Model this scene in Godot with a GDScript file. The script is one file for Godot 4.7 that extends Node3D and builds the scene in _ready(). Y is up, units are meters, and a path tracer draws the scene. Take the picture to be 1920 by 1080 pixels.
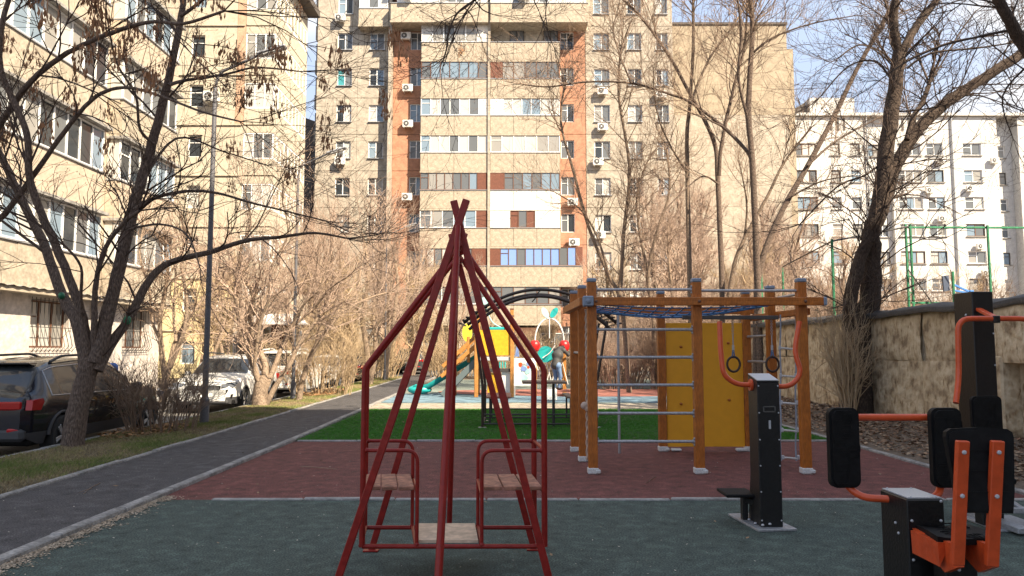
extends Node3D

# ---------------------------------------------------------------- mesh builder
class MB:
	var v := PackedVector3Array()
	var n := PackedVector3Array()
	var c := PackedColorArray()
	var ix := PackedInt32Array()
	var col := Color.WHITE
	var tinted := false

	func vert(p: Vector3, q: Vector3) -> int:
		v.append(p)
		n.append(q)
		if tinted:
			c.append(col)
		return v.size() - 1

	# corners given counter-clockwise seen from outside
	func quad(a: Vector3, b: Vector3, d: Vector3, e: Vector3) -> void:
		var q := (b - a).cross(d - a)
		if q.length_squared() < 1e-14:
			q = (d - a).cross(e - a)
		q = q.normalized()
		var i := vert(a, q)
		vert(b, q)
		vert(d, q)
		vert(e, q)
		ix.append_array(PackedInt32Array([i, i + 2, i + 1, i, i + 3, i + 2]))

	func tri(a: Vector3, b: Vector3, d: Vector3) -> void:
		var q := (b - a).cross(d - a).normalized()
		var i := vert(a, q)
		vert(b, q)
		vert(d, q)
		ix.append_array(PackedInt32Array([i, i + 2, i + 1]))

	func box(at: Vector3, s: Vector3, t := Basis.IDENTITY) -> void:
		var h := s * 0.5
		var p := PackedVector3Array()
		for k in 8:
			p.append(at + t * Vector3(h.x if k & 1 else -h.x, h.y if k & 2 else -h.y, h.z if k & 4 else -h.z))
		quad(p[4], p[5], p[7], p[6])
		quad(p[1], p[0], p[2], p[3])
		quad(p[5], p[1], p[3], p[7])
		quad(p[0], p[4], p[6], p[2])
		quad(p[6], p[7], p[3], p[2])
		quad(p[0], p[1], p[5], p[4])

	func span(a: Vector3, b: Vector3) -> void:
		box((a + b) * 0.5, (b - a).abs())

	# box with chamfered edges
	func rbox(at: Vector3, s: Vector3, bev: float, t := Basis.IDENTITY) -> void:
		var h := s * 0.5
		bev = minf(bev, minf(h.x, minf(h.y, h.z)) * 0.95)
		var g := h - Vector3.ONE * bev
		var f := func(x: float, y: float, z: float) -> Vector3: return at + t * Vector3(x, y, z)
		for sg in [-1.0, 1.0]:
			var q := [[Vector3(sg * h.x, -g.y, -g.z), Vector3(sg * h.x, g.y, -g.z), Vector3(sg * h.x, g.y, g.z), Vector3(sg * h.x, -g.y, g.z)],
				[Vector3(-g.x, sg * h.y, -g.z), Vector3(-g.x, sg * h.y, g.z), Vector3(g.x, sg * h.y, g.z), Vector3(g.x, sg * h.y, -g.z)],
				[Vector3(-g.x, -g.y, sg * h.z), Vector3(g.x, -g.y, sg * h.z), Vector3(g.x, g.y, sg * h.z), Vector3(-g.x, g.y, sg * h.z)]]
			for w in q:
				if sg > 0:
					quad(at + t * w[0], at + t * w[1], at + t * w[2], at + t * w[3])
				else:
					quad(at + t * w[3], at + t * w[2], at + t * w[1], at + t * w[0])
		for a in [-1.0, 1.0]:
			for b in [-1.0, 1.0]:
				var flip: bool = a * b > 0
				var e := [[f.call(a * h.x, b * g.y, -g.z), f.call(a * h.x, b * g.y, g.z), f.call(a * g.x, b * h.y, g.z), f.call(a * g.x, b * h.y, -g.z)],
					[f.call(-g.x, a * h.y, b * g.z), f.call(g.x, a * h.y, b * g.z), f.call(g.x, a * g.y, b * h.z), f.call(-g.x, a * g.y, b * h.z)],
					[f.call(a * g.x, -g.y, b * h.z), f.call(a * g.x, g.y, b * h.z), f.call(a * h.x, g.y, b * g.z), f.call(a * h.x, -g.y, b * g.z)]]
				for k in 3:
					var w: Array = e[k]
					if (flip and k == 0) or (not flip and k != 0):
						quad(w[3], w[2], w[1], w[0])
					else:
						quad(w[0], w[1], w[2], w[3])
				for d in [-1.0, 1.0]:
					var x: Vector3 = f.call(a * h.x, b * g.y, d * g.z)
					var y: Vector3 = f.call(a * g.x, b * h.y, d * g.z)
					var z: Vector3 = f.call(a * g.x, b * g.y, d * h.z)
					if a * b * d > 0:
						tri(x, y, z)
					else:
						tri(x, z, y)

	# rectangular bar from p to q, w wide (sideways), h along the up hint
	func bar(p: Vector3, q: Vector3, w: float, h: float, bev := 0.0, up := Vector3.UP) -> void:
		var d := (q - p).normalized()
		if absf(d.dot(up)) > 0.98:
			up = Vector3.BACK if absf(d.z) < 0.9 else Vector3.RIGHT
		var s := d.cross(up).normalized()
		var u := s.cross(d).normalized()
		var t := Basis(s, u, -d)
		if bev > 0:
			rbox((p + q) * 0.5, Vector3(w, h, p.distance_to(q)), bev, t)
		else:
			box((p + q) * 0.5, Vector3(w, h, p.distance_to(q)), t)

	func tube(pts: PackedVector3Array, r: PackedFloat32Array, sides := 8, caps := true) -> void:
		var m := pts.size()
		if m < 2:
			return
		var d := (pts[1] - pts[0]).normalized()
		var s := d.cross(Vector3.UP if absf(d.y) < 0.9 else Vector3.RIGHT).normalized()
		var first := v.size()
		for i in m:
			var e := d
			if i > 0 and i < m - 1:
				e = (pts[i + 1] - pts[i - 1]).normalized()
			elif i == m - 1:
				e = (pts[i] - pts[i - 1]).normalized()
			s = (s - e * s.dot(e)).normalized()
			var u := e.cross(s)
			var rr := r[mini(i, r.size() - 1)]
			for k in sides:
				var a := TAU * k / sides
				var q := s * cos(a) + u * sin(a)
				vert(pts[i] + q * rr, q)
		for i in m - 1:
			for k in sides:
				var a := first + i * sides + k
				var b := first + i * sides + (k + 1) % sides
				ix.append_array(PackedInt32Array([a, a + sides, b, b, a + sides, b + sides]))
		if caps:
			for end in [0, m - 1]:
				var o: Vector3 = pts[end]
				var q: Vector3 = (pts[0] - pts[1]).normalized() if end == 0 else (pts[m - 1] - pts[m - 2]).normalized()
				var cn := vert(o, q)
				var f2 := v.size()
				for k in sides:
					vert(v[first + end * sides + k], q)
				for k in sides:
					if end == 0:
						ix.append_array(PackedInt32Array([cn, f2 + k, f2 + (k + 1) % sides]))
					else:
						ix.append_array(PackedInt32Array([cn, f2 + (k + 1) % sides, f2 + k]))

	func pipe(pts: Array, r: float, sides := 10) -> void:
		tube(PackedVector3Array(pts), PackedFloat32Array([r]), sides)

	# profile of [radius, height] pairs turned round the local y axis of t
	func lathe(prof: Array, at: Vector3, t := Basis.IDENTITY, sides := 16) -> void:
		for i in prof.size() - 1:
			var r0: float = prof[i][0]
			var y0: float = prof[i][1]
			var r1: float = prof[i + 1][0]
			var y1: float = prof[i + 1][1]
			var q := Vector2(y1 - y0, r0 - r1).normalized()
			var first := v.size()
			for k in sides + 1:
				var a := TAU * k / sides
				var e := Vector3(cos(a), 0, sin(a))
				var nn := t * (e * q.x + Vector3.UP * q.y)
				vert(at + t * (e * r0 + Vector3.UP * y0), nn)
				vert(at + t * (e * r1 + Vector3.UP * y1), nn)
			for k in sides:
				var a := first + 2 * k
				ix.append_array(PackedInt32Array([a, a + 2, a + 1, a + 1, a + 2, a + 3]))

	func ball(at: Vector3, r: Vector3, seg := 10) -> void:
		var first := v.size()
		var rows := maxi(4, seg / 2)
		for i in rows + 1:
			var a := PI * i / rows - PI / 2
			for k in seg + 1:
				var b := TAU * k / seg
				var e := Vector3(cos(a) * cos(b), sin(a), cos(a) * sin(b))
				vert(at + e * r, (e / r).normalized())
		for i in rows:
			for k in seg:
				var a := first + i * (seg + 1) + k
				ix.append_array(PackedInt32Array([a, a + 1, a + seg + 1, a + 1, a + seg + 2, a + seg + 1]))

	# outline (counter-clockwise in local xy), pushed out along local z from -dep/2 to dep/2
	func prism(poly: PackedVector2Array, dep: float, at: Vector3, t := Basis.IDENTITY) -> void:
		if Geometry2D.is_polygon_clockwise(poly):
			poly = poly.duplicate()
			poly.reverse()
		var tr := Geometry2D.triangulate_polygon(poly)
		var hz := dep * 0.5
		for sg in [1.0, -1.0]:
			var q: Vector3 = t * Vector3(0, 0, sg)
			var first := v.size()
			for p in poly:
				vert(at + t * Vector3(p.x, p.y, sg * hz), q)
			for i in range(0, tr.size(), 3):
				var a := poly[tr[i]]
				var ccw := (poly[tr[i + 1]] - a).cross(poly[tr[i + 2]] - a) > 0
				if ccw == (sg > 0):
					ix.append_array(PackedInt32Array([first + tr[i], first + tr[i + 2], first + tr[i + 1]]))
				else:
					ix.append_array(PackedInt32Array([first + tr[i], first + tr[i + 1], first + tr[i + 2]]))
		for i in poly.size():
			var a := poly[i]
			var b := poly[(i + 1) % poly.size()]
			quad(at + t * Vector3(a.x, a.y, hz), at + t * Vector3(a.x, a.y, -hz), at + t * Vector3(b.x, b.y, -hz), at + t * Vector3(b.x, b.y, hz))

	# grid of points [row][col] as a smooth sheet
	func sheet(rows: Array) -> void:
		var first := v.size()
		var m: int = rows.size()
		var w: int = rows[0].size()
		for i in m:
			for k in w:
				var a: Vector3 = rows[mini(i + 1, m - 1)][k] - rows[maxi(i - 1, 0)][k]
				var b: Vector3 = rows[i][mini(k + 1, w - 1)] - rows[i][maxi(k - 1, 0)]
				vert(rows[i][k], a.cross(b).normalized())
		for i in m - 1:
			for k in w - 1:
				var a := first + i * w + k
				ix.append_array(PackedInt32Array([a, a + 1, a + w, a + 1, a + w + 1, a + w]))

	func mesh(m: Material, org := Vector3.ZERO) -> ArrayMesh:
		var arr := []
		arr.resize(Mesh.ARRAY_MAX)
		var vv := v
		if org != Vector3.ZERO:
			vv = Transform3D(Basis.IDENTITY, -org) * v
		arr[Mesh.ARRAY_VERTEX] = vv
		arr[Mesh.ARRAY_NORMAL] = n
		if tinted:
			arr[Mesh.ARRAY_COLOR] = c
		arr[Mesh.ARRAY_INDEX] = ix
		var am := ArrayMesh.new()
		am.add_surface_from_arrays(Mesh.PRIMITIVE_TRIANGLES, arr)
		am.surface_set_material(0, m)
		return am

# ---------------------------------------------------------------- naming and placing
var M := {}
var taken := {}
var ORG := Vector3.ZERO
var rng := RandomNumberGenerator.new()

func numbered(called: String) -> String:
	if not taken.has(called):
		taken[called] = 0
		return called
	taken[called] += 1
	return "%s_%03d" % [called, taken[called]]

func tag(o: Node, label: String, category: String, group := "", kind := "") -> void:
	if label != "": o.set_meta("label", label)
	if category != "": o.set_meta("category", category)
	if group != "": o.set_meta("group", group)
	if kind != "": o.set_meta("kind", kind)

func thing(called: String, label: String, category: String, at := Vector3.ZERO, group := "") -> Node3D:
	var o := Node3D.new()
	o.name = numbered(called)
	add_child(o)
	o.position = at
	ORG = at
	tag(o, label, category, group)
	return o

func part(called: String, b: MB, m: Material, parent: Node, label := "") -> MeshInstance3D:
	return meshpart(called, b.mesh(m, ORG), parent, label)

func meshpart(called: String, am: Mesh, parent: Node, label := "") -> MeshInstance3D:
	var o := MeshInstance3D.new()
	o.name = called
	o.mesh = am
	parent.add_child(o, true)
	if label != "":
		o.set_meta("label", label)
	return o

func solo(called: String, b: MB, m: Material, label: String, category: String, at: Vector3, group := "", kind := "") -> MeshInstance3D:
	var o := MeshInstance3D.new()
	o.name = numbered(called)
	o.mesh = b.mesh(m, at)
	add_child(o)
	o.position = at
	tag(o, label, category, group, kind)
	return o

func setting(called: String, b: MB, m: Material, at := Vector3.ZERO) -> MeshInstance3D:
	ORG = at
	return solo(called, b, m, "", "", at, "", "structure")

func copy(o: Node3D, at: Vector3, turn: float, label := "", scl := Vector3.ONE) -> Node3D:
	var base: String = o.name
	if base.length() > 4 and base.substr(base.length() - 4, 1) == "_" and base.right(3).is_valid_int():
		base = base.left(base.length() - 4)
	var d: Node3D = o.duplicate()
	d.name = numbered(base)
	add_child(d)
	d.position = at
	d.rotation.y = turn
	d.scale = scl
	if label != "":
		d.set_meta("label", label)
	return d

func lin(r: float, g: float, b: float) -> Color:
	return Color(r, g, b).linear_to_srgb()

func plain(col: Color, rough := 0.6, metal := 0.0) -> StandardMaterial3D:
	var m := StandardMaterial3D.new()
	m.albedo_color = col
	m.roughness = rough
	m.metallic = metal
	return m

func ntex(sd: int, freq: float, ramp: Array, size := 256, octaves := 4, kind := FastNoiseLite.TYPE_SIMPLEX_SMOOTH) -> NoiseTexture2D:
	var f := FastNoiseLite.new()
	f.seed = sd
	f.noise_type = kind
	f.frequency = freq
	f.fractal_octaves = octaves
	var t := NoiseTexture2D.new()
	t.width = size
	t.height = size
	t.seamless = true
	t.noise = f
	var g := Gradient.new()
	var off := PackedFloat32Array()
	var cs := PackedColorArray()
	for e in ramp:
		off.append(e[0])
		cs.append(e[1])
	g.offsets = off
	g.colors = cs
	t.color_ramp = g
	return t

func bumptex(sd: int, freq: float, strength: float, size := 256) -> NoiseTexture2D:
	var f := FastNoiseLite.new()
	f.seed = sd
	f.frequency = freq
	f.fractal_octaves = 4
	var t := NoiseTexture2D.new()
	t.width = size
	t.height = size
	t.seamless = true
	t.noise = f
	t.as_normal_map = true
	t.bump_strength = strength
	return t

var shared := {}

func shared_grain(ratio: float, freq: float, size: int, sd: int) -> NoiseTexture2D:
	var k := clampf(snappedf(ratio, 0.08), 0.16, 0.96)
	var key := "g%.2f_%.3f_%d_%d" % [k, freq, size, sd % 2]
	if not shared.has(key):
		shared[key] = ntex(100 + sd % 2, freq, [[0.25, lin(k, k, k)], [0.75, Color.WHITE]], size)
	return shared[key]

func shared_bump(freq: float, bump: float, size: int) -> NoiseTexture2D:
	var key := "b%.3f_%.1f_%d" % [freq, bump, size]
	if not shared.has(key):
		shared[key] = bumptex(151, freq, bump, size)
	return shared[key]

# surface with a fine grain (tile metres) and a coarse mottling multiplied on top
func grain(a: Color, b: Color, tile: float, rough := 0.85, sd := 1, freq := 0.03, mott := 0.0, mtile := 7.0, bump := 0.0, world := true, size := 256) -> StandardMaterial3D:
	var m := StandardMaterial3D.new()
	m.albedo_color = b
	m.albedo_texture = shared_grain(a.srgb_to_linear().get_luminance() / b.srgb_to_linear().get_luminance(), freq, size, sd)
	m.roughness = rough
	m.uv1_triplanar = true
	m.uv1_world_triplanar = world
	m.uv1_scale = Vector3.ONE / tile
	m.uv1_offset = Vector3(sd * 0.37, sd * 0.71, sd * 0.53)
	if bump > 0.0:
		m.normal_enabled = true
		m.normal_texture = shared_bump(freq * 1.5, maxf(1.0, roundf(bump)), size)
	if mott > 0.0:
		var q := 0.06 if mott < 0.19 else (0.12 if mott < 0.29 else 0.24)
		var key := "m%.2f" % q
		if not shared.has(key):
			shared[key] = ntex(107, 0.012, [[0.2, Color(1 - q, 1 - q, 1 - q)], [0.7, Color(1, 1, 1)]], 512, 6)
		m.detail_enabled = true
		m.detail_blend_mode = BaseMaterial3D.BLEND_MODE_MUL
		m.detail_uv_layer = BaseMaterial3D.DETAIL_UV_2
		m.detail_albedo = shared[key]
		m.uv2_triplanar = true
		m.uv2_world_triplanar = world
		m.uv2_scale = Vector3.ONE / mtile
		m.uv2_offset = Vector3(sd * 0.29, sd * 0.43, sd * 0.83)
	return m

# a polyline with its corners rounded to radius r
func fillet(pts: Array, r: float, steps := 5) -> Array:
	var out := [pts[0]]
	for i in range(1, pts.size() - 1):
		var p: Vector3 = pts[i]
		var a: Vector3 = pts[i - 1] - p
		var b: Vector3 = pts[i + 1] - p
		var d := minf(r, minf(a.length(), b.length()) * 0.48)
		var s := p + a.normalized() * d
		var e := p + b.normalized() * d
		for k in steps + 1:
			var t := float(k) / steps
			out.append(s.lerp(p, t).lerp(p.lerp(e, t), t))
	out.append(pts[-1])
	return out

func smooth_line(pts: PackedVector3Array, per := 4) -> PackedVector3Array:
	var out := PackedVector3Array()
	var m := pts.size()
	for i in m - 1:
		var p0 := pts[maxi(i - 1, 0)]
		var p3 := pts[mini(i + 2, m - 1)]
		for k in per:
			out.append(pts[i].cubic_interpolate(pts[i + 1], p0, p3, float(k) / per))
	out.append(pts[m - 1])
	return out

func V(x: float, y: float, z: float) -> Vector3:
	return Vector3(x, y, z)

func bolt(b: MB, at: Vector3, dir: Vector3, r: float) -> void:
	var y := dir.normalized()
	var x := y.cross(Vector3.UP if absf(y.y) < 0.9 else Vector3.RIGHT).normalized()
	b.lathe([[r, 0.0], [r, r * 0.5], [r * 0.6, r * 0.95], [0.0, r]], at, Basis(x, y, x.cross(y)), 8)

# ---------------------------------------------------------------- scene
func _ready() -> void:
	rng.seed = 7
	build_air()
	make_materials()
	build_ground()
	build_far_buildings()
	build_left_building()
	build_shading_block()
	build_wall()
	build_swing()
	build_climbing_frame()
	build_trainers()
	build_pergola()
	build_playground()
	build_cars()
	build_lamps()
	build_fence()
	build_trees()
	build_people()
	build_scatter()

func build_air() -> void:
	var cam := Camera3D.new()
	cam.name = "camera"
	add_child(cam)
	cam.position = Vector3(0, 1.6, 0)
	cam.rotation.x = atan(115.0 / 1400.0)
	cam.fov = rad_to_deg(2.0 * atan(540.0 / 1400.0))
	cam.near = 0.05
	cam.far = 600.0
	cam.current = true
	var e := Environment.new()
	e.background_mode = Environment.BG_SKY
	e.tonemap_mode = Environment.TONE_MAPPER_LINEAR
	e.tonemap_exposure = 2.65
	e.sdfgi_enabled = true
	e.ssao_enabled = true
	e.ssil_enabled = true
	var sk := Sky.new()
	var pm := PanoramaSkyMaterial.new()
	pm.panorama = ImageTexture.create_from_image(sky_picture())
	pm.energy_multiplier = 0.8
	sk.sky_material = pm
	e.sky = sk
	e.background_energy_multiplier = 1.0
	var we := WorldEnvironment.new()
	we.name = "air"
	we.environment = e
	add_child(we)
	var sun := DirectionalLight3D.new()
	sun.name = "sun"
	add_child(sun)
	sun.look_at_from_position(Vector3(20, 25, 20), Vector3.ZERO)
	sun.light_energy = 1.6
	sun.light_color = Color(1.0, 0.93, 0.82)
	sun.light_angular_distance = 0.5
	sun.shadow_enabled = true

func sky_picture() -> Image:
	var w := 768
	var h := 384
	var im := Image.create(w, h, false, Image.FORMAT_RGBF)
	var f := FastNoiseLite.new()
	f.seed = 12
	f.frequency = 1.9
	f.fractal_octaves = 6
	f.fractal_gain = 0.55
	for y in h:
		var up := PI * (0.5 - (y + 0.5) / h)
		for x in w:
			var a := TAU * (x + 0.5) / w
			var d := Vector3(cos(up) * sin(a), sin(up), cos(up) * cos(a))
			var s := maxf(sin(up), 0.0)
			var base := Color(0.50, 0.53, 0.57).lerp(Color(0.20, 0.30, 0.50), pow(s, 0.5))
			# clouds lie in a layer overhead, stretched towards the horizon
			var q := d / (absf(d.y) + 0.22)
			var k := f.get_noise_3d(q.x * 0.55, d.y * 0.7, q.z * 0.55) * 0.5 + 0.5
			var cover := smoothstep(0.42, 0.62, k)
			var cloud := Color(0.50, 0.51, 0.54).lerp(Color(0.66, 0.65, 0.63), smoothstep(0.5, 0.75, k))
			var c := base.lerp(cloud, cover)
			if up < 0.0:
				c = Color(0.3, 0.28, 0.26)
			im.set_pixel(x, y, c)
	return im

func make_materials() -> void:
	M.red_paint = grain(lin(0.235, 0.013, 0.010), lin(0.29, 0.019, 0.014), 0.4, 0.36, 21, 0.02, 0.12, 0.9, 0.6)
	M.red_paint.clearcoat_enabled = true
	M.red_paint.clearcoat = 0.1
	M.red_paint.metallic_specular = 0.35
	M.red_paint.clearcoat_roughness = 0.35
	M.seat_wood = grain(lin(0.34, 0.13, 0.08), lin(0.50, 0.225, 0.145), 0.5, 0.7, 22, 0.03, 0.3, 0.7, 1.0)
	M.floor_wood = grain(lin(0.60, 0.43, 0.29), lin(0.74, 0.56, 0.40), 0.6, 0.7, 23, 0.03, 0.25, 0.9, 1.0)
	M.orange_wood = wood(lin(0.37, 0.10, 0.010), lin(0.52, 0.155, 0.016), 31)
	M.yellow_board = grain(lin(0.74, 0.33, 0.011), lin(0.78, 0.36, 0.014), 1.1, 0.5, 24, 0.02, 0.0, 1.7)
	M.steel = plain(lin(0.36, 0.36, 0.38), 0.35, 0.6)
	M.galv = grain(lin(0.30, 0.31, 0.33), lin(0.42, 0.43, 0.45), 0.3, 0.45, 25, 0.03)
	M.galv.metallic = 0.4
	M.cap = plain(lin(0.20, 0.24, 0.31), 0.55)
	M.shoe = grain(lin(0.5, 0.49, 0.47), lin(0.68, 0.67, 0.65), 0.2, 0.6, 26, 0.04)
	M.black_steel = grain(lin(0.005, 0.005, 0.006), lin(0.0075, 0.0075, 0.009), 0.3, 0.42, 27, 0.03, 0.25, 0.8, 0.3)
	M.black_rubber = grain(lin(0.007, 0.007, 0.008), lin(0.012, 0.012, 0.013), 0.05, 0.62, 28, 0.06, 0.3, 0.4, 1.0)
	M.orange_paint = grain(lin(0.60, 0.072, 0.017), lin(0.66, 0.088, 0.022), 0.4, 0.33, 29, 0.02, 0.1, 0.7, 0.4)
	M.black_rubber.metallic_specular = 0.3
	M.plate = grain(lin(0.40, 0.41, 0.43), lin(0.5, 0.51, 0.53), 0.15, 0.35, 30, 0.05)
	M.beam_grey = plain(lin(0.085, 0.08, 0.075), 0.5)
	M.rope_blue = grain(lin(0.045, 0.13, 0.29), lin(0.08, 0.2, 0.4), 0.02, 0.85, 33, 0.08)
	M.rope_light = grain(lin(0.42, 0.28, 0.2), lin(0.62, 0.48, 0.38), 0.02, 0.9, 34, 0.08)
	M.rope_grey = grain(lin(0.2, 0.24, 0.32), lin(0.34, 0.38, 0.46), 0.02, 0.9, 35, 0.08)
	M.ring = plain(lin(0.035, 0.018, 0.012), 0.5)
	M.concrete = grain(lin(0.30, 0.285, 0.265), lin(0.42, 0.40, 0.375), 0.6, 0.9, 36, 0.04, 0.3, 2.3, 1.5)
	M.kerb = grain(lin(0.27, 0.26, 0.25), lin(0.40, 0.385, 0.365), 0.5, 0.9, 37, 0.04, 0.35, 1.9, 2.0)
	M.asphalt = grain(lin(0.045, 0.043, 0.046), lin(0.14, 0.133, 0.139), 1.5, 0.92, 38, 0.13, 0.25, 5.3, 3.0, true, 512)
	M.street = grain(lin(0.10, 0.095, 0.09), lin(0.19, 0.18, 0.17), 1.0, 0.92, 39, 0.1, 0.35, 4.1, 2.0, true, 512)
	M.rubber_green = grain(lin(0.032, 0.053, 0.046), lin(0.12, 0.172, 0.15), 1.35, 0.93, 40, 0.13, 0.25, 3.7, 3.0, true, 512)
	M.rubber_red = grain(lin(0.11, 0.033, 0.029), lin(0.32, 0.105, 0.09), 1.35, 0.93, 41, 0.13, 0.25, 3.1, 3.0, true, 512)
	M.rubber_blue = grain(lin(0.10, 0.22, 0.31), lin(0.20, 0.33, 0.42), 0.7, 0.93, 42, 0.1, 0.35, 3.3, 2.0)
	M.rubber_coral = grain(lin(0.30, 0.10, 0.07), lin(0.44, 0.17, 0.13), 0.7, 0.93, 43, 0.1, 0.3, 3.0, 2.0)
	M.rubber_sage = grain(lin(0.17, 0.22, 0.19), lin(0.28, 0.33, 0.28), 0.7, 0.93, 44, 0.1, 0.3, 3.0, 2.0)
	M.turf = grain(lin(0.014, 0.06, 0.006), lin(0.035, 0.115, 0.012), 1.3, 0.9, 45, 0.12, 0.3, 1.7, 4.0, true, 512)
	M.soil = grain(lin(0.13, 0.095, 0.065), lin(0.25, 0.19, 0.14), 0.9, 0.95, 46, 0.07, 0.4, 2.7, 4.0, true, 512)
	M.sand = grain(lin(0.34, 0.28, 0.21), lin(0.5, 0.43, 0.34), 0.8, 0.95, 47, 0.08, 0.35, 1.9, 3.0)
	M.lawn = grain(lin(0.085, 0.065, 0.04), lin(0.17, 0.14, 0.08), 1.0, 0.95, 48, 0.06, 0.4, 2.2, 4.0, true, 512)
	# scuffs and faded patches of the rubber
	for e in [[M.rubber_green, 2.9], [M.rubber_red, 3.3], [M.asphalt, 4.1]]:
		var m: StandardMaterial3D = e[0]
		if not shared.has("scuff"):
			shared["scuff"] = ntex(117, 0.014, [[0.1, Color(0.66, 0.66, 0.66)], [0.28, Color(0.82, 0.82, 0.82)], [0.5, Color(0.86, 0.86, 0.86)], [0.66, Color(0.89, 0.89, 0.89)], [0.76, Color(1, 1, 1)]], 1024, 7)
		m.detail_albedo = shared["scuff"]
		m.uv2_scale = Vector3.ONE / e[1]
	M.faded_orange = grain(lin(0.52, 0.33, 0.22), lin(0.58, 0.38, 0.26), 1.7, 0.9, 64, 0.03, 0.2, 4.3, 1.0)
	M.leaf = vcol(0.9)
	M.leaf.backlight_enabled = true
	M.leaf.backlight = Color(0.12, 0.08, 0.05)
	M.peach = grain(lin(0.44, 0.365, 0.285), lin(0.515, 0.43, 0.335), 1.6, 0.9, 50, 0.03, 0.16, 4.7, 1.0)
	M.beige = grain(lin(0.41, 0.355, 0.285), lin(0.485, 0.425, 0.345), 1.8, 0.9, 51, 0.03, 0.22, 5.1, 1.0)
	M.parapet = grain(lin(0.42, 0.36, 0.28), lin(0.50, 0.43, 0.335), 1.3, 0.9, 52, 0.03, 0.25, 2.6, 1.0)
	M.terracotta = grain(lin(0.42, 0.205, 0.125), lin(0.48, 0.245, 0.155), 1.7, 0.9, 53, 0.03, 0.22, 4.3, 1.0)
	M.tan = grain(lin(0.365, 0.30, 0.215), lin(0.43, 0.355, 0.26), 2.3, 0.9, 54, 0.03, 0.2, 6.7, 1.0)
	M.cream = grain(lin(0.46, 0.415, 0.325), lin(0.53, 0.475, 0.375), 1.7, 0.9, 55, 0.03, 0.18, 4.1, 1.0)
	M.yellow_wall = grain(lin(0.68, 0.56, 0.30), lin(0.74, 0.62, 0.36), 1.7, 0.9, 56, 0.03, 0.18, 4.1, 1.0)
	M.white_wall = grain(lin(0.60, 0.59, 0.56), lin(0.67, 0.66, 0.635), 2.0, 0.9, 57, 0.03, 0.12, 5.3, 1.0)
	M.pale_plaster = grain(lin(0.62, 0.555, 0.50), lin(0.70, 0.635, 0.58), 1.5, 0.9, 58, 0.03, 0.2, 3.1, 1.0)
	M.joint = plain(lin(0.22, 0.18, 0.14), 0.95)
	M.roof_dark = plain(lin(0.10, 0.085, 0.075), 0.85)
	M.plastic = plain(lin(0.80, 0.80, 0.79), 0.4)
	M.brown_frame = plain(lin(0.13, 0.06, 0.035), 0.55)
	M.brown_board = grain(lin(0.15, 0.048, 0.028), lin(0.21, 0.075, 0.045), 0.7, 0.7, 59, 0.05, 0.2, 1.3)
	M.blue_sash = plain(lin(0.10, 0.22, 0.60), 0.45)
	M.dark_frame = plain(lin(0.06, 0.052, 0.048), 0.5)
	M.glass_dark = plain(lin(0.035, 0.042, 0.05), 0.06)
	M.glass_grey = plain(lin(0.13, 0.14, 0.15), 0.07)
	M.glass_sky = plain(lin(0.20, 0.27, 0.34), 0.06)
	M.glass_curtain = plain(lin(0.50, 0.49, 0.46), 0.12)
	M.glass_lace = plain(lin(0.30, 0.29, 0.27), 0.1)
	M.glass_teal = plain(lin(0.06, 0.28, 0.31), 0.1)
	M.glass_blue = plain(lin(0.20, 0.32, 0.66), 0.12)
	M.gl = [M.glass_dark, M.glass_grey, M.glass_sky, M.glass_curtain, M.glass_lace, M.glass_grey, M.glass_dark]
	M.siding = grain(lin(0.70, 0.68, 0.63), lin(0.78, 0.76, 0.71), 1.0, 0.6, 60, 0.03, 0.1, 2.0)
	M.ac_white = plain(lin(0.72, 0.71, 0.68), 0.5)
	M.ac_dark = plain(lin(0.05, 0.05, 0.052), 0.6)
	M.iron = plain(lin(0.04, 0.038, 0.036), 0.55)
	M.lamp_steel = grain(lin(0.085, 0.085, 0.095), lin(0.13, 0.13, 0.145), 0.3, 0.5, 61, 0.03)
	M.green_paint = grain(lin(0.02, 0.20, 0.09), lin(0.035, 0.27, 0.13), 0.4, 0.5, 62, 0.04, 0.3, 0.9)
	M.wall_old = old_wall_material()
	M.felt = grain(lin(0.03, 0.028, 0.03), lin(0.06, 0.055, 0.055), 0.5, 0.6, 63, 0.04, 0.3, 1.1, 2.0)
	M.bark_dark = bark(lin(0.072, 0.050, 0.038), lin(0.22, 0.16, 0.125), 70)
	M.bark_deep = bark(lin(0.034, 0.023, 0.017), lin(0.125, 0.088, 0.066), 69)
	M.bark_mid = bark(lin(0.13, 0.092, 0.066), lin(0.32, 0.24, 0.175), 71)
	M.bark_light = bark(lin(0.22, 0.16, 0.115), lin(0.42, 0.32, 0.235), 72)
	M.twig_dark = plain(lin(0.075, 0.048, 0.036), 0.85)
	M.twig_mid = plain(lin(0.25, 0.175, 0.125), 0.85)
	M.twig_pink = plain(lin(0.39, 0.285, 0.22), 0.85)
	M.twig_straw = plain(lin(0.45, 0.335, 0.21), 0.85)
	M.seed = grain(lin(0.25, 0.115, 0.05), lin(0.46, 0.24, 0.12), 0.06, 0.85, 73, 0.08)
	M.pergola = plain(lin(0.035, 0.02, 0.016), 0.35)
	M.pergola_board = grain(lin(0.20, 0.13, 0.085), lin(0.30, 0.21, 0.145), 0.5, 0.7, 74, 0.04, 0.2, 0.9)
	M.teal = plain(lin(0.02, 0.36, 0.36), 0.35)
	M.mint = plain(lin(0.38, 0.62, 0.62), 0.4)
	M.lemon = plain(lin(0.76, 0.62, 0.05), 0.4)
	M.play_yellow = grain(lin(0.70, 0.36, 0.015), lin(0.74, 0.40, 0.02), 0.9, 0.4, 75, 0.02, 0.1, 0.7)
	M.play_wood = wood(lin(0.44, 0.185, 0.04), lin(0.56, 0.25, 0.06), 76)
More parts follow.
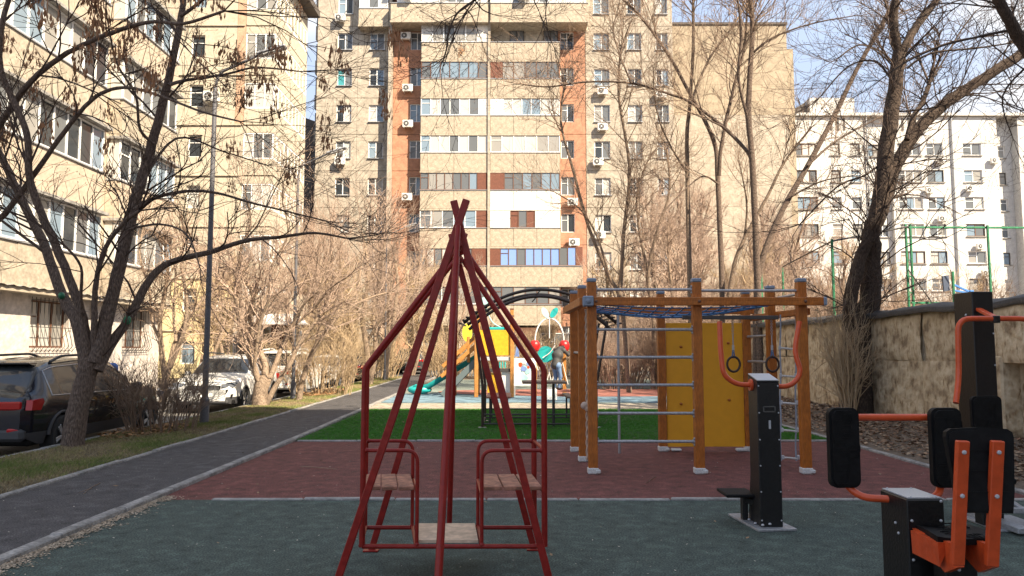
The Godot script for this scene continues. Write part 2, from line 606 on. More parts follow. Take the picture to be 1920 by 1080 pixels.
	M.play_red = plain(lin(0.55, 0.02, 0.02), 0.35)
	M.play_white = plain(lin(0.75, 0.75, 0.73), 0.45)
	M.play_grey = plain(lin(0.10, 0.13, 0.14), 0.5)
	M.play_blue = plain(lin(0.18, 0.27, 0.55), 0.45)
	M.play_roof = plain(lin(0.07, 0.035, 0.028), 0.6)

func vcol(rough: float) -> StandardMaterial3D:
	var m := StandardMaterial3D.new()
	m.vertex_color_use_as_albedo = true
	m.roughness = rough
	return m

# painted timber: long fine fibres, stretched along y
func wood(a: Color, b: Color, sd: int) -> StandardMaterial3D:
	var m := grain(a, b, 0.3, 0.5, sd, 0.035, 0.2, 1.1, 0.5)
	m.uv1_scale = Vector3(14.0, 0.9, 14.0)
	return m

func bark(a: Color, b: Color, sd: int) -> StandardMaterial3D:
	var m := StandardMaterial3D.new()
	m.albedo_texture = ntex(sd, 0.05, [[0.3, a], [0.55, a.lerp(b, 0.45)], [0.72, b]], 512, 5)
	m.roughness = 0.95
	m.uv1_triplanar = true
	m.uv1_world_triplanar = true
	m.uv1_scale = Vector3(1.9, 0.42, 1.9)
	m.normal_enabled = true
	m.normal_texture = bumptex(sd, 0.05, 9.0, 512)
	return m

func old_wall_material() -> StandardMaterial3D:
	var m := StandardMaterial3D.new()
	m.albedo_texture = ntex(81, 0.006, [[0.15, lin(0.24, 0.175, 0.11)], [0.32, lin(0.42, 0.325, 0.21)], [0.5, lin(0.53, 0.43, 0.29)], [0.66, lin(0.60, 0.50, 0.35)], [0.85, lin(0.46, 0.36, 0.235)]], 1024, 7)
	m.roughness = 0.95
	m.uv1_triplanar = true
	m.uv1_world_triplanar = true
	m.uv1_scale = Vector3.ONE / 2.6
	m.normal_enabled = true
	m.normal_texture = bumptex(82, 0.015, 6.0, 512)
	m.detail_enabled = true
	m.detail_blend_mode = BaseMaterial3D.BLEND_MODE_MUL
	m.detail_uv_layer = BaseMaterial3D.DETAIL_UV_2
	m.detail_albedo = ntex(83, 0.03, [[0.12, Color(0.68, 0.63, 0.56)], [0.28, Color(0.94, 0.92, 0.9)], [0.5, Color(1, 1, 1)]], 512, 5)
	m.uv2_triplanar = true
	m.uv2_world_triplanar = true
	m.uv2_scale = Vector3(0.55, 0.2, 0.55)
	return m

# ---------------------------------------------------------------- ground
func flat(b: MB, x0: float, x1: float, z0: float, z1: float, y: float) -> void:
	b.quad(V(x0, y, z0), V(x1, y, z0), V(x1, y, z1), V(x0, y, z1))

# sheet over a strip whose side lines run x = l(z) .. r(z), z from near to far
func strip(l: Callable, r: Callable, z0: float, z1: float, step: float, y: Callable, across := 2) -> MB:
	var rows := []
	var m := maxi(1, int(ceil(absf(z1 - z0) / step)))
	for i in m + 1:
		var z := lerpf(z0, z1, float(i) / m)
		var row := []
		for k in across:
			var x := lerpf(l.call(z), r.call(z), float(k) / (across - 1))
			row.append(V(x, y.call(x, z), z))
		rows.append(row)
	rows.reverse()
	var b := MB.new()
	var flipped := []
	for row in rows:
		flipped.append(row)
	b.sheet(flipped)
	for i in b.n.size():
		if b.n[i].y < 0:
			b.n[i] = -b.n[i]
	return b

func path_left(z: float) -> float:
	return -5.42 - 0.0155 * (-z - 7.9) if z > -30 else -5.763 - 0.02 * (-z - 30)

func path_right(z: float) -> float:
	return -3.9 if z > -14 else -3.9 - 0.019 * (-z - 14)

var lawn_noise := FastNoiseLite.new()

func lawn_y(x: float, z: float) -> float:
	var edge := clampf((path_left(z) - x) / 0.35, 0.0, 1.0)
	return 0.03 + (0.045 + lawn_noise.get_noise_2d(x * 30, z * 30) * 0.035) * edge

func bank_y(x: float, z: float) -> float:
	var t := clampf((x - 5.75) / 2.2, 0.0, 1.0)
	return 0.02 + 0.24 * t * t + lawn_noise.get_noise_2d(x * 40, z * 40) * 0.05 * t

func kerb_line(called: String, pts: Array, wide: float, top: float, m: Material, tall := 0.2) -> void:
	var o := Node3D.new()
	o.name = numbered(called)
	add_child(o)
	o.set_meta("kind", "structure")
	ORG = Vector3.ZERO
	for i in pts.size() - 1:
		var a: Vector3 = pts[i]
		var b: Vector3 = pts[i + 1]
		var count := maxi(1, int(round(a.distance_to(b) / 1.0)))
		for k in count:
			var p := a.lerp(b, (k + 0.004) / count)
			var q := a.lerp(b, (k + 0.992) / count)
			var s := MB.new()
			var dy := rng.randf_range(-0.006, 0.006)
			var dx := rng.randf_range(-0.006, 0.006)
			s.bar(p + V(dx, top - tall * 0.5 + dy, 0), q + V(dx, top - tall * 0.5 + dy, 0), wide, tall, 0.012)
			part("kerbstone", s, m, o)

func build_ground() -> void:
	lawn_noise.seed = 5
	lawn_noise.frequency = 0.02
	var b := MB.new()
	flat(b, -7.2, 300, -44.5, 60, -0.03)
	flat(b, -300, -14.95, -44.5, 60, -0.03)
	flat(b, -300, 300, -500, -44.5, -0.03)
	setting("ground", b, M.soil)
	# the street lies lower than the yard and ramps up at its far end
	b = MB.new()
	flat(b, -14.95, -7.2, -40, 40, -0.15)
	b.quad(V(-14.95, -0.15, -40), V(-7.2, -0.15, -40), V(-7.2, 0.0, -44.5), V(-14.95, 0.0, -44.5))
	setting("street", b, M.street)
	b = MB.new()
	flat(b, -14.9, 10, -58, -44.5, 0.0)
	flat(b, -60, -14.9, -58, -49.0, 0.0)
	setting("cross_street", b, M.street)
	setting("path", strip(func(z): return path_left(z), func(z): return path_right(z), 3.0, -45.5, 1.0, func(_x, _z): return 0.02), M.asphalt)
	setting("lawn", strip(func(_z): return -7.2, func(z): return path_left(z) - 0.05, 3.0, -43.0, 0.25, lawn_y, 9), M.lawn)
	var l := []
	var r := []
	var s := []
	for i in 12:
		var z := 3.0 - i * 4.2
		l.append(V(path_left(z) - 0.04, 0, z))
		r.append(V(path_right(z) + 0.05, 0, z))
		s.append(V(-7.24, 0, z))
	kerb_line("path_kerb", l, 0.085, 0.05, M.kerb)
	kerb_line("play_kerb", r, 0.11, 0.05, M.kerb)
	kerb_line("street_kerb", s, 0.14, 0.08, M.kerb, 0.4)
	kerb_line("rubber_kerb", [V(-3.2, 0, -8.13), V(5.6, 0, -8.1)], 0.07, 0.02, M.concrete)
	kerb_line("turf_kerb", [V(-3.75, 0, -13.2), V(5.6, 0, -13.2)], 0.09, 0.024, M.kerb)
	kerb_line("side_kerb", [V(5.7, 0, 2.0), V(5.66, 0, -20.0)], 0.09, 0.035, M.kerb)
	# rubber floors; the green one has a worn, sandy edge along the kerb
	b = strip(func(z): return path_right(z) + 0.1, func(_z): return 5.66, 3.0, -8.125, 1.2, func(_x, _z): return 0.0)
	setting("green_rubber_floor", b, M.rubber_green)
	b = strip(func(z): return path_right(z) + 0.1, func(_z): return 5.66, -8.13, -13.16, 1.2, func(_x, _z): return 0.0)
	setting("red_rubber_floor", b, M.rubber_red)
	b = strip(func(z): return path_right(z) + 0.1, func(_z): return 5.62, -13.24, -20.1, 0.4, func(x, z): return 0.012 + lawn_noise.get_noise_2d(x * 25, z * 25) * 0.01, 24)
	setting("artificial_turf", b, M.turf)
	b = strip(func(z): return path_right(z) + 0.1, func(_z): return 9.0, -20.05, -22.3, 0.3, func(x, z): return 0.004 + lawn_noise.get_noise_2d(x * 50, z * 50) * 0.02, 30)
	setting("sand_strip", b, M.sand)
	b = MB.new()
	flat(b, -4.0, 8.0, -40.0, -22.2, -0.004)
	setting("sage_rubber_floor", b, M.rubber_sage)
	b = MB.new()
	var poly := PackedVector2Array()
	for i in 26:
		var a := TAU * i / 26
		poly.append(Vector2(clampf(1.2 + 8.5 * cos(a), -4.0, 8.0), 25.0 + 2.7 * sin(a) + 0.5 * sin(a * 3)))
	sheet_poly(b, poly, 0.002)
	setting("blue_rubber_floor", b, M.rubber_blue)
	b = MB.new()
	poly = PackedVector2Array()
	for i in 26:
		var a := TAU * i / 26
		poly.append(Vector2(clampf(2.6 + 5.4 * cos(a), -3.4, 8.0), 28.2 + 2.4 * sin(a) + 0.3 * sin(a * 2 + 1)))
	sheet_poly(b, poly, 0.006)
	setting("coral_rubber_floor", b, M.rubber_coral)
	b = strip(func(_z): return 5.75, func(_z): return 7.95, 3.0, -26.0, 0.3, bank_y, 14)
	setting("soil_bank", b, M.soil)

func sheet_poly(b: MB, poly: PackedVector2Array, y: float) -> void:
	var tr := Geometry2D.triangulate_polygon(poly)
	for i in range(0, tr.size(), 3):
		var p := []
		for k in 3:
			p.append(V(poly[tr[i + k]].x, y, -poly[tr[i + k]].y))
		var q: Vector3 = (p[1] - p[0]).cross(p[2] - p[0])
		if q.y > 0:
			b.tri(p[0], p[1], p[2])
		else:
			b.tri(p[0], p[2], p[1])

# ---------------------------------------------------------------- facades
class Face:
	var o: Vector3
	var r: Vector3
	var n: Vector3
	func _init(origin: Vector3, right: Vector3, out: Vector3) -> void:
		o = origin
		r = right
		n = out
	func p(x: float, y: float, d := 0.0) -> Vector3:
		return o + r * x + Vector3.UP * y + n * d
	func basis() -> Basis:
		return Basis(r, Vector3.UP, n)

# wall sheet x0..x1, y0..y1 at distance d in front of the face, with holes [x0, x1, y0, y1], reveals and edges
func panel(b: MB, f: Face, x0: float, x1: float, y0: float, y1: float, holes := [], d := 0.0, deep := 0.2, edges := true) -> void:
	var xs := [x0, x1]
	var ys := [y0, y1]
	for h in holes:
		for k in 2:
			if h[k] > x0 and h[k] < x1: xs.append(h[k])
			if h[k + 2] > y0 and h[k + 2] < y1: ys.append(h[k + 2])
	xs.sort()
	ys.sort()
	for i in xs.size() - 1:
		if xs[i + 1] - xs[i] < 1e-5: continue
		for k in ys.size() - 1:
			if ys[k + 1] - ys[k] < 1e-5: continue
			var cx: float = (xs[i] + xs[i + 1]) * 0.5
			var cy: float = (ys[k] + ys[k + 1]) * 0.5
			var inside := false
			for h in holes:
				if cx > h[0] and cx < h[1] and cy > h[2] and cy < h[3]:
					inside = true
			if not inside:
				b.quad(f.p(xs[i], ys[k], d), f.p(xs[i + 1], ys[k], d), f.p(xs[i + 1], ys[k + 1], d), f.p(xs[i], ys[k + 1], d))
	for h in holes:
		b.quad(f.p(h[0], h[2], d), f.p(h[1], h[2], d), f.p(h[1], h[2], d - deep), f.p(h[0], h[2], d - deep))
		b.quad(f.p(h[0], h[3], d - deep), f.p(h[1], h[3], d - deep), f.p(h[1], h[3], d), f.p(h[0], h[3], d))
		b.quad(f.p(h[0], h[2], d), f.p(h[0], h[2], d - deep), f.p(h[0], h[3], d - deep), f.p(h[0], h[3], d))
		b.quad(f.p(h[1], h[2], d - deep), f.p(h[1], h[2], d), f.p(h[1], h[3], d), f.p(h[1], h[3], d - deep))
	if edges:
		b.quad(f.p(x0, y1, d), f.p(x1, y1, d), f.p(x1, y1, d - deep), f.p(x0, y1, d - deep))
		b.quad(f.p(x0, y0, d - deep), f.p(x1, y0, d - deep), f.p(x1, y0, d), f.p(x0, y0, d))
		b.quad(f.p(x0, y0, d - deep), f.p(x0, y0, d), f.p(x0, y1, d), f.p(x0, y1, d - deep))
		b.quad(f.p(x1, y0, d), f.p(x1, y0, d - deep), f.p(x1, y1, d - deep), f.p(x1, y1, d))

func fbox(b: MB, f: Face, x0: float, x1: float, y0: float, y1: float, d0: float, d1: float) -> void:
	b.box(f.p((x0 + x1) * 0.5, (y0 + y1) * 0.5, (d0 + d1) * 0.5), V(x1 - x0, y1 - y0, absf(d1 - d0)), f.basis())

var frames := {}
var panes := {}

# one window: frame with mullions (and a crossbar over the first sash), its panes as sub-parts
func window(f: Face, x0: float, x1: float, y0: float, y1: float, d: float, cols: int, fm: Material, glass: Array, parent: Node, vent := true, bar := 0.06) -> void:
	var w := x1 - x0
	var h := y1 - y0
	var key := "%.2f_%.2f_%d_%d_%s_%.3f" % [w, h, cols, fm.get_instance_id(), vent, bar]
	if not frames.has(key):
		var b := MB.new()
		for s in [-1.0, 1.0]:
			b.box(V(s * (w - bar) * 0.5, 0, 0), V(bar, h, 0.07))
			b.box(V(0, s * (h - bar) * 0.5, 0), V(w - 2 * bar, bar, 0.07))
		for k in range(1, cols):
			b.box(V(-w * 0.5 + w * k / cols, 0, 0), V(bar * 1.1, h - 2 * bar, 0.066))
		if vent:
			b.box(V(-w * 0.5 + w * 0.5 / cols, h * 0.16, 0), V(w / cols - bar, bar * 0.7, 0.06))
		frames[key] = b.mesh(fm)
		var g := MB.new()
		g.box(Vector3.ZERO, V(w / cols - bar, h - bar, 0.02))
		panes[key] = g
	var o := meshpart("window", frames[key], parent)
	o.transform = Transform3D(f.basis(), f.p((x0 + x1) * 0.5, (y0 + y1) * 0.5, d) - ORG)
	for k in cols:
		var gm: Material = glass[rng.randi() % glass.size()]
		var pk := key + str(gm.get_instance_id())
		if not panes.has(pk):
			panes[pk] = (panes[key] as MB).mesh(gm)
		var q := meshpart("pane", panes[pk], o)
		q.position = V(-w * 0.5 + w * (k + 0.5) / cols, 0, -0.012)

var ac_meshes := []

func ac_unit(f: Face, x: float, y: float, d: float, label: String, group: String) -> void:
	if ac_meshes.is_empty():
		var b := MB.new()
		b.rbox(Vector3.ZERO, V(0.85, 0.58, 0.32), 0.02)
		b.box(V(-0.3, -0.31, -0.1), V(0.04, 0.06, 0.5))
		b.box(V(0.3, -0.31, -0.1), V(0.04, 0.06, 0.5))
		ac_meshes.append(b.mesh(M.ac_white))
		b = MB.new()
		b.lathe([[0.23, 0.0], [0.23, 0.012], [0.17, 0.02], [0.0, 0.02]], V(-0.12, 0, 0.155), Basis(Vector3.RIGHT, Vector3.BACK, Vector3.DOWN), 16)
		ac_meshes.append(b.mesh(M.ac_dark))
		b = MB.new()
		for k in 3:
			b.box(V(-0.12, 0, 0.19), V(0.42, 0.012, 0.01), Basis(Vector3.BACK, PI * k / 3))
		b.lathe([[0.06, 0.0], [0.06, 0.02], [0.0, 0.025]], V(-0.12, 0, 0.175), Basis(Vector3.RIGHT, Vector3.BACK, Vector3.DOWN), 10)
		ac_meshes.append(b.mesh(M.ac_white))
	var o := thing("air_conditioner", label, "air conditioner", f.p(x, y, d + 0.34), group)
	o.basis = f.basis()
	meshpart("casing", ac_meshes[0], o)
	meshpart("fan", ac_meshes[1], o)
	meshpart("guard", ac_meshes[2], o)

# balcony: parapet box standing out from the face, as separate boards
func parapet(f: Face, x0: float, x1: float, y0: float, y1: float, d: float, boards: int, m: Material, parent: Node) -> void:
	for k in boards:
		var a := lerpf(x0, x1, float(k) / boards) + 0.012
		var e := lerpf(x0, x1, float(k + 1) / boards) - 0.012
		var b := MB.new()
		panel(b, f, a, e, y0 + rng.randf_range(-0.01, 0.01), y1, [], d + rng.randf_range(-0.008, 0.008), 0.1)
		part("parapet_panel", b, m, parent)
	var c := MB.new()
	fbox(c, f, x0 - 0.03, x0 + 0.06, y0, y1, 0.0, d - 0.11)
	part("parapet_side", c, m, parent)
	c = MB.new()
	fbox(c, f, x1 - 0.06, x1 + 0.03, y0, y1, 0.0, d - 0.11)
	part("parapet_side", c, m, parent)
	c = MB.new()
	fbox(c, f, x0 - 0.03, x1 + 0.03, y0 - 0.16, y0 - 0.012, -0.05, d + 0.02)
	part("balcony_slab", c, m, parent)
	c = MB.new()
	fbox(c, f, x0 - 0.05, x1 + 0.05, y1 + 0.004, y1 + 0.05, 0.0, d + 0.05)
	part("balcony_sill", c, M.galv, parent)

# glazed row above a parapet: solid boards at the ends where given, windows between
func glazing(f: Face, x0: float, x1: float, y0: float, y1: float, d: float, cols: int, fm: Material, glass: Array, parent: Node, board_l := 0.0, board_r := 0.0, bm: Material = null) -> void:
	if board_l > 0.0:
		var b := MB.new()
		fbox(b, f, x0, x0 + board_l - 0.01, y0, y1, d - 0.08, d - 0.01)
		part("balcony_board", b, bm, parent)
	if board_r > 0.0:
		var b := MB.new()
		fbox(b, f, x1 - board_r + 0.01, x1, y0, y1, d - 0.08, d - 0.01)
		part("balcony_board", b, bm, parent)
	window(f, x0 + board_l, x1 - board_r, y0, y1, d - 0.05, cols, fm, glass, parent)
	# glazed ends
	for x in [x0 + 0.03, x1 - 0.03]:
		var e := MB.new()
		fbox(e, f, x - 0.02, x + 0.02, y0, y1, 0.0, d - 0.1)
		part("end_pane", e, glass[0], parent)

func build_far_buildings() -> void:
	var f := Face.new(V(0, 0, -60), Vector3.RIGHT, Vector3.BACK)
	var o := thing("apartment_block", "tall beige apartment block with orange strips and two stacks of glazed balconies", "building", V(-1.4, 0, -60))
	var b := MB.new()
	# body behind the panels, roof and flanks
	panel(b, f, -16.0, 13.2, -0.05, 36.0, [], -0.31, 12.0)
	part("core", b, M.joint, o)
	b = MB.new()
	fbox(b, f, -16.5, 13.8, 36.05, 36.4, -12.5, 0.6)
	part("roof", b, M.roof_dark, o)
	var g: Array = M.gl
	for k in range(0, 12):
		var s := 1.93 + 3.05 * k            # sill height of this storey
		var y0 := s - 1.05
		var y1 := s + 2.0
		# left wing: two panels a storey
		for q in [[-16.1, -12.75, -14.44, -13.22], [-12.73, -10.09, -11.78, -10.56]]:
			b = MB.new()
			panel(b, f, q[0], q[1], y0 + 0.02, y1 - 0.02, [[q[2], q[3], s, s + 1.42]], 0.0, 0.28)
			part("wall_panel", b, M.beige, o)
			window(f, q[2], q[3], s, s + 1.42, -0.14, 2, M.plastic, [M.glass_teal, M.glass_grey] if (k == 7 and q[0] < -13) else g, o)
			b = MB.new()
			fbox(b, f, q[2] - 0.05, q[3] + 0.05, s - 0.06, s - 0.005, -0.02, 0.12)
			part("window_sill", b, M.galv, o)
		# terracotta strips beside the balconies
		b = MB.new()
		panel(b, f, -9.79, -6.6, y0 + 0.02, y1 - 0.02, [[-8.4, -7.3, s - 0.02, s + 1.5]], 0.0, 0.28)
		part("wall_panel", b, M.terracotta, o)
		window(f, -8.4, -7.3, s - 0.02, s + 1.5, -0.14, 2, M.plastic, [M.glass_sky, M.glass_sky, M.glass_grey], o)
		b = MB.new()
		panel(b, f, 3.2, 6.08, y0 + 0.02, y1 - 0.02, [[4.0, 5.1, s - 0.02, s + 1.5]], 0.0, 0.28)
		part("wall_panel", b, M.terracotta, o)
		window(f, 4.0, 5.1, s - 0.02, s + 1.5, -0.14, 2, M.plastic, [M.glass_grey, M.glass_dark], o)
		b = MB.new()
		panel(b, f, -6.58, 3.18, y0 + 0.02, y1 - 0.02, [], -0.02, 0.25)
		part("wall_panel", b, M.beige, o)
		# right wing: three panels a storey
		for q in [[6.12, 8.9, 6.76, 8.05], [8.92, 11.3, 9.55, 10.7], [11.32, 13.3, 11.9, 12.9]]:
			b = MB.new()
			panel(b, f, q[0], q[1], y0 + 0.02, y1 - 0.02, [[q[2], q[3], s, s + 1.42]], 0.0, 0.28)
			part("wall_panel", b, M.beige, o)
			window(f, q[2], q[3], s, s + 1.42, -0.14, 2, M.plastic, g, o)
			b = MB.new()
			fbox(b, f, q[2] - 0.05, q[3] + 0.05, s - 0.06, s - 0.005, -0.02, 0.12)
			part("window_sill", b, M.galv, o)
	b = MB.new()
	fbox(b, f, -10.07, -9.81, 0, 36, -0.3, 0.9)
	part("pilaster", b, M.beige, o)
	b = MB.new()
	fbox(b, f, 6.085, 6.115, 0, 36, -0.3, 0.05)
	part("pilaster", b, M.beige, o)
	b = MB.new()
	fbox(b, f, -1.95, -1.75, 0, 36, -0.1, 1.32)
	part("party_wall", b, M.beige, o)
	# balconies, ground storey first; sills run 2.0 + 3.05 k
	var wh: Material = M.plastic
	var br: Material = M.brown_frame
	for k in range(1, 12):
		var s := 2.05 + 3.05 * k
		var y0 := s - 1.46
		var y1 := s + 1.56
		if k == 8:
			pass
		if k >= 9:
			# the topmost storeys project further and run right across
			parapet(f, -9.8, -1.96, s - 1.5 + 0.05, s - 0.02, 1.75, 3, M.parapet, o)
			parapet(f, -1.74, 6.1, s - 1.5 + 0.05, s - 0.02, 1.75, 3, M.parapet, o)
			glazing(f, -9.3, -1.96, s + 0.05, y1 - 0.1, 1.7, 7, wh, [M.glass_grey, M.glass_curtain, M.glass_sky, M.glass_curtain], o, 1.4, 1.2, M.siding)
			glazing(f, -1.74, 6.0, s + 0.05, y1 - 0.1, 1.7, 7, wh, [M.glass_lace, M.glass_curtain, M.glass_grey], o, 1.0, 1.6, M.siding)
			parapet(f, -12.55, -10.1, s - 1.45, s - 0.1, 0.95, 1, M.parapet, o)
			window(f, -12.5, -10.15, s - 0.04, y1 - 0.2, 0.9, 3, wh, [M.glass_grey, M.glass_curtain], o)
			continue
		var right := 3.84 if k != 2 else 5.6
		parapet(f, -7.35, -1.96, y0, s, 1.2, 2, M.parapet, o)
		parapet(f, -1.74, right, y0, s, 1.2, 3, M.siding if k == 4 else M.parapet, o)
		match k:
			8:
				glazing(f, -7.35, -1.96, s + 0.05, y1, 1.2, 5, wh, [M.glass_grey, M.glass_lace, M.glass_curtain], o, 0.0, 0.9, M.siding)
				window(f, -0.2, 1.0, s + 0.05, y1 - 0.1, 0.1, 2, M.dark_frame, [M.glass_grey], o)
				window(f, 2.6, 3.8, s - 0.1, y1 - 0.1, 0.1, 2, M.dark_frame, [M.glass_grey], o)
			7:
				glazing(f, -7.35, -1.96, s + 0.05, y1, 1.2, 7, br, [M.glass_sky, M.glass_grey, M.glass_curtain, M.glass_sky], o)
				glazing(f, -1.74, right, s + 0.05, y1, 1.2, 5, br, [M.glass_lace, M.glass_lace, M.glass_grey], o, 0.95, 0.0, M.brown_board)
			6:
				glazing(f, -7.35, -1.96, s + 0.05, y1, 1.2, 6, wh, [M.glass_sky, M.glass_grey, M.glass_curtain], o, 0.0, 0.7, M.siding)
				glazing(f, -1.74, right, s + 0.05, y1, 1.2, 6, wh, [M.glass_curtain, M.glass_sky, M.glass_curtain], o, 1.0, 0.0, M.siding)
			5:
				glazing(f, -7.35, -1.96, s + 0.05, y1, 1.2, 7, wh, [M.glass_curtain, M.glass_curtain, M.glass_sky, M.glass_grey], o)
				glazing(f, -1.74, right, s + 0.05, y1, 1.2, 6, wh, [M.glass_curtain, M.glass_curtain, M.glass_lace], o)
			4:
				glazing(f, -7.35, -1.96, s + 0.05, y1, 1.2, 7, br, [M.glass_sky, M.glass_grey, M.glass_lace], o, 0.0, 0.8, M.brown_board)
				glazing(f, -1.74, right, s + 0.05, y1, 1.2, 6, br, [M.glass_sky, M.glass_grey], o, 1.1, 0.0, M.brown_board)
			3:
				glazing(f, -7.35, -1.96, s + 0.05, y1, 1.2, 5, wh, [M.glass_grey, M.glass_lace, M.glass_sky], o, 0.0, 0.9, M.brown_board)
				glazing(f, -1.74, right, s + 0.05, y1, 1.2, 3, br, [M.glass_grey, M.brown_board], o, 1.6, 2.0, M.siding)
			2:
				glazing(f, -7.35, -1.96, s + 0.05, y1, 1.2, 7, br, [M.glass_grey, M.glass_curtain], o, 0.0, 1.2, M.brown_board)
				glazing(f, -1.74, right, s + 0.05, y1, 1.2, 9, br, [M.glass_blue, M.glass_blue, M.glass_blue, M.glass_grey], o, 0.8, 0.5, M.brown_board)
			1:
				glazing(f, -7.35, -1.96, s + 0.05, y1, 1.2, 6, wh, [M.glass_grey, M.glass_lace], o)
				glazing(f, -1.74, right, s + 0.05, y1, 1.2, 6, br, [M.glass_grey, M.glass_lace], o)
	# ground storey: wide shop windows and a brown door under a small roof
	for q in [[-7.2, -4.6], [-4.2, -2.2], [2.3, 5.6]]:
		window(f, q[0], q[1], 0.9, 2.9, 0.12, 3, wh, [M.glass_dark, M.glass_grey, M.glass_lace], o)
	b = MB.new()
	fbox(b, f, 0.1, 1.3, 0.0, 2.35, 0.02, 0.12)
	part("door", b, M.brown_board, o)
	b = MB.new()
	fbox(b, f, -0.6, 2.0, 2.6, 3.3, 0.02, 1.1)
	part("porch_roof", b, M.brown_frame, o)
	# loggias on the left flank
	for k in range(5, 11):
		b = MB.new()
		fbox(b, f, -16.95, -16.02, 2.0 + 3.05 * k - 1.2, 2.0 + 3.05 * k, -7.0, -2.5)
		part("flank_balcony", b, M.parapet, o)
		b = MB.new()
		fbox(b, f, -16.9, -16.02, 2.02 + 3.05 * k, 3.5 + 3.05 * k, -6.9, -2.6)
		part("flank_glazing", b, M.glass_grey, o)
	for a in [[-14.2, 28.9], [-14.0, 16.85]]:
		ac_unit(f, a[0], a[1], 0.0, "white air conditioner under a window of the beige block's plain wing", "air conditioners on the beige wing")
	for a in [[-9.0, 29.9], [-8.75, 27.35], [-8.55, 22.95], [-8.5, 19.95], [-8.5, 13.9]]:
		ac_unit(f, a[0], a[1], 0.0, "white air conditioner on the orange strip beside the brown and white balconies", "air conditioners on the orange strip")
	for a in [[4.9, 13.5], [5.0, 10.2]]:
		ac_unit(f, a[0], a[1], 0.0, "white air conditioner on the orange strip near the blue balcony windows", "air conditioners near the blue windows")
	for a in [[7.0, 16.8], [7.1, 10.8], [7.4, 22.7], [7.4, 19.7], [12.2, 22.4]]:
		ac_unit(f, a[0], a[1], 0.0, "white air conditioner on the beige wing next to the tan gable", "air conditioners by the gable")
	ac_unit(f, -8.4, 30.05, 1.75, "white air conditioner on the wide top parapet above the orange strip", "")
	ac_unit(f, 0.9, 29.9, 1.75, "white air conditioner on the wide top parapet over the open balcony", "")
	# blank gable of the neighbouring wing
	f = Face.new(V(0, 0, -72), Vector3.RIGHT, Vector3.BACK)
	o = thing("gable_wing", "tan blank gable wall of a wing standing behind the beige block", "building", V(21, 0, -72))
	b = MB.new()
	panel(b, f, 13.0, 27.3, -0.05, 33.7, [], -0.2, 12.0)
	part("core", b, M.joint, o)
	for k in 11:
		for q in [[13.0, 17.6], [17.62, 22.4], [22.42, 27.3]]:
			b = MB.new()
			panel(b, f, q[0], q[1], 0.25 + 3.05 * k, 3.28 + 3.05 * k, [], 0.0, 0.2)
			part("wall_panel", b, M.tan if k > 7 else M.beige, o)
	b = MB.new()
	fbox(b, f, 12.9, 27.4, 33.82, 34.05, -12.0, 0.12)
	part("coping", b, M.roof_dark, o)
	b = MB.new()
	fbox(b, f, 27.32, 28.15, 0, 31.6, -11, -0.6)
	part("chimney_shaft", b, M.tan, o)
	# dark block seen through the gap on the left
	f = Face.new(V(0, 0, -75), Vector3.RIGHT, Vector3.BACK)
	o = thing("dark_block", "dark brown building seen in the gap beside the beige block", "building", V(-22, 0, -75))
	b = MB.new()
	panel(b, f, -26, -19.2, -0.05, 24.5, [], 0.0, 10.0)
	part("wall", b, M.roof_dark, o)
	b = MB.new()
	b.prism(PackedVector2Array([Vector2(-3.6, 0), Vector2(3.6, 0), Vector2(-3.6, 2.6)]), 10.0, V(-22.6, 24.5, -80))
	part("roof", b, M.roof_dark, o)
	build_white_block()

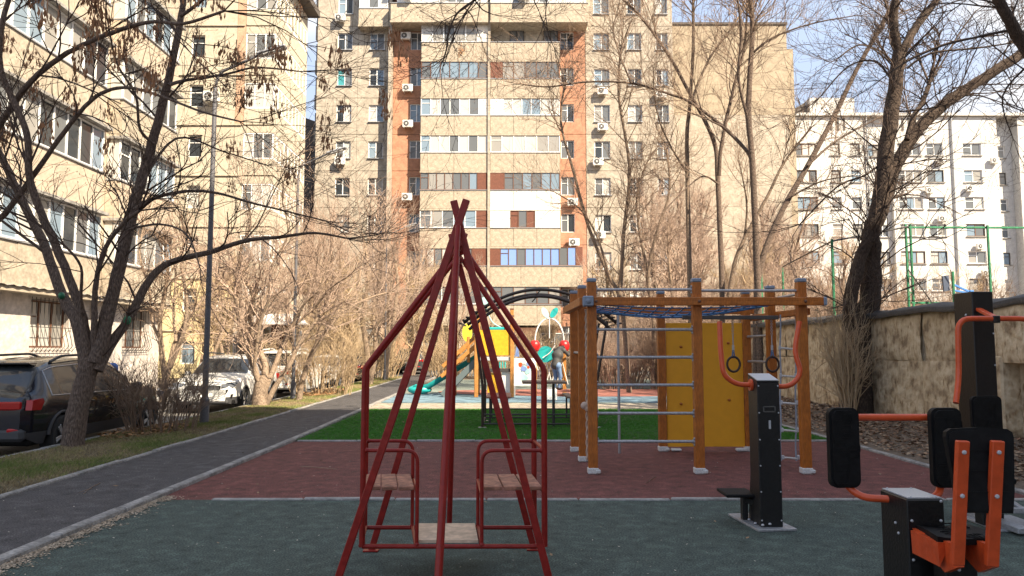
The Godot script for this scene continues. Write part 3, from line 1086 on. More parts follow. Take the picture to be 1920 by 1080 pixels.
func build_white_block() -> void:
	var f := Face.new(V(0, 0, -80), Vector3.RIGHT, Vector3.BACK)
	var o := thing("white_apartment_block", "long white apartment block with regular windows behind the sports fence", "building", V(46, 0, -80))
	var b := MB.new()
	panel(b, f, 27.5, 76, -0.05, 27.0, [], -1.6, 12.0)
	part("core", b, M.joint, o)
	b = MB.new()
	fbox(b, f, 27.0, 76.4, 27.05, 27.35, -12.4, 0.35)
	part("cornice", b, M.white_wall, o)
	b = MB.new()
	fbox(b, f, 33.5, 38.5, 27.4, 29.8, -8, -2)
	part("lift_housing", b, M.white_wall, o)
	b = MB.new()
	b.prism(PackedVector2Array([Vector2(-1.7, 0), Vector2(1.7, 0), Vector2(1.7, 2.1)]), 3.0, V(31.5, 27.4, -84))
	part("roof_hatch", b, M.roof_dark, o)
	# bays [x0, x1, set forward, windows [x0, x1, columns]]
	var bays := [[27.5, 33.6, 0.0, [[30.2, 33.2, 4]]], [33.62, 38.6, 0.0, [[34.7, 35.8, 1], [36.9, 38.0, 1]]], [38.62, 41.4, -0.5, [[39.0, 41.1, 3]]],
		[41.42, 47.6, 0.0, [[42.0, 44.6, 3], [45.2, 47.0, 2]]], [47.62, 53.0, 0.0, [[49.2, 51.2, 2]]], [53.02, 55.3, -1.2, [[53.6, 54.6, 1]]],
		[55.32, 61.0, 0.0, [[55.9, 58.2, 3]]], [61.02, 68.0, 0.0, [[62.0, 64.0, 2], [65.5, 67.2, 2]]], [68.02, 76, 0.0, [[69.0, 71.0, 2], [72.5, 74.5, 2]]]]
	for k in 9:
		var s := 1.9 + 2.97 * k
		var y0 := s - 1.0
		var y1 := s + 1.97
		if k == 8:
			y1 = 27.0
		for q in bays:
			var holes := []
			for w in q[3]:
				if k < 8:
					holes.append([w[0], w[1], s, s + 1.35])
			b = MB.new()
			panel(b, f, q[0], q[1], y0, y1 - 0.004, holes, q[2], 0.3)
			part("wall_panel", b, M.white_wall, o)
			if k < 8:
				for w in q[3]:
					var fm: Material = [M.plastic, M.plastic, M.dark_frame, M.brown_frame][rng.randi() % 4]
					window(f, w[0], w[1], s, s + 1.35, q[2] - 0.15, w[2], fm, [M.glass_sky, M.glass_grey, M.glass_curtain, M.glass_lace, M.glass_grey], o, true, 0.09)
					b = MB.new()
					fbox(b, f, w[0] - 0.1, w[1] + 0.1, s - 0.09, s - 0.005, q[2], q[2] + 0.14)
					part("window_sill", b, M.concrete, o)
			elif q[3].size() > 1 or q[0] > 54:
				for x in [q[0] + 1.2, q[0] + 1.9, q[0] + 2.6]:
					b = MB.new()
					fbox(b, f, x, x + 0.25, s - 0.2, s + 1.2, q[2] + 0.003, q[2] + 0.03)
					part("attic_slot", b, M.iron, o)
		b = MB.new()
		fbox(b, f, 55.32, 55.47, y0, y1, -1.5, -0.31)
		part("reveal", b, M.white_wall, o)
		b = MB.new()
		fbox(b, f, 41.42, 41.57, y0, y1, -1.5, -0.31)
		part("reveal", b, M.white_wall, o)
	for x in [38.7, 48.0, 61.1]:
		b = MB.new()
		b.tube(PackedVector3Array([f.p(x, 0, 0.15), f.p(x, 27, 0.15)]), PackedFloat32Array([0.09]), 6)
		part("drainpipe", b, M.galv, o)
	for a in [[46.6, 22.2], [45.2, 18.9], [46.4, 15.8], [49.6, 19.1], [52.4, 22.2], [50.4, 12.8], [50.8, 9.9], [56.4, 12.9], [66.0, 18.9]]:
		ac_unit(f, a[0], a[1] - 0.15, 0.0, "white air conditioner hung on the long white apartment block", "air conditioners on the white block")

func build_left_building() -> void:
	# near block: facade along the street at x = -14.9
	var f := Face.new(V(-14.9, 0, -9.0), Vector3.FORWARD, Vector3.RIGHT)
	var o := thing("street_apartment_block", "peach apartment block with white glazed loggias along the street of parked cars", "building", V(-14.9, 0, -20))
	var L := 22.6
	var b := MB.new()
	panel(b, f, 0, L, -0.3, 27.0, [], -0.4, 11.0)
	part("core", b, M.peach, o)
	b = MB.new()
	fbox(b, f, -0.3, L + 0.3, 27.05, 27.4, -11.2, 1.2)
	part("roof", b, M.roof_dark, o)
	# ground storey in pale plaster with barred windows
	var holes := [[2.2, 4.2, 1.65, 3.1], [8.3, 10.2, 1.65, 3.1], [14.1, 16.1, 1.65, 3.15], [19.6, 21.4, 1.65, 3.15]]
	b = MB.new()
	panel(b, f, 0, L, -0.3, 3.34, holes, 0.0, 0.32)
	part("ground_storey_wall", b, M.pale_plaster, o)
	for h in holes:
		window(f, h[0], h[1], h[2], h[3], -0.2, 3, M.brown_frame, [M.glass_lace, M.glass_grey, M.glass_curtain], o)
		b = MB.new()
		for i in 11:
			var x := lerpf(h[0] - 0.05, h[1] + 0.05, i / 10.0)
			# bars belly out at the foot
			b.tube(PackedVector3Array([f.p(x, h[3] + 0.08, 0.06), f.p(x, 2.35, 0.08), f.p(x, 1.95, 0.2), f.p(x, 1.7, 0.26), f.p(x, 1.5, 0.1)]), PackedFloat32Array([0.011]), 5)
		for y in [h[3], 2.3, 1.55]:
			b.tube(PackedVector3Array([f.p(h[0] - 0.08, y, 0.07), f.p(h[1] + 0.08, y, 0.07)]), PackedFloat32Array([0.012]), 5)
		part("window_bars", b, M.iron, o)
	# corrugated awning along the first floor
	b = MB.new()
	var rows := []
	for i in 160:
		var x := L * i / 159.0
		var w := 0.02 * sin(i * 1.9)
		rows.append([f.p(x, 3.5 + w, 0.1), f.p(x, 3.44 + w, 0.6)])
	b.sheet(rows)
	part("awning", b, M.galv, o)
	b = MB.new()
	fbox(b, f, 0, L, 3.3, 3.4, 0.02, 0.5)
	part("awning_beam", b, M.concrete, o)
	for k in range(1, 9):
		var s := 4.72 + 3.05 * (k - 1)
		b = MB.new()
		panel(b, f, 0, L, s - 1.2, s + 1.8, [], -0.02, 0.3)
		part("storey_wall", b, M.peach, o)
		for q in [[0.4, 6.2, 2, 8], [6.6, 9.8, 1, 4], [10.4, 16.9, 3, 9], [18.0, 22.4, 2, 6]]:
			parapet(f, q[0], q[1], s - 1.28, s, 0.5, q[2], M.peach if k % 2 == 0 else M.parapet, o)
			glazing(f, q[0], q[1], s + 0.05, s + 1.55, 0.5, q[3], M.plastic, [M.glass_curtain, M.glass_lace, M.glass_grey, M.glass_sky, M.glass_dark], o, 0.0, 0.0)
			b = MB.new()
			fbox(b, f, q[0] - 0.1, q[1] + 0.1, s + 1.56, s + 1.66, 0, 0.72)
			part("loggia_ledge", b, M.concrete, o)
	for x in [10.1, 17.4]:
		b = MB.new()
		b.tube(PackedVector3Array([f.p(x, 0.2, 0.12), f.p(x, 27, 0.12)]), PackedFloat32Array([0.06]), 7)
		part("drainpipe", b, M.galv, o)
	# far wing: front wall at z = -42, flank along the street
	f = Face.new(V(0, 0, -42), Vector3.RIGHT, Vector3.BACK)
	o = thing("cream_apartment_block", "cream apartment block with a yellow ground storey and an overhanging dark eave", "building", V(-18, 0, -42))
	b = MB.new()
	panel(b, f, -26, -13.75, -0.05, 23.9, [], -0.35, 6.3)
	part("core", b, M.cream, o)
	b = MB.new()
	fbox(b, f, -26.4, -13.0, 23.95, 24.4, -6.9, 0.8)
	part("eave", b, M.roof_dark, o)
	for k in range(0, 8):
		var s := 0.68 + 2.95 * k
		var win := [-18.6, -17.8, s + 0.1, s + 1.4]
		b = MB.new()
		panel(b, f, -26, -15.95, s - 0.98 if k else 0.0, s + 1.93, [win, [-21.6, -20.4, s, s + 1.4]], 0.0, 0.3)
		part("wall_panel", b, M.yellow_wall if k < 2 else M.cream, o)
		window(f, win[0], win[1], win[2], win[3], -0.15, 1, M.plastic, M.gl, o)
		window(f, -21.6, -20.4, s, s + 1.4, -0.15, 2, M.plastic, M.gl, o)
		b = MB.new()
		panel(b, f, -15.93, -15.45, s - 0.98 if k else 0.0, s + 1.93, [], 0.0, 0.3)
		part("wall_panel", b, M.faded_orange if k > 4 else (M.cream if k > 1 else M.yellow_wall), o)
		b = MB.new()
		fbox(b, f, -26, -15.5, s + 1.94, s + 1.99, 0, 0.08)
		part("string_course", b, M.cream, o)
		if k >= 1:
			# loggia at the corner: glazed on the front and along the flank
			var sd := s + 0.0
			b = MB.new()
			panel(b, f, -15.43, -13.72, sd - 0.95, sd - 0.01, [], 0.0, 0.12)
			part("parapet_panel", b, M.cream, o)
			window(f, -15.43, -13.72, sd, sd + 1.5, -0.05, 3, M.plastic, [M.glass_curtain, M.glass_grey, M.glass_lace], o)
			b = MB.new()
			panel(b, f, -15.43, -13.72, sd + 1.51, sd + 1.92, [], 0.0, 0.12)
			part("loggia_beam", b, M.cream, o)
			var g := Face.new(V(-13.72, 0, -42.0), Vector3.FORWARD, Vector3.RIGHT)
			b = MB.new()
			panel(b, g, 0.1, 6.5, sd - 0.95, sd - 0.01, [], 0.0, 0.12)
			part("parapet_panel", b, M.cream, o)
			window(g, 0.1, 6.5, sd, sd + 1.5, -0.05, 9, M.plastic, [M.glass_curtain, M.glass_lace, M.glass_grey], o, true, 0.12)
			b = MB.new()
			panel(b, g, 0.1, 6.5, sd + 1.51, sd + 1.92, [], 0.0, 0.12)
			part("loggia_beam", b, M.cream, o)
	ac_unit(f, -16.3, 4.0, 0.0, "white air conditioner on the yellow ground storey wall", "")
	ac_unit(f, -17.2, 16.0, 0.0, "white air conditioner high on the cream wall", "")
	# entrance with a balcony over it
	o = thing("entrance_porch", "pale entrance porch with a white canopy, railing and brown door", "porch", V(-13.2, 0, -40.4))
	b = MB.new()
	fbox(b, f, -15.2, -11.4, 3.35, 4.55, 0.35, 1.6)
	part("balcony_front", b, M.parapet, o)
	b = MB.new()
	b.prism(PackedVector2Array([Vector2(-14.0, 3.3), Vector2(-10.9, 3.3), Vector2(-11.5, 3.85), Vector2(-14.0, 3.85)]), 1.2, V(0, -0.4, -39.7))
	part("canopy", b, M.plastic, o)
	for x in [-15.0, -13.6, -11.6]:
		b = MB.new()
		fbox(b, f, x - 0.12, x + 0.12, 0, 3.3, 1.2, 1.45)
		part("post", b, M.white_wall, o)
	b = MB.new()
	fbox(b, f, -13.3, -11.9, 0.9, 3.2, 0.6, 0.7)
	part("door", b, M.brown_board, o)
	b = MB.new()
	fbox(b, f, -15.2, -11.2, 0.0, 0.85, 0.1, 1.7)
	part("steps", b, M.concrete, o)
	for i in 16:
		b = MB.new()
		fbox(b, f, -15.0 + i * 0.1, -14.98 + i * 0.1, 0.86, 2.0, 1.5, 1.52)
		part("baluster", b, M.iron, o)
	b = MB.new()
	fbox(b, f, -15.05, -13.35, 2.0, 2.05, 1.48, 1.54)
	part("handrail", b, M.iron, o)

func build_shading_block() -> void:
	# nine-storey block behind and to the right of the viewer; its shadow lies over the yard
	var f := Face.new(V(0, 0, 6), Vector3.LEFT, Vector3.FORWARD)
	var o := thing("shading_block", "tall beige apartment block on the sunny side of the yard", "building", V(30, 0, 12))
	var b := MB.new()
	panel(b, f, -60, -7.2, -0.05, 31.8, [], 0.0, 12.0)
	part("wall", b, M.beige, o)
	b = MB.new()
	fbox(b, f, -60.2, -7.0, 31.82, 32.0, -12.2, 0.2)
	part("roof", b, M.roof_dark, o)
	for k in 10:
		for i in 12:
			window(f, -58.0 + i * 4.2, -56.2 + i * 4.2, 2.0 + 2.95 * k, 3.4 + 2.95 * k, 0.06, 2, M.plastic, M.gl, o)

# ---------------------------------------------------------------- yard wall
func build_wall() -> void:
	var o := thing("yard_wall", "old stained concrete wall with a black felt coping along the yard", "wall", V(7.95, 0, -12))
	var z := 3.0
	var i := 0
	while z > -24.5:
		var w := rng.randf_range(1.5, 2.1)
		var za := z
		var zb := z - w + 0.015
		for row in 2:
			var y0 := -0.2 if row == 0 else 1.42 + rng.randf_range(-0.06, 0.06)
			var y1 := 1.4 if row == 0 else 2.32
			var x := 7.82 + rng.randf_range(-0.025, 0.025)
			# a recess is broken out of the wall where the plaster has come away
			if za > -11.9 and zb < -10.3 and row == 0:
				x += 0.34
			elif za > -11.9 and zb < -10.3:
				x -= 0.06
			var b := MB.new()
			rough_slab(b, x, y0, y1 - 0.012, za, zb, 900 + i)
			part("wall_block", b, M.wall_old, o)
			i += 1
		z -= w
	var b := MB.new()
	b.span(V(8.02, -0.2, -24.6), V(8.3, 2.36, 3.0))
	part("wall_core", b, M.wall_old, o)
	b = MB.new()
	var rows := []
	for k in 60:
		var zz := 3.0 - 27.5 * k / 59.0
		var dy := 0.02 * sin(k * 0.9) + 0.012 * sin(k * 2.3)
		rows.append([V(7.7 + 0.01 * sin(k * 1.7), 2.27 + dy, zz), V(7.68, 2.36 + dy, zz), V(7.95, 2.45 + dy, zz), V(8.35, 2.4 + dy, zz)])
	b.sheet(rows)
	part("coping", b, M.felt, o)
	for s in [[-11.98, 0.5], [-11.0, 0.42]]:
		b = MB.new()
		b.rbox(V(7.9, 0.55, s[0]), V(0.35, 1.9, s[1] * 0.5), 0.03)
		part("buttress", b, M.wall_old, o)

func rough_slab(b: MB, x: float, y0: float, y1: float, za: float, zb: float, sd: int) -> void:
	var f := FastNoiseLite.new()
	f.seed = sd
	f.frequency = 0.9
	f.fractal_octaves = 4
	var rows := []
	var ny := 8
	var nz := 10
	for i in ny + 1:
		var row := []
		for k in nz + 1:
			var y := lerpf(y0, y1, float(i) / ny)
			var zz := lerpf(za, zb, float(k) / nz)
			var e := minf(minf(i, ny - i), minf(k, nz - k))
			var d := 0.03 if e == 0 else 0.0
			row.append(V(x + f.get_noise_2d(zz, y) * 0.05 + d, y, zz))
		rows.append(row)
	b.sheet(rows)
	for i in b.n.size():
		if b.n[i].x > 0: b.n[i] = -b.n[i]
	b.span(V(x + 0.08, y0, zb), V(x + 0.3, y1, za))

# ---------------------------------------------------------------- boat swing
func build_swing() -> void:
	var o := thing("boat_swing", "dark red steel boat swing with two facing wooden seats under crossed poles", "swing", V(-0.45, 0, -5.5))
	var m: Material = M.red_paint
	var b := MB.new()
	for l in [[V(-0.311, 2.62, -5.04), V(-1.174, 0.0, -5.04)], [V(-0.402, 2.62, -5.075), V(0.267, 0.0, -5.075)], [V(-0.387, 2.556, -6.1), V(-1.121, 0.0, -6.1)], [V(-0.506, 2.556, -6.135), V(0.178, 0.0, -6.135)]]:
		b = MB.new()
		b.bar(l[0], l[1], 0.05, 0.03, 0.004, Vector3.BACK)
		part("leg", b, m, o)
		b = MB.new()
		b.rbox(l[1] + V(0, 0.008, 0), V(0.12, 0.012, 0.1), 0.003)
		part("foot_plate", b, m, o)
	for l in [[V(-0.363, 2.43, -4.985), V(-0.423, 0.0, -4.232)], [V(-0.46, 2.42, -6.19), V(-0.549, 0.0, -6.668)]]:
		b = MB.new()
		var top: Vector3 = l[0]
		var mid: Vector3 = top.lerp(l[1], 0.09)
		b.pipe([top, mid], 0.019, 14)
		b.pipe([mid, l[1]], 0.0235, 14)
		part("prop_pole", b, m, o)
	b = MB.new()
	b.pipe([V(-0.36, 2.31, -4.98), V(-0.45, 2.31, -6.2)], 0.024, 12)
	part("axle", b, m, o)
	for s in [V(-0.37, 2.31, -5.3), V(-0.42, 2.31, -5.87)]:
		b = MB.new()
		b.pipe([s, s + V(-0.008, 0, -0.07)], 0.036, 14)
		part("bearing", b, m, o)
	# hanging frame: near and far side
	for s in [[-5.3, -1.039, 0.226, -0.66, -0.21, V(-0.37, 2.31, -5.33), 0.24, 1.465], [-5.85, -1.13, 0.17, -0.765, -0.262, V(-0.42, 2.31, -5.9), 0.24, 1.455]]:
		var z: float = s[0]
		var pv: Vector3 = s[5]
		for q in [[s[1], s[3], -0.03], [s[2], s[4], 0.03]]:
			b = MB.new()
			b.pipe(fillet([V(q[0], s[6], z), V(q[0], s[7], z), pv + V(q[2], 0, 0)], 0.03, 3), 0.021, 12)
			part("hanger", b, m, o)
			b = MB.new()
			b.pipe(fillet([V(q[0], 0.895, z), V(q[1], 0.895, z), V(q[1], s[6], z)], 0.085, 6), 0.0135, 10)
			part("arm_rest", b, m, o)
			for wp in [V(q[0], 0.895, z), V(q[1], s[6] + 0.012, z)]:
				b = MB.new()
				b.ball(wp + V(0.02 * signf(q[1] - q[0]) if wp.y > 0.5 else 0.0, 0, 0), V(0.02, 0.02, 0.02), 8)
				part("weld", b, m, o)
		b = MB.new()
		b.pipe([V(s[1], s[6], z), V(s[2], s[6], z)], 0.016, 10)
		part("bottom_rail", b, m, o)
	for q in [[-1.05, -1.12], [0.22, 0.17], [-0.665, -0.76], [-0.215, -0.262]]:
		b = MB.new()
		b.pipe([V(q[0], 0.245, -5.3), V(q[1], 0.245, -5.85)], 0.014, 10)
		part("cross_rail", b, m, o)
	for q in [[-1.045, -1.13], [0.226, 0.17]]:
		b = MB.new()
		b.pipe([V(q[0], 0.895, -5.3), V(q[1], 0.895, -5.85)], 0.013, 10)
		part("cross_rail", b, m, o)
		b = MB.new()
		b.pipe([V(q[0], 0.6, -5.3), V(q[1], 0.6, -5.85)], 0.013, 10)
		part("cross_rail", b, m, o)
	for q in [[-0.66, -0.76], [-0.212, -0.262]]:
		b = MB.new()
		b.pipe([V(q[0], 0.6, -5.3), V(q[1], 0.6, -5.85)], 0.013, 10)
		part("cross_rail", b, m, o)
	# seat boards
	for s in [[-1.03, -1.12, -0.68, -0.78, 3], [-0.20, -0.25, 0.215, 0.16, 3]]:
		for k in 3:
			var t0 := k / 3.0 + 0.012
			var t1 := (k + 1) / 3.0 - 0.012
			b = MB.new()
			var a0 := lerpf(s[0], s[2], (t0 + t1) / 2)
			var a1 := lerpf(s[1], s[3], (t0 + t1) / 2)
			b.bar(V(a0, 0.632, -5.31), V(a1, 0.632, -5.84), absf(s[2] - s[0]) * (t1 - t0), 0.027, 0.005)
			part("seat_board", b, M.seat_wood, o)
	b = MB.new()
	b.prism(PackedVector2Array([Vector2(-0.645, 5.32), Vector2(-0.235, 5.32), Vector2(-0.285, 5.83), Vector2(-0.74, 5.83)]), 0.018, V(0, 0.268, 0), Basis(Vector3.RIGHT, Vector3.FORWARD, Vector3.UP))
	part("footboard", b, M.floor_wood, o)

# ---------------------------------------------------------------- climbing frame
func timber(b: MB, p: Vector3, q: Vector3, w: float) -> void:
	# square timber with a groove down each face: four corner strips round a thinner core
	b.bar(p, q, w * 0.97, w * 0.55, 0.004)
	b.bar(p + V(0, 0.0005, 0), q - V(0, 0.0005, 0), w * 0.55, w * 0.97, 0.004)
	var d := (q - p).normalized()
	var up := Vector3.UP if absf(d.y) < 0.9 else Vector3.BACK
	var s := d.cross(up).normalized()
	var u := s.cross(d).normalized()
	for i in [-1.0, 1.0]:
		for k in [-1.0, 1.0]:
			var off: Vector3 = (s * i + u * k) * w * 0.28
			b.bar(p + off, q + off, w * 0.44, w * 0.44, 0.006, u)

func build_climbing_frame() -> void:
	var o := thing("climbing_frame", "orange timber climbing frame with steel rungs, yellow board, rope net and rings", "climbing frame", V(2.4, 0, -10.9))
	var b := MB.new()
	var posts := [V(1.047, 0, -9.81), V(2.425, 0, -9.81), V(3.803, 0, -9.81), V(1.02, 0, -10.87), V(0.985, 0, -11.9), V(2.38, 0, -11.95), V(3.74, 0, -11.95), V(3.79, 0, -10.95)]
	for p in posts:
		b = MB.new()
		timber(b, p + V(0, 0.07, 0), p + V(0, 2.48, 0), 0.118)
		var po := part("post", b, M.orange_wood, o)
		b = MB.new()
		b.rbox(p + V(0, 2.506, 0), V(0.124, 0.052, 0.124), 0.012)
		part("cap", b, M.cap, po)
		b = MB.new()
		b.rbox(p + V(0, 0.04, 0), V(0.14, 0.08, 0.14), 0.012)
		b.rbox(p + V(0.06, 0.035, 0.055), V(0.07, 0.05, 0.05), 0.012)
		part("shoe", b, M.shoe, po)
	# beams outside the posts
	b = MB.new()
	timber(b, V(1.06, 2.222, -9.7), V(4.04, 2.222, -9.7), 0.105)
	part("beam", b, M.orange_wood, o)
	b = MB.new()
	timber(b, V(0.93, 2.222, -9.7), V(0.87, 2.222, -12.02), 0.105)
	part("beam", b, M.orange_wood, o)
	b = MB.new()
	timber(b, V(0.9, 2.222, -12.06), V(3.9, 2.222, -12.06), 0.105)
	part("beam", b, M.orange_wood, o)
	b = MB.new()
	timber(b, V(3.9, 2.10, -9.86), V(3.86, 2.10, -12.0), 0.09)
	part("beam", b, M.orange_wood, o)
	b = MB.new()
	b.rbox(V(0.985, 2.222, -9.68), V(0.14, 0.135, 0.14), 0.015)
	b.ball(V(0.985, 2.222, -9.61), V(0.034, 0.034, 0.02), 12)
	part("corner_bracket", b, M.cap, o)
	b = MB.new()
	b.rbox(V(4.06, 2.222, -9.7), V(0.05, 0.112, 0.112), 0.012)
	part("beam_cap", b, M.cap, o)
	b = MB.new()
	for x in [1.09, 2.425, 3.8]:
		bolt(b, V(x, 2.22, -9.645), Vector3.BACK, 0.02)
	part("bolts", b, M.brown_frame, o)
	# rungs
	for y in [2.384, 1.858, 1.496, 1.136, 0.771, 0.409]:
		b = MB.new()
		b.pipe([V(1.1, y, -9.81), V(2.37, y, -9.81)], 0.019, 12)
		var r := part("rung", b, M.galv, o)
		b = MB.new()
		for x in [1.112, 2.36]:
			var s := -1.0 if x > 2 else 1.0
			b.pipe([V(x - s * 0.01, y, -9.81), V(x + s * 0.02, y, -9.81)], 0.028, 12)
			for dy in [-0.04, 0.04]:
				b.ball(V(x - s * 0.002, y + dy, -9.79), V(0.016, 0.016, 0.016), 8)
		part("flange", b, M.galv, r)
	b = MB.new()
	b.pipe([V(2.48, 2.37, -9.81), V(3.75, 2.37, -9.81)], 0.019, 12)
	part("rung", b, M.galv, o)
	b = MB.new()
	b.pipe([V(3.8, 2.33, -9.86), V(3.79, 2.33, -10.9)], 0.019, 12)
	part("rung", b, M.galv, o)
	for y in [1.8, 1.41, 1.0, 0.6]:
		b = MB.new()
		b.pipe([V(3.75, y, -11.9), V(3.79, y, -11.0)], 0.019, 12)
		part("rung", b, M.galv, o)
	b = MB.new()
	b.pipe([V(0.99, 1.55, -10.93), V(0.99, 1.55, -11.85)], 0.019, 12)
	part("rung", b, M.galv, o)
	# slide pole
	b = MB.new()
	b.pipe([V(1.66, 0.0, -11.7), V(1.66, 2.2, -11.7), V(1.66, 2.2, -12.02)], 0.021, 12)
	part("slide_pole", b, M.galv, o)
	# climbing board with its holds
	for q in [[2.455, 3.675]]:
		b = MB.new()
		b.rbox(V((q[0] + q[1]) / 2, 1.045, -11.95), V(q[1] - q[0], 1.95, 0.028), 0.004)
		part("climbing_board", b, M.yellow_board, o)
	for p in [V(2.69, 1.64, 0), V(3.445, 1.70, 0), V(2.675, 0.74, 0), V(3.44, 0.8, 0)]:
		b = MB.new()
		b.ball(p + V(0, 0, -11.93), V(0.026, 0.022, 0.022), 10)
		part("hold", b, M.orange_wood, o)
	b = MB.new()
	b.rbox(V(2.58, 0.03, -11.9), V(0.16, 0.04, 0.12), 0.015)
	b.rbox(V(3.6, 0.03, -11.9), V(0.16, 0.05, 0.1), 0.015)
	part("board_footing", b, M.shoe, o)
	# beam with the rings
	b = MB.new()
	b.rbox(V(3.1, 2.05, -10.6), V(1.36, 0.055, 0.055), 0.005)
	part("ring_beam", b, M.beam_grey, o)
	for x in [3.13, 3.68]:
		b = MB.new()
		for k in 5:
			var y := 2.0 - k * 0.045
			b.pipe(fillet([V(x - 0.014, y, -10.6), V(x, y + 0.024, -10.6), V(x + 0.014, y, -10.6), V(x, y - 0.024, -10.6), V(x - 0.014, y, -10.6)], 0.012, 2), 0.0045, 5)
		b.pipe([V(x, 1.8, -10.6), V(x, 1.56, -10.6)], 0.009, 6)
		part("chain", b, M.steel, o)
		b = MB.new()
		b.pipe([V(x, 1.66, -10.6), V(x, 1.59, -10.6)], 0.017, 8)
		part("clamp", b, M.plate, o)
		b = MB.new()
		b.pipe([V(x - 0.004, 1.6, -10.6), V(x - 0.016, 1.5, -10.6), V(x, 1.475, -10.6), V(x + 0.016, 1.5, -10.6), V(x + 0.004, 1.6, -10.6)], 0.009, 6)
		part("rope_loop", b, M.rope_blue, o)
		b = MB.new()
		var ring := []
		for k in 25:
			var a := TAU * k / 24
			ring.append(V(x + 0.09 * cos(a), 1.39 + 0.105 * sin(a), -10.6))
		b.pipe(ring, 0.0165, 8)
		part("ring", b, M.ring, o)
	# rope ladder
	for x in [3.72, 3.93]:
		b = MB.new()
		var pts := []
		for k in 16:
			pts.append(V(x - 0.0035 * k + 0.006 * sin(k * 1.3), 2.08 - 2.0 * k / 15.0, -10.35))
		b.pipe(pts, 0.011, 6)
		part("ladder_rope", b, M.rope_grey, o)
		b = MB.new()
		for y in [1.62, 1.24, 0.87, 0.5, 0.13]:
			b.rbox(V(x - 0.02, y, -10.35), V(0.035, 0.06, 0.035), 0.008)
		part("ladder_clamps", b, M.plate, o)
	for y in [1.62, 1.24, 0.87, 0.5, 0.13]:
		b = MB.new()
		b.pipe([V(3.69, y, -10.35), V(3.915, y - 0.02, -10.35)], 0.014, 8)
		part("ladder_rung", b, M.shoe, o)
	# knotted climbing rope on the left
	b = MB.new()
	for s in 2:
		var pts := []
		for k in 60:
			var a := k * 0.9 + PI * s
			pts.append(V(1.03 + 0.012 * cos(a), 2.15 - 2.05 * k / 59.0, -10.35 + 0.012 * sin(a)))
		b.pipe(pts, 0.013, 5)
	b.ball(V(1.0, 0.83, -10.35), V(0.06, 0.055, 0.06), 10)
	b.ball(V(1.04, 0.79, -10.33), V(0.05, 0.05, 0.05), 9)
	part("climbing_rope", b, M.rope_light, o)
	# sagging net of blue rope
	var cols := 14
	var lines := 7
	var pt := func(i: float, k: float) -> Vector3:
		var u := i / cols
		var w := k / lines
		var sag := 0.13 * sin(PI * u) * (0.35 + 0.65 * sin(PI * w))
		return V(lerpf(1.1, 3.5, u), 2.19 - sag, lerpf(-9.9, -11.85, w))
	for k in lines + 1:
		b = MB.new()
		var pts := []
		for i in cols + 1:
			pts.append(pt.call(float(i), float(k)))
		b.pipe(pts, 0.0095, 6)
		part("net_rope", b, M.rope_blue, o)
	for i in cols + 1:
		b = MB.new()
		var pts := []
		for k in lines + 1:
			pts.append(pt.call(float(i), float(k)) + V(0, 0.012, 0))
		b.pipe(pts, 0.0095, 6)
		part("net_rope", b, M.rope_blue, o)

# ---------------------------------------------------------------- outdoor trainers
func pad(b: MB, at: Vector3, w: float, h: float, t: float, basis := Basis.IDENTITY) -> void:
	# rounded-corner cushion with softened rim
	for s in [[0.0, t * 0.5], [0.012, t]]:
		var poly := PackedVector2Array()
		var r := 0.045
		for k in 24:
			var a := TAU * (k + 0.5) / 24
			var cx: float = signf(cos(a)) * (w * 0.5 - r - s[0])
			var cy: float = signf(sin(a)) * (h * 0.5 - r - s[0])
			poly.append(Vector2(cx + r * cos(a), cy + r * sin(a)))
		b.prism(poly, s[1], at, basis)

# maze of shallow ridges pressed into the rubber
func pad_relief(b: MB, at: Vector3, w: float, h: float, t: float, basis: Basis, sd: int) -> void:
	var q := RandomNumberGenerator.new()
	q.seed = sd
	for i in 13:
		var c := Vector2(q.randf_range(-0.32, 0.32) * w, q.randf_range(-0.42, 0.42) * h)
		var s := Vector2(q.randf_range(0.03, 0.075), q.randf_range(0.03, 0.09))
		for e in [[Vector2(0, s.y * 0.5), Vector2(s.x, 0.004)], [Vector2(0, -s.y * 0.5), Vector2(s.x, 0.004)], [Vector2(s.x * 0.5, 0), Vector2(0.004, s.y)]]:
			b.box(at + basis * V(c.x + e[0].x, c.y + e[0].y, t * 0.5 + 0.001), V(e[1].x, e[1].y, 0.004), basis)

func screws(parent: Node, spots: Array, dir: Vector3, r := 0.008) -> void:
	for p in spots:
		var b := MB.new()
		bolt(b, p, dir, r)
		part("bolt", b, M.plate, parent)

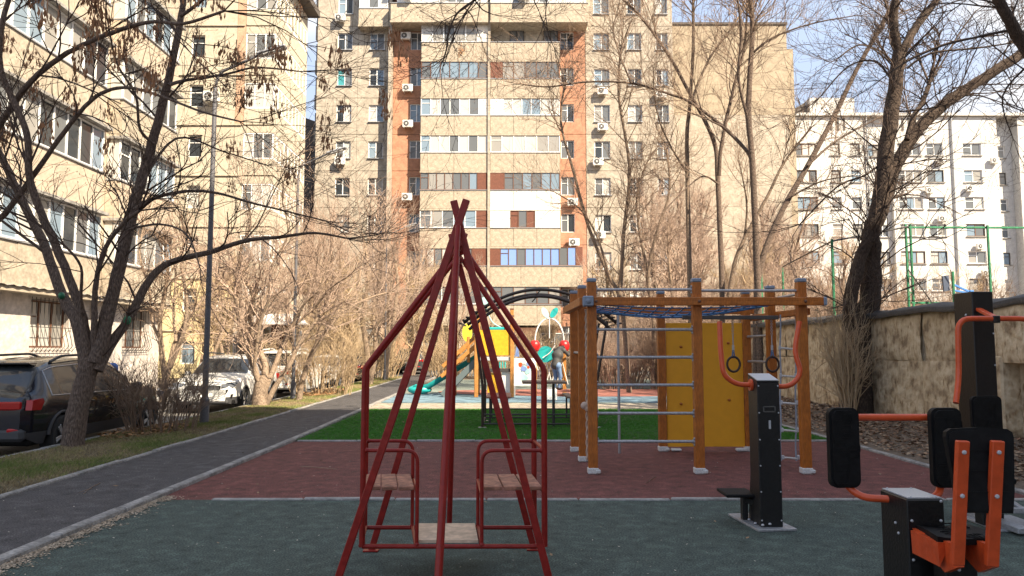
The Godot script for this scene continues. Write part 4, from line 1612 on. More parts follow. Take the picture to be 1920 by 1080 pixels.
func build_trainers() -> void:
	var b := MB.new()
	# --- upright trainer with two swinging handles
	var o := thing("handle_trainer", "black column trainer with two upturned orange handlebars and a low foot plate", "exercise machine", V(2.31, 0, -6.95))
	b.rbox(V(2.315, 0.66, -6.93), V(0.2, 1.28, 0.26), 0.006)
	b.prism(PackedVector2Array([Vector2(-6.8, 1.3), Vector2(-7.06, 1.3), Vector2(-7.06, 1.365), Vector2(-6.8, 1.312)]), 0.2, V(2.315, 0, 0), Basis(Vector3.BACK, Vector3.UP, Vector3.LEFT))
	b.prism(PackedVector2Array([Vector2(-7.06, 0.02), Vector2(-7.06, 0.5), Vector2(-7.16, 0.02)]), 0.19, V(2.315, 0, 0), Basis(Vector3.BACK, Vector3.UP, Vector3.LEFT))
	part("column", b, M.black_steel, o)
	b = MB.new()
	b.box(V(2.315, 1.346, -6.93), V(0.196, 0.006, 0.262), Basis(Vector3.RIGHT, 0.2))
	part("top_plate", b, M.plate, o)
	b = MB.new()
	b.rbox(V(2.3, 0.012, -7.05), V(0.36, 0.02, 0.66), 0.003, Basis(Vector3.UP, 0.12))
	part("base_plate", b, M.galv, o)
	var sp := []
	for y in [1.27, 1.03, 0.79, 0.56, 0.33, 0.08]:
		for x in [2.228, 2.402]:
			sp.append(V(x, y, -6.8))
	screws(o, sp, Vector3.BACK, 0.007)
	screws(o, [V(2.22, 0.045, -6.76), V(2.42, 0.045, -6.76), V(2.29, 0.05, -6.78), V(2.2, 0.03, -6.9), V(2.19, 0.03, -7.05)], Vector3.UP, 0.014)
	b = MB.new()
	for e in [[V(2.315, 1.085, -6.796), V(0.1, 0.01, 0.01)], [V(2.325, 1.04, -6.796), V(0.1, 0.01, 0.01)], [V(2.268, 1.062, -6.796), V(0.01, 0.05, 0.01)], [V(2.37, 1.062, -6.796), V(0.01, 0.05, 0.01)]]:
		b.box(e[0], e[1])
	part("logo_plate", b, M.beam_grey, o)
	b = MB.new()
	b.box(V(2.32, 0.925, -6.797), V(0.018, 0.075, 0.008))
	part("spirit_level", b, M.plate, o)
	for h in [[V(2.225, 1.272, -6.95), V(2.075, 1.275, -6.95), V(1.955, 1.36, -6.95), V(1.94, 1.59, -6.97), V(1.945, 1.86, -7.0)], [V(2.405, 1.258, -6.95), V(2.58, 1.258, -6.95), V(2.68, 1.38, -6.95), V(2.625, 1.58, -6.97), V(2.695, 1.86, -7.0)]]:
		b = MB.new()
		b.pipe(fillet(h, 0.09, 5), 0.0235, 14)
		part("handlebar", b, M.orange_paint, o)
		b = MB.new()
		b.pipe([h[0], h[0] + (h[1] - h[0]).normalized() * 0.03], 0.055, 14)
		part("flange", b, M.orange_paint, o)
	b = MB.new()
	b.rbox(V(2.1, 0.262, -7.12), V(0.28, 0.03, 0.34), 0.008)
	part("foot_plate", b, M.black_rubber, o)
	b = MB.new()
	b.bar(V(2.17, 0.02, -7.12), V(2.17, 0.25, -7.12), 0.05, 0.08, 0.004)
	b.bar(V(2.17, 0.2, -7.12), V(2.24, 0.2, -7.0), 0.05, 0.05, 0.004)
	part("plate_bracket", b, M.black_steel, o)
	# --- seated butterfly trainer in the corner
	o = thing("butterfly_trainer", "seated trainer with orange arms, two black arm pads and a black box column", "exercise machine", V(2.3, 0, -4.1))
	b = MB.new()
	b.rbox(V(2.28, 0.387, -4.35), V(0.205, 0.776, 0.3), 0.006)
	part("column", b, M.black_steel, o)
	b = MB.new()
	b.box(V(2.28, 0.781, -4.35), V(0.19, 0.006, 0.285))
	part("top_plate", b, M.plate, o)
	screws(o, [V(2.365, 0.765, -4.2), V(2.2, 0.66, -4.2), V(2.36, 0.66, -4.2), V(2.2, 0.45, -4.2), V(2.36, 0.45, -4.2), V(2.2, 0.2, -4.2)], Vector3.BACK, 0.008)
	screws(o, [V(2.177, 0.62, -4.33), V(2.177, 0.57, -4.3)], Vector3.LEFT, 0.008)
	screws(o, [V(2.21, 0.784, -4.22), V(2.35, 0.784, -4.22), V(2.21, 0.784, -4.48), V(2.35, 0.784, -4.48)], Vector3.UP, 0.006)
	for x in [1.96, 2.565]:
		var t := Basis(Vector3.UP, 0.09 if x < 2.2 else 0.05)
		b = MB.new()
		pad(b, V(x, 1.022, -4.48), 0.185, 0.465, 0.075, t)
		pad_relief(b, V(x, 1.022, -4.48), 0.185, 0.465, 0.075, t, 3 if x < 2.2 else 4)
		part("arm_pad", b, M.black_rubber, o)
	b = MB.new()
	b.pipe([V(1.95, 1.19, -4.56), V(2.58, 1.19, -4.56)], 0.0215, 14)
	part("cross_bar", b, M.orange_paint, o)
	b = MB.new()
	b.pipe(fillet([V(1.955, 1.15, -4.55), V(1.96, 0.84, -4.54), V(2.03, 0.735, -4.46), V(2.2, 0.735, -4.41)], 0.08, 5), 0.0215, 14)
	part("arm_tube", b, M.orange_paint, o)
	b = MB.new()
	b.pipe(fillet([V(2.57, 1.15, -4.55), V(2.57, 0.84, -4.54), V(2.5, 0.735, -4.46), V(2.36, 0.735, -4.41)], 0.08, 5), 0.0215, 14)
	part("arm_tube", b, M.orange_paint, o)
	# seat
	b = MB.new()
	b.rbox(V(2.345, 0.3, -4.06), V(0.17, 0.55, 0.12), 0.006)
	part("seat_post", b, M.black_steel, o)
	screws(o, [V(2.3, 0.5, -4.0), V(2.33, 0.49, -4.0), V(2.3, 0.46, -4.0), V(2.33, 0.455, -4.0)], Vector3.BACK, 0.009)
	var rows := []
	for i in 9:
		var row := []
		for k in 7:
			var u := i / 8.0
			var w := k / 6.0
			row.append(V(lerpf(2.17, 2.475, w) + 0.07 * u, 0.635 - 0.03 * pow(u, 3) + 0.014 * pow(absf(w - 0.5) * 2, 2), lerpf(-3.9, -4.3, u)))
		rows.append(row)
	b = MB.new()
	b.sheet(rows)
	for r in rows.size() - 1:
		b.quad(rows[r][0], rows[r + 1][0], rows[r + 1][0] - V(0, 0.03, 0), rows[r][0] - V(0, 0.03, 0))
		b.quad(rows[r + 1][6], rows[r][6], rows[r][6] - V(0, 0.03, 0), rows[r + 1][6] - V(0, 0.03, 0))
	for k in 6:
		b.quad(rows[0][k], rows[0][k] - V(0, 0.03, 0), rows[0][k + 1] - V(0, 0.03, 0), rows[0][k + 1])
		b.quad(rows[8][k], rows[8][k + 1], rows[8][k + 1] - V(0, 0.03, 0), rows[8][k] - V(0, 0.03, 0))
	b.quad(rows[0][0] - V(0, 0.03, 0), rows[8][0] - V(0, 0.03, 0), rows[8][6] - V(0, 0.03, 0), rows[0][6] - V(0, 0.03, 0))
	pad_relief(b, V(2.36, 0.64, -4.07), 0.3, 0.34, 0.0, Basis(Vector3.RIGHT, -PI / 2), 9)
	part("seat", b, M.black_rubber, o)
	# brackets rising from the post to the seat and backrest
	for x in [2.215, 2.385]:
		b = MB.new()
		b.prism(PackedVector2Array([Vector2(-3.78, 0.53), Vector2(-3.84, 0.63), Vector2(-4.2, 0.62), Vector2(-4.1, 0.55), Vector2(-3.9, 0.47)]), 0.03, V(x, 0, 0), Basis(Vector3.BACK, Vector3.UP, Vector3.LEFT))
		part("seat_bracket", b, M.orange_paint, o)
	b = MB.new()
	b.prism(PackedVector2Array([Vector2(2.23, 0.62), Vector2(2.165, 0.62), Vector2(2.17, 0.5)]), 0.26, V(0, 0, -4.02))
	part("seat_gusset", b, M.orange_paint, o)
	b = MB.new()
	var rim := PackedVector2Array()
	for e in [[-0.12, -0.2], [0.12, -0.2], [0.138, -0.1], [0.163, 0.165], [0.158, 0.19], [0.135, 0.205], [0.0, 0.212], [-0.135, 0.205], [-0.158, 0.19], [-0.163, 0.165], [-0.138, -0.1]]:
		rim.append(Vector2(e[0], e[1]))
	var tilt := Basis(Vector3.UP, -0.06) * Basis(Vector3.RIGHT, -0.1)
	b.prism(rim, 0.035, V(2.325, 1.0, -3.76), tilt)
	var inner := PackedVector2Array()
	for e in rim:
		inner.append(e * 0.94)
	b.prism(inner, 0.05, V(2.325, 1.0, -3.76), tilt)
	for y in [-0.1, 0.0, 0.1]:
		b.box(V(2.325, 1.0, -3.76) + tilt * V(0, y, 0.027), V(0.22, 0.006, 0.005), tilt)
	part("backrest", b, M.black_rubber, o)
	for e in [[V(2.2, 1.155, -3.695), V(2.178, 0.55, -3.75)], [V(2.37, 1.155, -3.695), V(2.345, 0.545, -3.75)]]:
		b = MB.new()
		b.bar(e[0], e[1], 0.06, 0.03, 0.004, Vector3.BACK)
		var br := part("back_bar", b, M.orange_paint, o)
		for t in [0.09, 0.44]:
			b = MB.new()
			bolt(b, (e[0] as Vector3).lerp(e[1], t) + V(0, 0, 0.015), Vector3.BACK, 0.011)
			part("bolt", b, M.plate, br)
	# --- chest press trainer behind it
	o = thing("press_trainer", "tall black pillar trainer with an orange hanging press bar behind the seated trainer", "exercise machine", V(4.4, 0, -7.0))
	b = MB.new()
	b.rbox(V(4.484, 1.085, -7.25), V(0.2, 2.13, 0.3), 0.006)
	part("pillar", b, M.black_steel, o)
	screws(o, [V(4.57, 1.75, -7.1), V(4.57, 1.45, -7.1), V(4.57, 1.15, -7.1), V(4.57, 0.3, -7.1), V(4.4, 0.3, -7.1)], Vector3.BACK, 0.008)
	screws(o, [V(4.382, 1.93, -7.2)], Vector3.LEFT, 0.012)
	b = MB.new()
	b.bar(V(4.44, 1.98, -7.1), V(4.36, 1.87, -6.7), 0.05, 0.03, 0.004)
	part("bar_hanger", b, M.orange_paint, o)
	b = MB.new()
	b.rbox(V(4.335, 1.868, -6.7), V(0.06, 0.065, 0.06), 0.005)
	part("bar_clamp", b, M.black_steel, o)
	b = MB.new()
	b.pipe(fillet([V(4.33, 1.875, -6.7), V(4.0, 1.875, -6.7), V(3.985, 1.36, -6.7), V(3.9, 1.13, -6.62)], 0.12, 6), 0.0245, 14)
	part("press_bar", b, M.orange_paint, o)
	b = MB.new()
	b.pipe(fillet([V(4.34, 1.875, -6.7), V(4.67, 1.875, -6.7), V(4.685, 1.36, -6.7), V(4.77, 1.13, -6.62)], 0.12, 6), 0.0245, 14)
	part("press_bar", b, M.orange_paint, o)
	b = MB.new()
	pad(b, V(4.16, 0.98, -6.62), 0.29, 0.42, 0.05, Basis(Vector3.UP, 0.12))
	pad_relief(b, V(4.16, 0.98, -6.62), 0.27, 0.4, 0.05, Basis(Vector3.UP, 0.12), 12)
	part("backrest", b, M.black_rubber, o)
	b = MB.new()
	b.rbox(V(4.36, 0.62, -6.95), V(0.26, 0.9, 0.05), 0.008)
	part("back_plate", b, M.black_steel, o)
	b = MB.new()
	b.rbox(V(4.2, 0.46, -6.75), V(0.34, 0.05, 0.36), 0.012)
	part("seat", b, M.black_rubber, o)
	b = MB.new()
	b.bar(V(4.2, 0.05, -6.8), V(4.2, 0.44, -6.8), 0.08, 0.12, 0.006)
	part("seat_post", b, M.black_steel, o)
	b = MB.new()
	b.rbox(V(4.4, 0.045, -7.0), V(0.12, 0.05, 0.9), 0.006)
	b.rbox(V(4.7, 0.14, -6.95), V(0.7, 0.05, 0.07), 0.006)
	b.bar(V(4.5, 0.3, -7.12), V(4.75, 0.06, -6.85), 0.08, 0.02, 0.004)
	b.rbox(V(4.95, 0.06, -6.95), V(0.12, 0.12, 0.5), 0.01)
	part("base_frame", b, M.galv, o)
	b = MB.new()
	b.rbox(V(4.52, 0.012, -7.0), V(0.5, 0.02, 0.6), 0.004)
	part("base_plate", b, M.galv, o)

# ---------------------------------------------------------------- pergola with benches on the turf
func build_pergola() -> void:
	var o := thing("bench_pergola", "dark brown arched steel pergola with wooden table and benches on the turf", "pergola", V(0.6, 0, -15.9))
	var b := MB.new()
	for z in [-15.35, -16.75]:
		for q in ([[1.0, 0.0], [0.93, -0.14]] if z > -16 else [[1.0, 0.0]]):
			b = MB.new()
			var pts := []
			for k in 25:
				var t := k / 24.0 * 2 - 1
				pts.append(V(0.575 + 1.57 * t * q[0], 2.83 - 0.69 * t * t + q[1], z))
			b.pipe(pts, 0.033, 8)
			part("arch", b, M.pergola, o)
		b = MB.new()
		b.pipe([V(0.6, 2.83, z), V(0.45, 2.66, z)], 0.014, 6)
		b.pipe([V(-0.5, 2.5, z), V(-0.6, 2.31, z)], 0.014, 6)
		b.pipe([V(1.75, 2.46, z), V(1.85, 2.26, z)], 0.014, 6)
		part("arch_tie", b, M.pergola, o)
		for s in [[-0.78, -0.6], [1.95, 1.72]]:
			b = MB.new()
			b.pipe([V(s[0], 2.18, z), V(s[1], 0.85, z), V(s[1], 0.0, z)], 0.028, 8)
			part("leg", b, M.pergola, o)
			b = MB.new()
			b.rbox(V(s[1], 0.018, z), V(0.16, 0.02, 0.12), 0.003)
			part("foot_plate", b, M.galv, o)
		for y in [0.09, 0.28]:
			b = MB.new()
			b.pipe([V(-0.6, y, z), V(1.72, y, z)], 0.018, 6)
			part("base_rail", b, M.iron, o)
	for k in 5:
		for s in [-1.0, 1.0]:
			var t: float = s * (0.86 + 0.045 * k)
			b = MB.new()
			b.rbox(V(0.575 + 1.57 * t, 2.875 - 0.69 * t * t, -16.05), V(0.055, 0.03, 1.75), 0.005)
			part("roof_slat", b, M.pergola, o)
	for x in [-0.6, 1.72]:
		b = MB.new()
		b.pipe([V(x, 0.09, -15.35), V(x, 0.09, -16.75)], 0.024, 6)
		part("base_rail", b, M.iron, o)
	# table
	for k in 4:
		b = MB.new()
		b.rbox(V(0.66, 0.925, -15.3 - k * 0.2), V(0.9, 0.045, 0.185), 0.006)
		part("table_board", b, M.pergola_board, o)
	for x in [0.42, 0.86]:
		b = MB.new()
		b.pipe([V(x, 0.0, -15.6), V(x, 0.9, -15.6)], 0.03, 8)
		part("table_leg", b, M.iron, o)
	# benches either side
	for s in [[-0.55, 0.0, -15.5], [1.1, 1.66, -15.4]]:
		for k in 3:
			var x := lerpf(s[0], s[1], (k + 0.5) / 3.0)
			b = MB.new()
			b.rbox(V(x, 0.62, -16.05), V(0.15, 0.04, 1.4), 0.006)
			part("seat_board", b, M.pergola_board if s[0] > 0 else M.seat_wood, o)
		for z in [-15.45, -16.6]:
			b = MB.new()
			b.pipe([V(s[0] + 0.1, 0.09, z), V(s[0] + 0.1, 0.6, z)], 0.022, 6)
			b.pipe([V(s[1] - 0.1, 0.09, z), V(s[1] - 0.1, 0.6, z)], 0.022, 6)
			part("bench_frame", b, M.iron, o)

# ---------------------------------------------------------------- toddlers' playground further back
func build_playground() -> void:
	var o := thing("play_tower", "wooden play tower with yellow board, staircase and teal slide on the coloured rubber", "play structure", V(-0.6, 0, -25.9))
	var b := MB.new()
	for p in [V(-1.2, 0, -25.2), V(0.0, 0, -25.2), V(-1.2, 0, -26.5), V(0.0, 0, -26.5)]:
		b = MB.new()
		b.rbox(p + V(0, 1.35 if p.z > -26 else 1.5, 0), V(0.13, 2.7 if p.z > -26 else 3.0, 0.13), 0.012)
		var po := part("post", b, M.play_wood, o)
		b = MB.new()
		b.rbox(p + V(0, 2.72 if p.z > -26 else 3.02, 0), V(0.14, 0.06, 0.14), 0.012)
		part("cap", b, M.brown_frame, po)
	for q in [[V(-0.6, 1.82, -25.22), V(1.14, 0.86, 0.03)], [V(-0.6, 1.82, -26.48), V(1.14, 0.86, 0.03)]]:
		b = MB.new()
		b.rbox(q[0], q[1], 0.01)
		part("side_board", b, M.play_yellow, o)
	b = MB.new()
	b.rbox(V(-0.45, 2.3, -25.6), V(0.75, 0.1, 0.5), 0.02)
	part("basket_rim", b, M.teal, o)
	b = MB.new()
	b.rbox(V(-0.6, 1.28, -25.85), V(1.3, 0.12, 1.3), 0.01)
	part("platform", b, M.plate, o)
	b = MB.new()
	b.rbox(V(-0.55, 0.9, -25.22), V(1.0, 0.12, 0.05), 0.006)
	part("rail", b, M.iron, o)
	b = MB.new()
	b.rbox(V(-0.62, 0.48, -25.3), V(0.42, 0.66, 0.03), 0.006)
	part("play_panel", b, M.play_yellow, o)
	b = MB.new()
	b.rbox(V(-0.2, 0.5, -25.31), V(0.3, 0.7, 0.03), 0.006)
	part("play_panel", b, M.play_white, o)
	for k in 4:
		b = MB.new()
		b.rbox(V(-0.5 + k * 0.09, 1.08, -25.25), V(0.045, 0.22, 0.045), 0.01)
		part("abacus_roller", b, M.teal, o)
	# staircase down to the left
	for z in [-25.35, -26.35]:
		for q in [[V(-1.25, 2.02, z), V(-2.35, 1.02, z)], [V(-1.25, 1.72, z), V(-2.4, 0.68, z)]]:
			b = MB.new()
			b.bar(q[0], q[1], 0.05, 0.12, 0.008)
			part("handrail", b, M.play_wood, o)
		b = MB.new()
		b.bar(V(-1.2, 1.22, z), V(-2.35, 0.05, z), 0.04, 0.2, 0.006)
		part("stringer", b, M.play_grey, o)
		b = MB.new()
		b.rbox(V(-2.0, 0.45, z), V(0.11, 0.9, 0.11), 0.01)
		part("stair_post", b, M.play_wood, o)
	for k in 6:
		b = MB.new()
		b.rbox(V(-1.35 - 0.17 * k, 1.1 - 0.185 * k, -25.85), V(0.2, 0.035, 0.98), 0.006)
		part("tread", b, M.play_grey, o)
	# lemon shield on the rear post and a mint disc on a curved rod
	b = MB.new()
	b.prism(ellipse(0.17, 0.32, 16), 0.04, V(-1.55, 2.18, -25.9))
	part("shield", b, M.lemon, o)
	b = MB.new()
	b.rbox(V(-1.5, 1.6, -25.9), V(0.1, 0.9, 0.1), 0.01)
	part("shield_post", b, M.play_wood, o)
	b = MB.new()
	b.pipe(fillet([V(-0.25, 2.3, -25.9), V(-0.7, 2.5, -25.9), V(-0.92, 3.1, -25.9)], 0.4, 6), 0.022, 6)
	part("rod", b, M.mint, o)
	b = MB.new()
	b.prism(ellipse(0.16, 0.13, 16), 0.05, V(-0.95, 3.28, -25.9))
	part("disc", b, M.mint, o)
	# slide to the left rear
	b = MB.new()
	var rows := []
	for i in 14:
		var t := i / 13.0
		var y := lerpf(1.2, 0.12, minf(t * 1.25, 1.0))
		if t > 0.8:
			y = 0.12
		var x := lerpf(-1.3, -3.5, t)
		rows.append([V(x, y + 0.22, -27.1), V(x, y, -27.05), V(x, y, -26.65), V(x, y + 0.22, -26.6)])
	b.sheet(rows)
	part("slide", b, M.teal, o)
	b = MB.new()
	b.ball(V(-3.3, 0.17, -26.85), V(0.45, 0.17, 0.32), 12)
	part("slide_end", b, M.teal, o)
	# arch with balls and panels on the right
	o = thing("play_arch", "white tube arch with red balls, teal discs and mint leaves over a climbing net", "play structure", V(1.4, 0, -27.0))
	for x in [0.82, 1.88]:
		b = MB.new()
		b.rbox(V(x, 0.9, -27.0), V(0.13, 1.8, 0.13), 0.012)
		part("post", b, M.play_wood, o)
		b = MB.new()
		for k in 6:
			b.ball(V(x, 1.72, -27.0), V(0.2, 0.2, 0.07), 12)
			for i in range(b.v.size() - 91 if b.v.size() >= 91 else 0, b.v.size()):
				pass
		for k in 6:
			var a := PI * k / 6
			b.ball(V(x + 0.07 * cos(a), 1.72, -27.0 + 0.07 * sin(a)), V(0.13, 0.21, 0.13), 10)
		part("ball", b, M.play_red, o)
	for s in [0.0, 0.1]:
		b = MB.new()
		var pts := []
		for k in 17:
			var a := PI * k / 16
			pts.append(V(1.35 - 0.52 * cos(a), 1.9 + 0.82 * sin(a), -27.0 - s))
		b.pipe(pts, 0.028, 8)
		part("arch_tube", b, M.play_white, o)
	b = MB.new()
	b.pipe([V(1.35, 2.7, -27.0), V(1.35, 2.0, -27.0)], 0.02, 6)
	part("drop_tube", b, M.play_white, o)
	for s in [[-0.15, 0.5], [0.17, -0.6]]:
		b = MB.new()
		b.prism(ellipse(0.11, 0.21, 14), 0.04, V(1.35 + s[0], 2.92, -26.97), Basis(Vector3.BACK, s[1]))
		part("leaf", b, M.mint if s[0] < 0 else M.teal, o)
	b = MB.new()
	b.prism(ellipse(0.3, 0.3, 20), 0.05, V(1.22, 1.42, -27.1))
	part("disc", b, M.teal, o)
	b = MB.new()
	b.pipe(fillet([V(1.1, 1.3, -26.95), V(1.35, 1.45, -26.95), V(1.55, 1.75, -26.95)], 0.2, 4), 0.018, 6)
	part("hoop", b, M.play_white, o)
	# crossed net ropes
	for k in 6:
		b = MB.new()
		b.pipe([V(0.85 + 0.19 * k, 1.15, -26.9), V(1.05 + 0.19 * k - 0.4, 0.35, -26.9)], 0.016, 5)
		b.pipe([V(0.85 + 0.19 * k, 1.15, -26.88), V(1.05 + 0.19 * k, 0.35, -26.88)], 0.016, 5)
		part("net_rope", b, M.play_white, o)
	# printed panel with bright patches between tower and arch
	o = thing("picture_panel", "white printed play panel with mint, orange and blue patches beside the tower", "play panel", V(0.45, 0, -26.0))
	b = MB.new()
	b.rbox(V(0.45, 0.82, -26.0), V(0.78, 0.95, 0.03), 0.006)
	part("board", b, M.play_white, o)
	var q := RandomNumberGenerator.new()
	q.seed = 5
	for k in 9:
		b = MB.new()
		var poly := PackedVector2Array()
		var r := q.randf_range(0.05, 0.15)
		for i in 14:
			var a := TAU * i / 14
			poly.append(Vector2(cos(a), sin(a)) * r * q.randf_range(0.7, 1.15))
		b.prism(poly, 0.004, V(q.randf_range(0.2, 0.7), q.randf_range(0.5, 1.15), -25.982 + 0.0015 * k))
		part("print_patch", b, [M.mint, M.mint, M.orange_paint, M.play_blue, M.galv][k % 5], o)
	for x in [0.08, 0.82]:
		b = MB.new()
		b.rbox(V(x, 0.7, -26.03), V(0.08, 1.4, 0.08), 0.01)
		part("post", b, M.play_wood if x > 0.5 else M.galv, o)
	b = MB.new()
	b.prism(PackedVector2Array([Vector2(-0.1, -0.3), Vector2(0.05, -0.3), Vector2(0.0, 0.35)]), 0.03, V(0.2, 1.65, -26.05))
	part("pennant", b, M.play_blue, o)
	o = thing("play_platform", "low red-brown play platform in front of the white tube arch", "platform", V(1.75, 0, -26.3))
	b = MB.new()
	b.rbox(V(1.75, 0.165, -26.25), V(1.0, 0.05, 0.8), 0.01)
	part("deck", b, M.rubber_coral, o)
	for x in [1.32, 2.18]:
		for z in [-25.95, -26.55]:
			b = MB.new()
			b.rbox(V(x, 0.07, z), V(0.08, 0.14, 0.08), 0.008)
			part("leg", b, M.play_wood, o)
	o = thing("block_seat", "small white block seat on the blue rubber floor", "seat", V(1.2, 0, -23.4))
	b = MB.new()
	b.rbox(V(1.22, 0.2, -23.4), V(0.34, 0.36, 0.34), 0.03)
	part("body", b, M.play_white, o)
	b = MB.new()
	b.rbox(V(1.22, 0.395, -23.4), V(0.3, 0.03, 0.3), 0.012)
	part("top", b, M.plate, o)

func ellipse(a: float, c: float, m: int) -> PackedVector2Array:
	var p := PackedVector2Array()
	for k in m:
		p.append(Vector2(a * cos(TAU * k / m), c * sin(TAU * k / m)))
	return p

